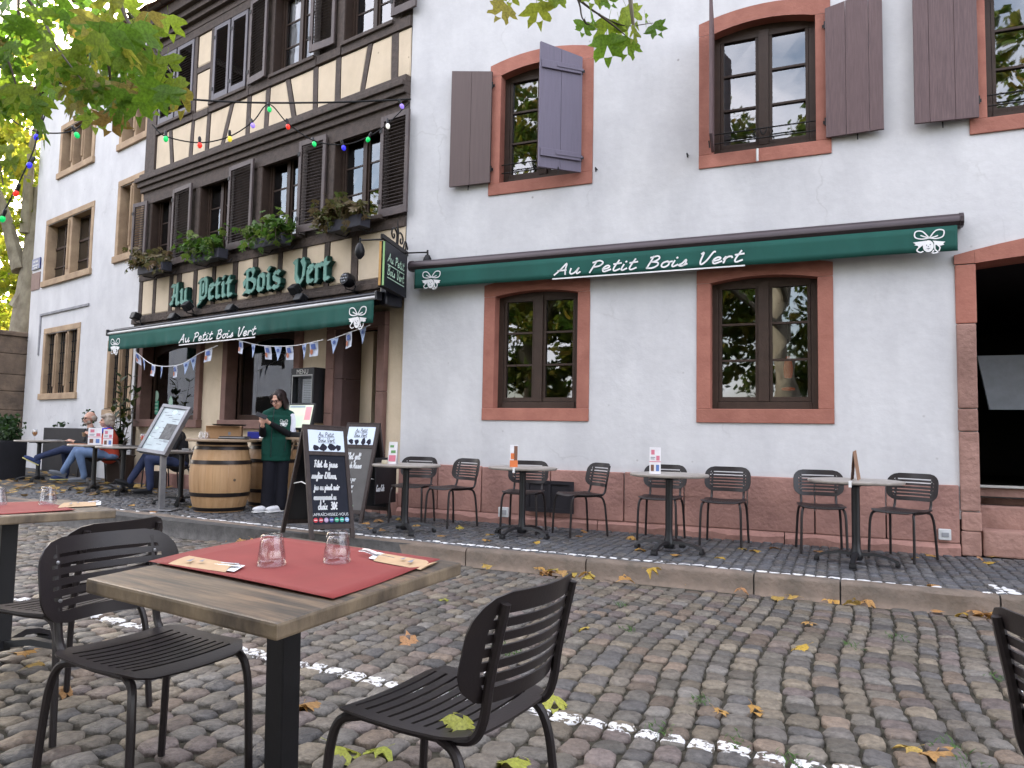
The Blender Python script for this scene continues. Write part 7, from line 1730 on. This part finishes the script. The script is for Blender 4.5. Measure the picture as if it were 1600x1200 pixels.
PLL=['dry leaf against the kerb below the third round table','small leaf touching the kerb face below the third round table','leaf at the kerb left of the joint below the last round table','large star shaped leaf leaning on the kerb below the last table','curled leaf close to the large star shaped one at the kerb','leaf at the kerb right of the painted dash','leaf at the kerb near the right end of the pavement','right one of the pair of tan leaves in the middle of the road','left one of the pair of tan leaves in the middle of the road','leaf a little out from the kerb drift below the last table','leaf on the cobbles below the kerb joint right of the second table','leaf lying among cobbles halfway to the kerb on the right','left half of the curled pair near the lower right corner','right half of the curled pair near the lower right corner','leaf between the near table leg and the nearest chair','leaf at the left edge by the foot of the left table','second leaf at the left edge by the foot of the left table','leaf on the cobbles just beyond the nearest chair','small leaf in the kerb drift, left end','small leaf in the kerb drift, middle','small leaf beside the large star shaped one','last leaf by the kerb towards the right edge']
PPL=['leaf under the third table beside its front foot','leaf right of the foot of the third table','leaf in front of the chair right of the third table','leaf by the front leg of the chair right of the third table','leaf near the rear leg of the chair right of the third table','leaf midway between the third and the last table','leaf by the chair left of the last table','leaf between the legs of the last chair','leaf by the right rear leg of the last chair','leaf at the foot of the gate jamb','left one of the leaf cluster before the steps','front one of the leaf cluster before the steps','upper one of the leaf cluster before the steps','pale leaf alone near the kerb at the right','leaf left of the second round table','leaf behind the leg of the second chair pair','leaf under the second round table','leaf under the chair right of the vent','leaf by the wall right of the vent','leaf by the wall left of the third table','leaf close to the kerb by the third table','leaf under the leftmost table by the wall','second leaf under the leftmost table by the wall','leaf beside the foot of the leftmost table by the wall','leaf between chalkboard and leftmost table','leaf by the wall behind the leftmost table','leaf right of the leftmost table foot','leaf behind the rear chalkboard','tan leaf between the first and second table by the wall','large tan leaf near the kerb by the second table','leaf between the waitress and the front chalkboard','leaf before the front barrel','leaf at the base of the menu stand','leaf between menu stand and front barrel','leaf before the table left of the menu stand','leaf below the crossed legs of the woman in red']
PL=[(1075,912),(1086,897),(1270,900),(1352,938),(1298,936),(1445,948),(1505,960),(1180,1110),(1123,1112),(1265,975),(915,982),(1250,1013),(1420,1170),(1465,1178),(470,1105),(40,1020),(50,1040),(640,1003),(1215,935),(1240,930),(1332,943),(1510,938)]
for k_,(x,y) in enumerate(PL): fallen(on_road(x,y)+Vector((0,0,.012)),rgf.uniform(.10,.15),PLL[k_],'leaves lying on the road')
PP=[(1000,860),(1056,868),(1125,872),(1160,858),(1180,861),(1210,857),(1278,862),(1430,872),(1455,868),(1520,866),(1535,875),(1545,880),(1552,871),(1460,915),(760,845),(765,836),(836,848),(905,838),(915,832),(985,842),(1020,888),(605,806),(590,815),(580,826),(600,829),(625,812),(650,822),(570,818),(715,826),(690,838),(450,800),(300,792),(240,800),(330,790),(205,790),(150,782)]
for k_,(x,y) in enumerate(PP): fallen(on_pave(x,y)+Vector((0,0,.012)),rgf.uniform(.09,.14),PPL[k_],'leaves lying on the pavement')
for k in range(70):     # drifts in the gutter
    u=rgf.choice([rgf.uniform(-6.4,-4.9),rgf.uniform(-6.4,-4.9),rgf.uniform(.9,1.9),rgf.uniform(1.9,3.4),rgf.uniform(-2.6,-1.9),rgf.uniform(-8,3)]); d=kerb_pt(u)-abs(rgf.gauss(.05,.07))-.03; p=FR.n*d+FR.u*u; p.z=rz_(d)+.02+rgf.random()*.03
    fallen(p,rgf.uniform(.09,.14),('dry plane leaf in the drift below the front barrel' if u<-4.5 else 'dry plane leaf in the gutter below the last round tables' if u>.5 else 'dry plane leaf in the gutter at the middle of the kerb'),'leaves in the gutter '+('left' if u<-4.5 else 'right' if u>.5 else 'middle'))
fallen(on_road(540,1177)+Vector((0,0,.015)),.15,'large yellow leaf on the cobbles under the nearest chair, left one',None,fg_[0]); fallen(on_road(590,1176)+Vector((0,0,.015)),.12,'smaller yellow leaf right of the large one under the nearest chair',None,fg_[1])
fallen(on_road(808,1194)+Vector((0,0,.02)),.15,'bright yellow leaf at the bottom edge beside the nearest chair leg',None,fg_[0]); fallen(on_road(866,1104)+Vector((0,0,.02)),.14,'yellow leaf on the white line just right of the nearest chair',None,fg_[1],.35)
fallen(on_road(693,938)+Vector((0,0,.012)),.12,'pale green leaf on the cobbles right of the near table',None,fg_[1])
fallen(on_road(92,1085)+Vector((0,0,.02)),.10,'orange leaf beside the leg of the chair at the lower left'); fallen(on_road(475,1106)+Vector((.02,.02,.02)),.11,'small tan leaf right of the near table leg')
sp_=on_z(722,1140,.46+.07); fallen(sp_+Vector((-.0,.0,.025)),.095,'curled green yellow leaf lying on the seat of the nearest chair',None,fg_[0],.3,.8)
# loose litter far left
vs=[];fs=[]
for k in range(900):
    x=rgf.uniform(-120,330); y=rgf.uniform(700,772)-max(0,x-150)*.02; p=on_pave(x,y+rgf.gauss(0,3)); p.z+=.012+rgf.random()*.02; a=rgf.uniform(0,6.3); s=rgf.uniform(.05,.1)
    if FL.n.dot(p)>6.9 and FLL.n.dot(p)>6.3: continue
    e=Vector((math.cos(a),math.sin(a),rgf.uniform(-.3,.3)))*s; b=Vector((-math.sin(a),math.cos(a),rgf.uniform(-.3,.3)))*s; i=len(vs); vs+=[p-e,p+b*.7,p+e,p-b*.7]; fs.append((i,i+1,i+2,i+3))
lit=MB().add(vs,fs).build('leaf_litter',leaf_mat('leaf litter',[(.34,.22,.07),(.26,.15,.06),(.40,.28,.08),(.2,.12,.06)],.2,.7,'island'),fix=False); tag(lit,'loose autumn leaves scattered over the ground at the far left','leaf litter',kind='stuff')
# weeds in the joints
vs=[];fs=[]
for (x,y) in ((1185,905),(1098,892),(1478,935),(1090,1095),(780,1010),(1030,1140),(805,1022),(1330,1010),(970,945),(1520,1195),(1400,995),(1240,1190),(985,985),(1560,1060),(720,1090),(1490,1170),(1150,1160)):
    p0=on_road(x,y); 
    for k in range(26):
        p=p0+Vector((rgf.gauss(0,.03),rgf.gauss(0,.05),-.01)); a=rgf.uniform(0,6.3); e=Vector((math.cos(a),math.sin(a),0)); i=len(vs); h_=rgf.uniform(.015,.04); vs+=[p-e*.004,p+e*.012+Vector((0,0,h_*.6)),p+e*.025+Vector((0,0,h_)),p+e*.004+Vector((.004,.004,h_*.5))]; fs.append((i,i+1,i+2,i+3))
tag(MB().add(vs,fs).build('weeds',leaf_mat('joint weed',[(.04,.10,.02),(.07,.14,.03)],.3,.6,'island'),fix=False),'small green weeds in the joints between cobbles','weeds',kind='stuff')
# ================================================================ CABLES AND COLOURED BULBS
cabm=mat('black cable',(.012,.012,.012),.6,bump=0)
def cable(pts,label,Y=8.5,r=.008,ys=None):
    P=[at_y(x,y,(ys[i] if ys else Y)) for i,(x,y) in enumerate(pts)]; Q=catmull(P,8); o=MB().tube(Q,r,5).build('cable',cabm); return tag(o,label,'cable'),Q
cable([(-60,88),(36,115),(90,129),(240,150),(380,160),(520,160),(642,155)],'heavy black cable stretched from the trees to the white house corner',r=.013,ys=[7,7.6,8,8.6,9.2,9.5,9.7])
cable([(-20,352),(3,335),(46,250),(60,208),(76,165),(92,128)],'thin cable carrying bulbs down the left edge',ys=[7.5,7.6,7.8,7.9,8,8.05])
cable([(0,170),(30,195),(66,207),(108,206),(135,190),(160,176)],'thin cable with two bulbs in front of the pale house',Y=8.0)
cable([(238,195),(259,213),(312,223),(359,213),(395,190),(420,163),(450,193),(491,220),(537,226),(575,214),(606,193),(640,160)],'looping cable of coloured bulbs across the timber house',ys=[8.6,8.6,8.8,9,9.1,9.2,9.3,9.4,9.5,9.6,9.6,9.7])
BC={'green':(.0,.55,.12),'red':(.75,.03,.015),'yellow':(.75,.6,.05),'blue':(.03,.03,.7),'white':(.75,.74,.68),'violet':(.3,.2,.75)}
sock=MB().lathe([(.016,.0),(.02,.05),(.014,.075),(.006,.08)],10).mesh('socket',blk,True); bulb_me={}
BU=[(259,217,'green','bulb at the left end of the loop over the cream panels',8.6),(312,227,'red','bulb hanging lowest on the left loop',8.8),(359,217,'yellow','bulb right of the lowest red one',9),(395,196,'violet','bulb climbing towards the high point',9.1),(421,171,'green','bulb at the high point under the heavy cable',9.2),(450,198,'red','bulb just right of the high point',9.3),(491,225,'green','bulb in front of a louvred shutter',9.4),(537,231,'blue','bulb before the dark window head',9.5),(575,218,'green','bulb before the last window of the timber house',9.6),(606,197,'white','bulb near the top of the last shutter',9.6),(628,166,'violet','bulb next to the white house corner',9.65),(160,181,'red','bulb close under the hanging leaves',8),(120,211,'green','bulb before the upper window of the pale house',8),(66,214,'yellow','bulb beside a blue one at the left',8),(57,214,'blue','bulb beside the yellow one at the left',7.9),(46,258,'blue','single bulb lower on the left cable',7.8),(77,166,'green','bulb near the roof corner of the pale house',8),(3,185,'yellow','bulb at the left edge among the leaves',8),(25,302,'red','bulb beside the pale trunk at the left edge',7.6),(4,342,'green','lowest bulb at the left edge',7.6)]
for x,y,c,lb,Y in BU:
    p=at_y(x,y,Y); t=thing('light_bulb',f'{c} {lb}','bulb',Matrix.Translation(p)@Matrix.Rotation(rgf.uniform(-.5,.5),4,'Y')@Matrix.Rotation(rgf.uniform(-.3,.3),4,'X'),'coloured bulbs on the cables')
    if c not in bulb_me: bulb_me[c]=MB().lathe([(.0001,-.038),(.015,-.034),(.026,-.017),(.029,0),(.024,.02),(.013,.033)],14,caps=False).mesh('bulb',emat('lit bulb '+c,BC[c],.16),True)
    link('bulb',bulb_me[c],t); link('socket',sock,t,M=Matrix.Translation((0,0,.028)))
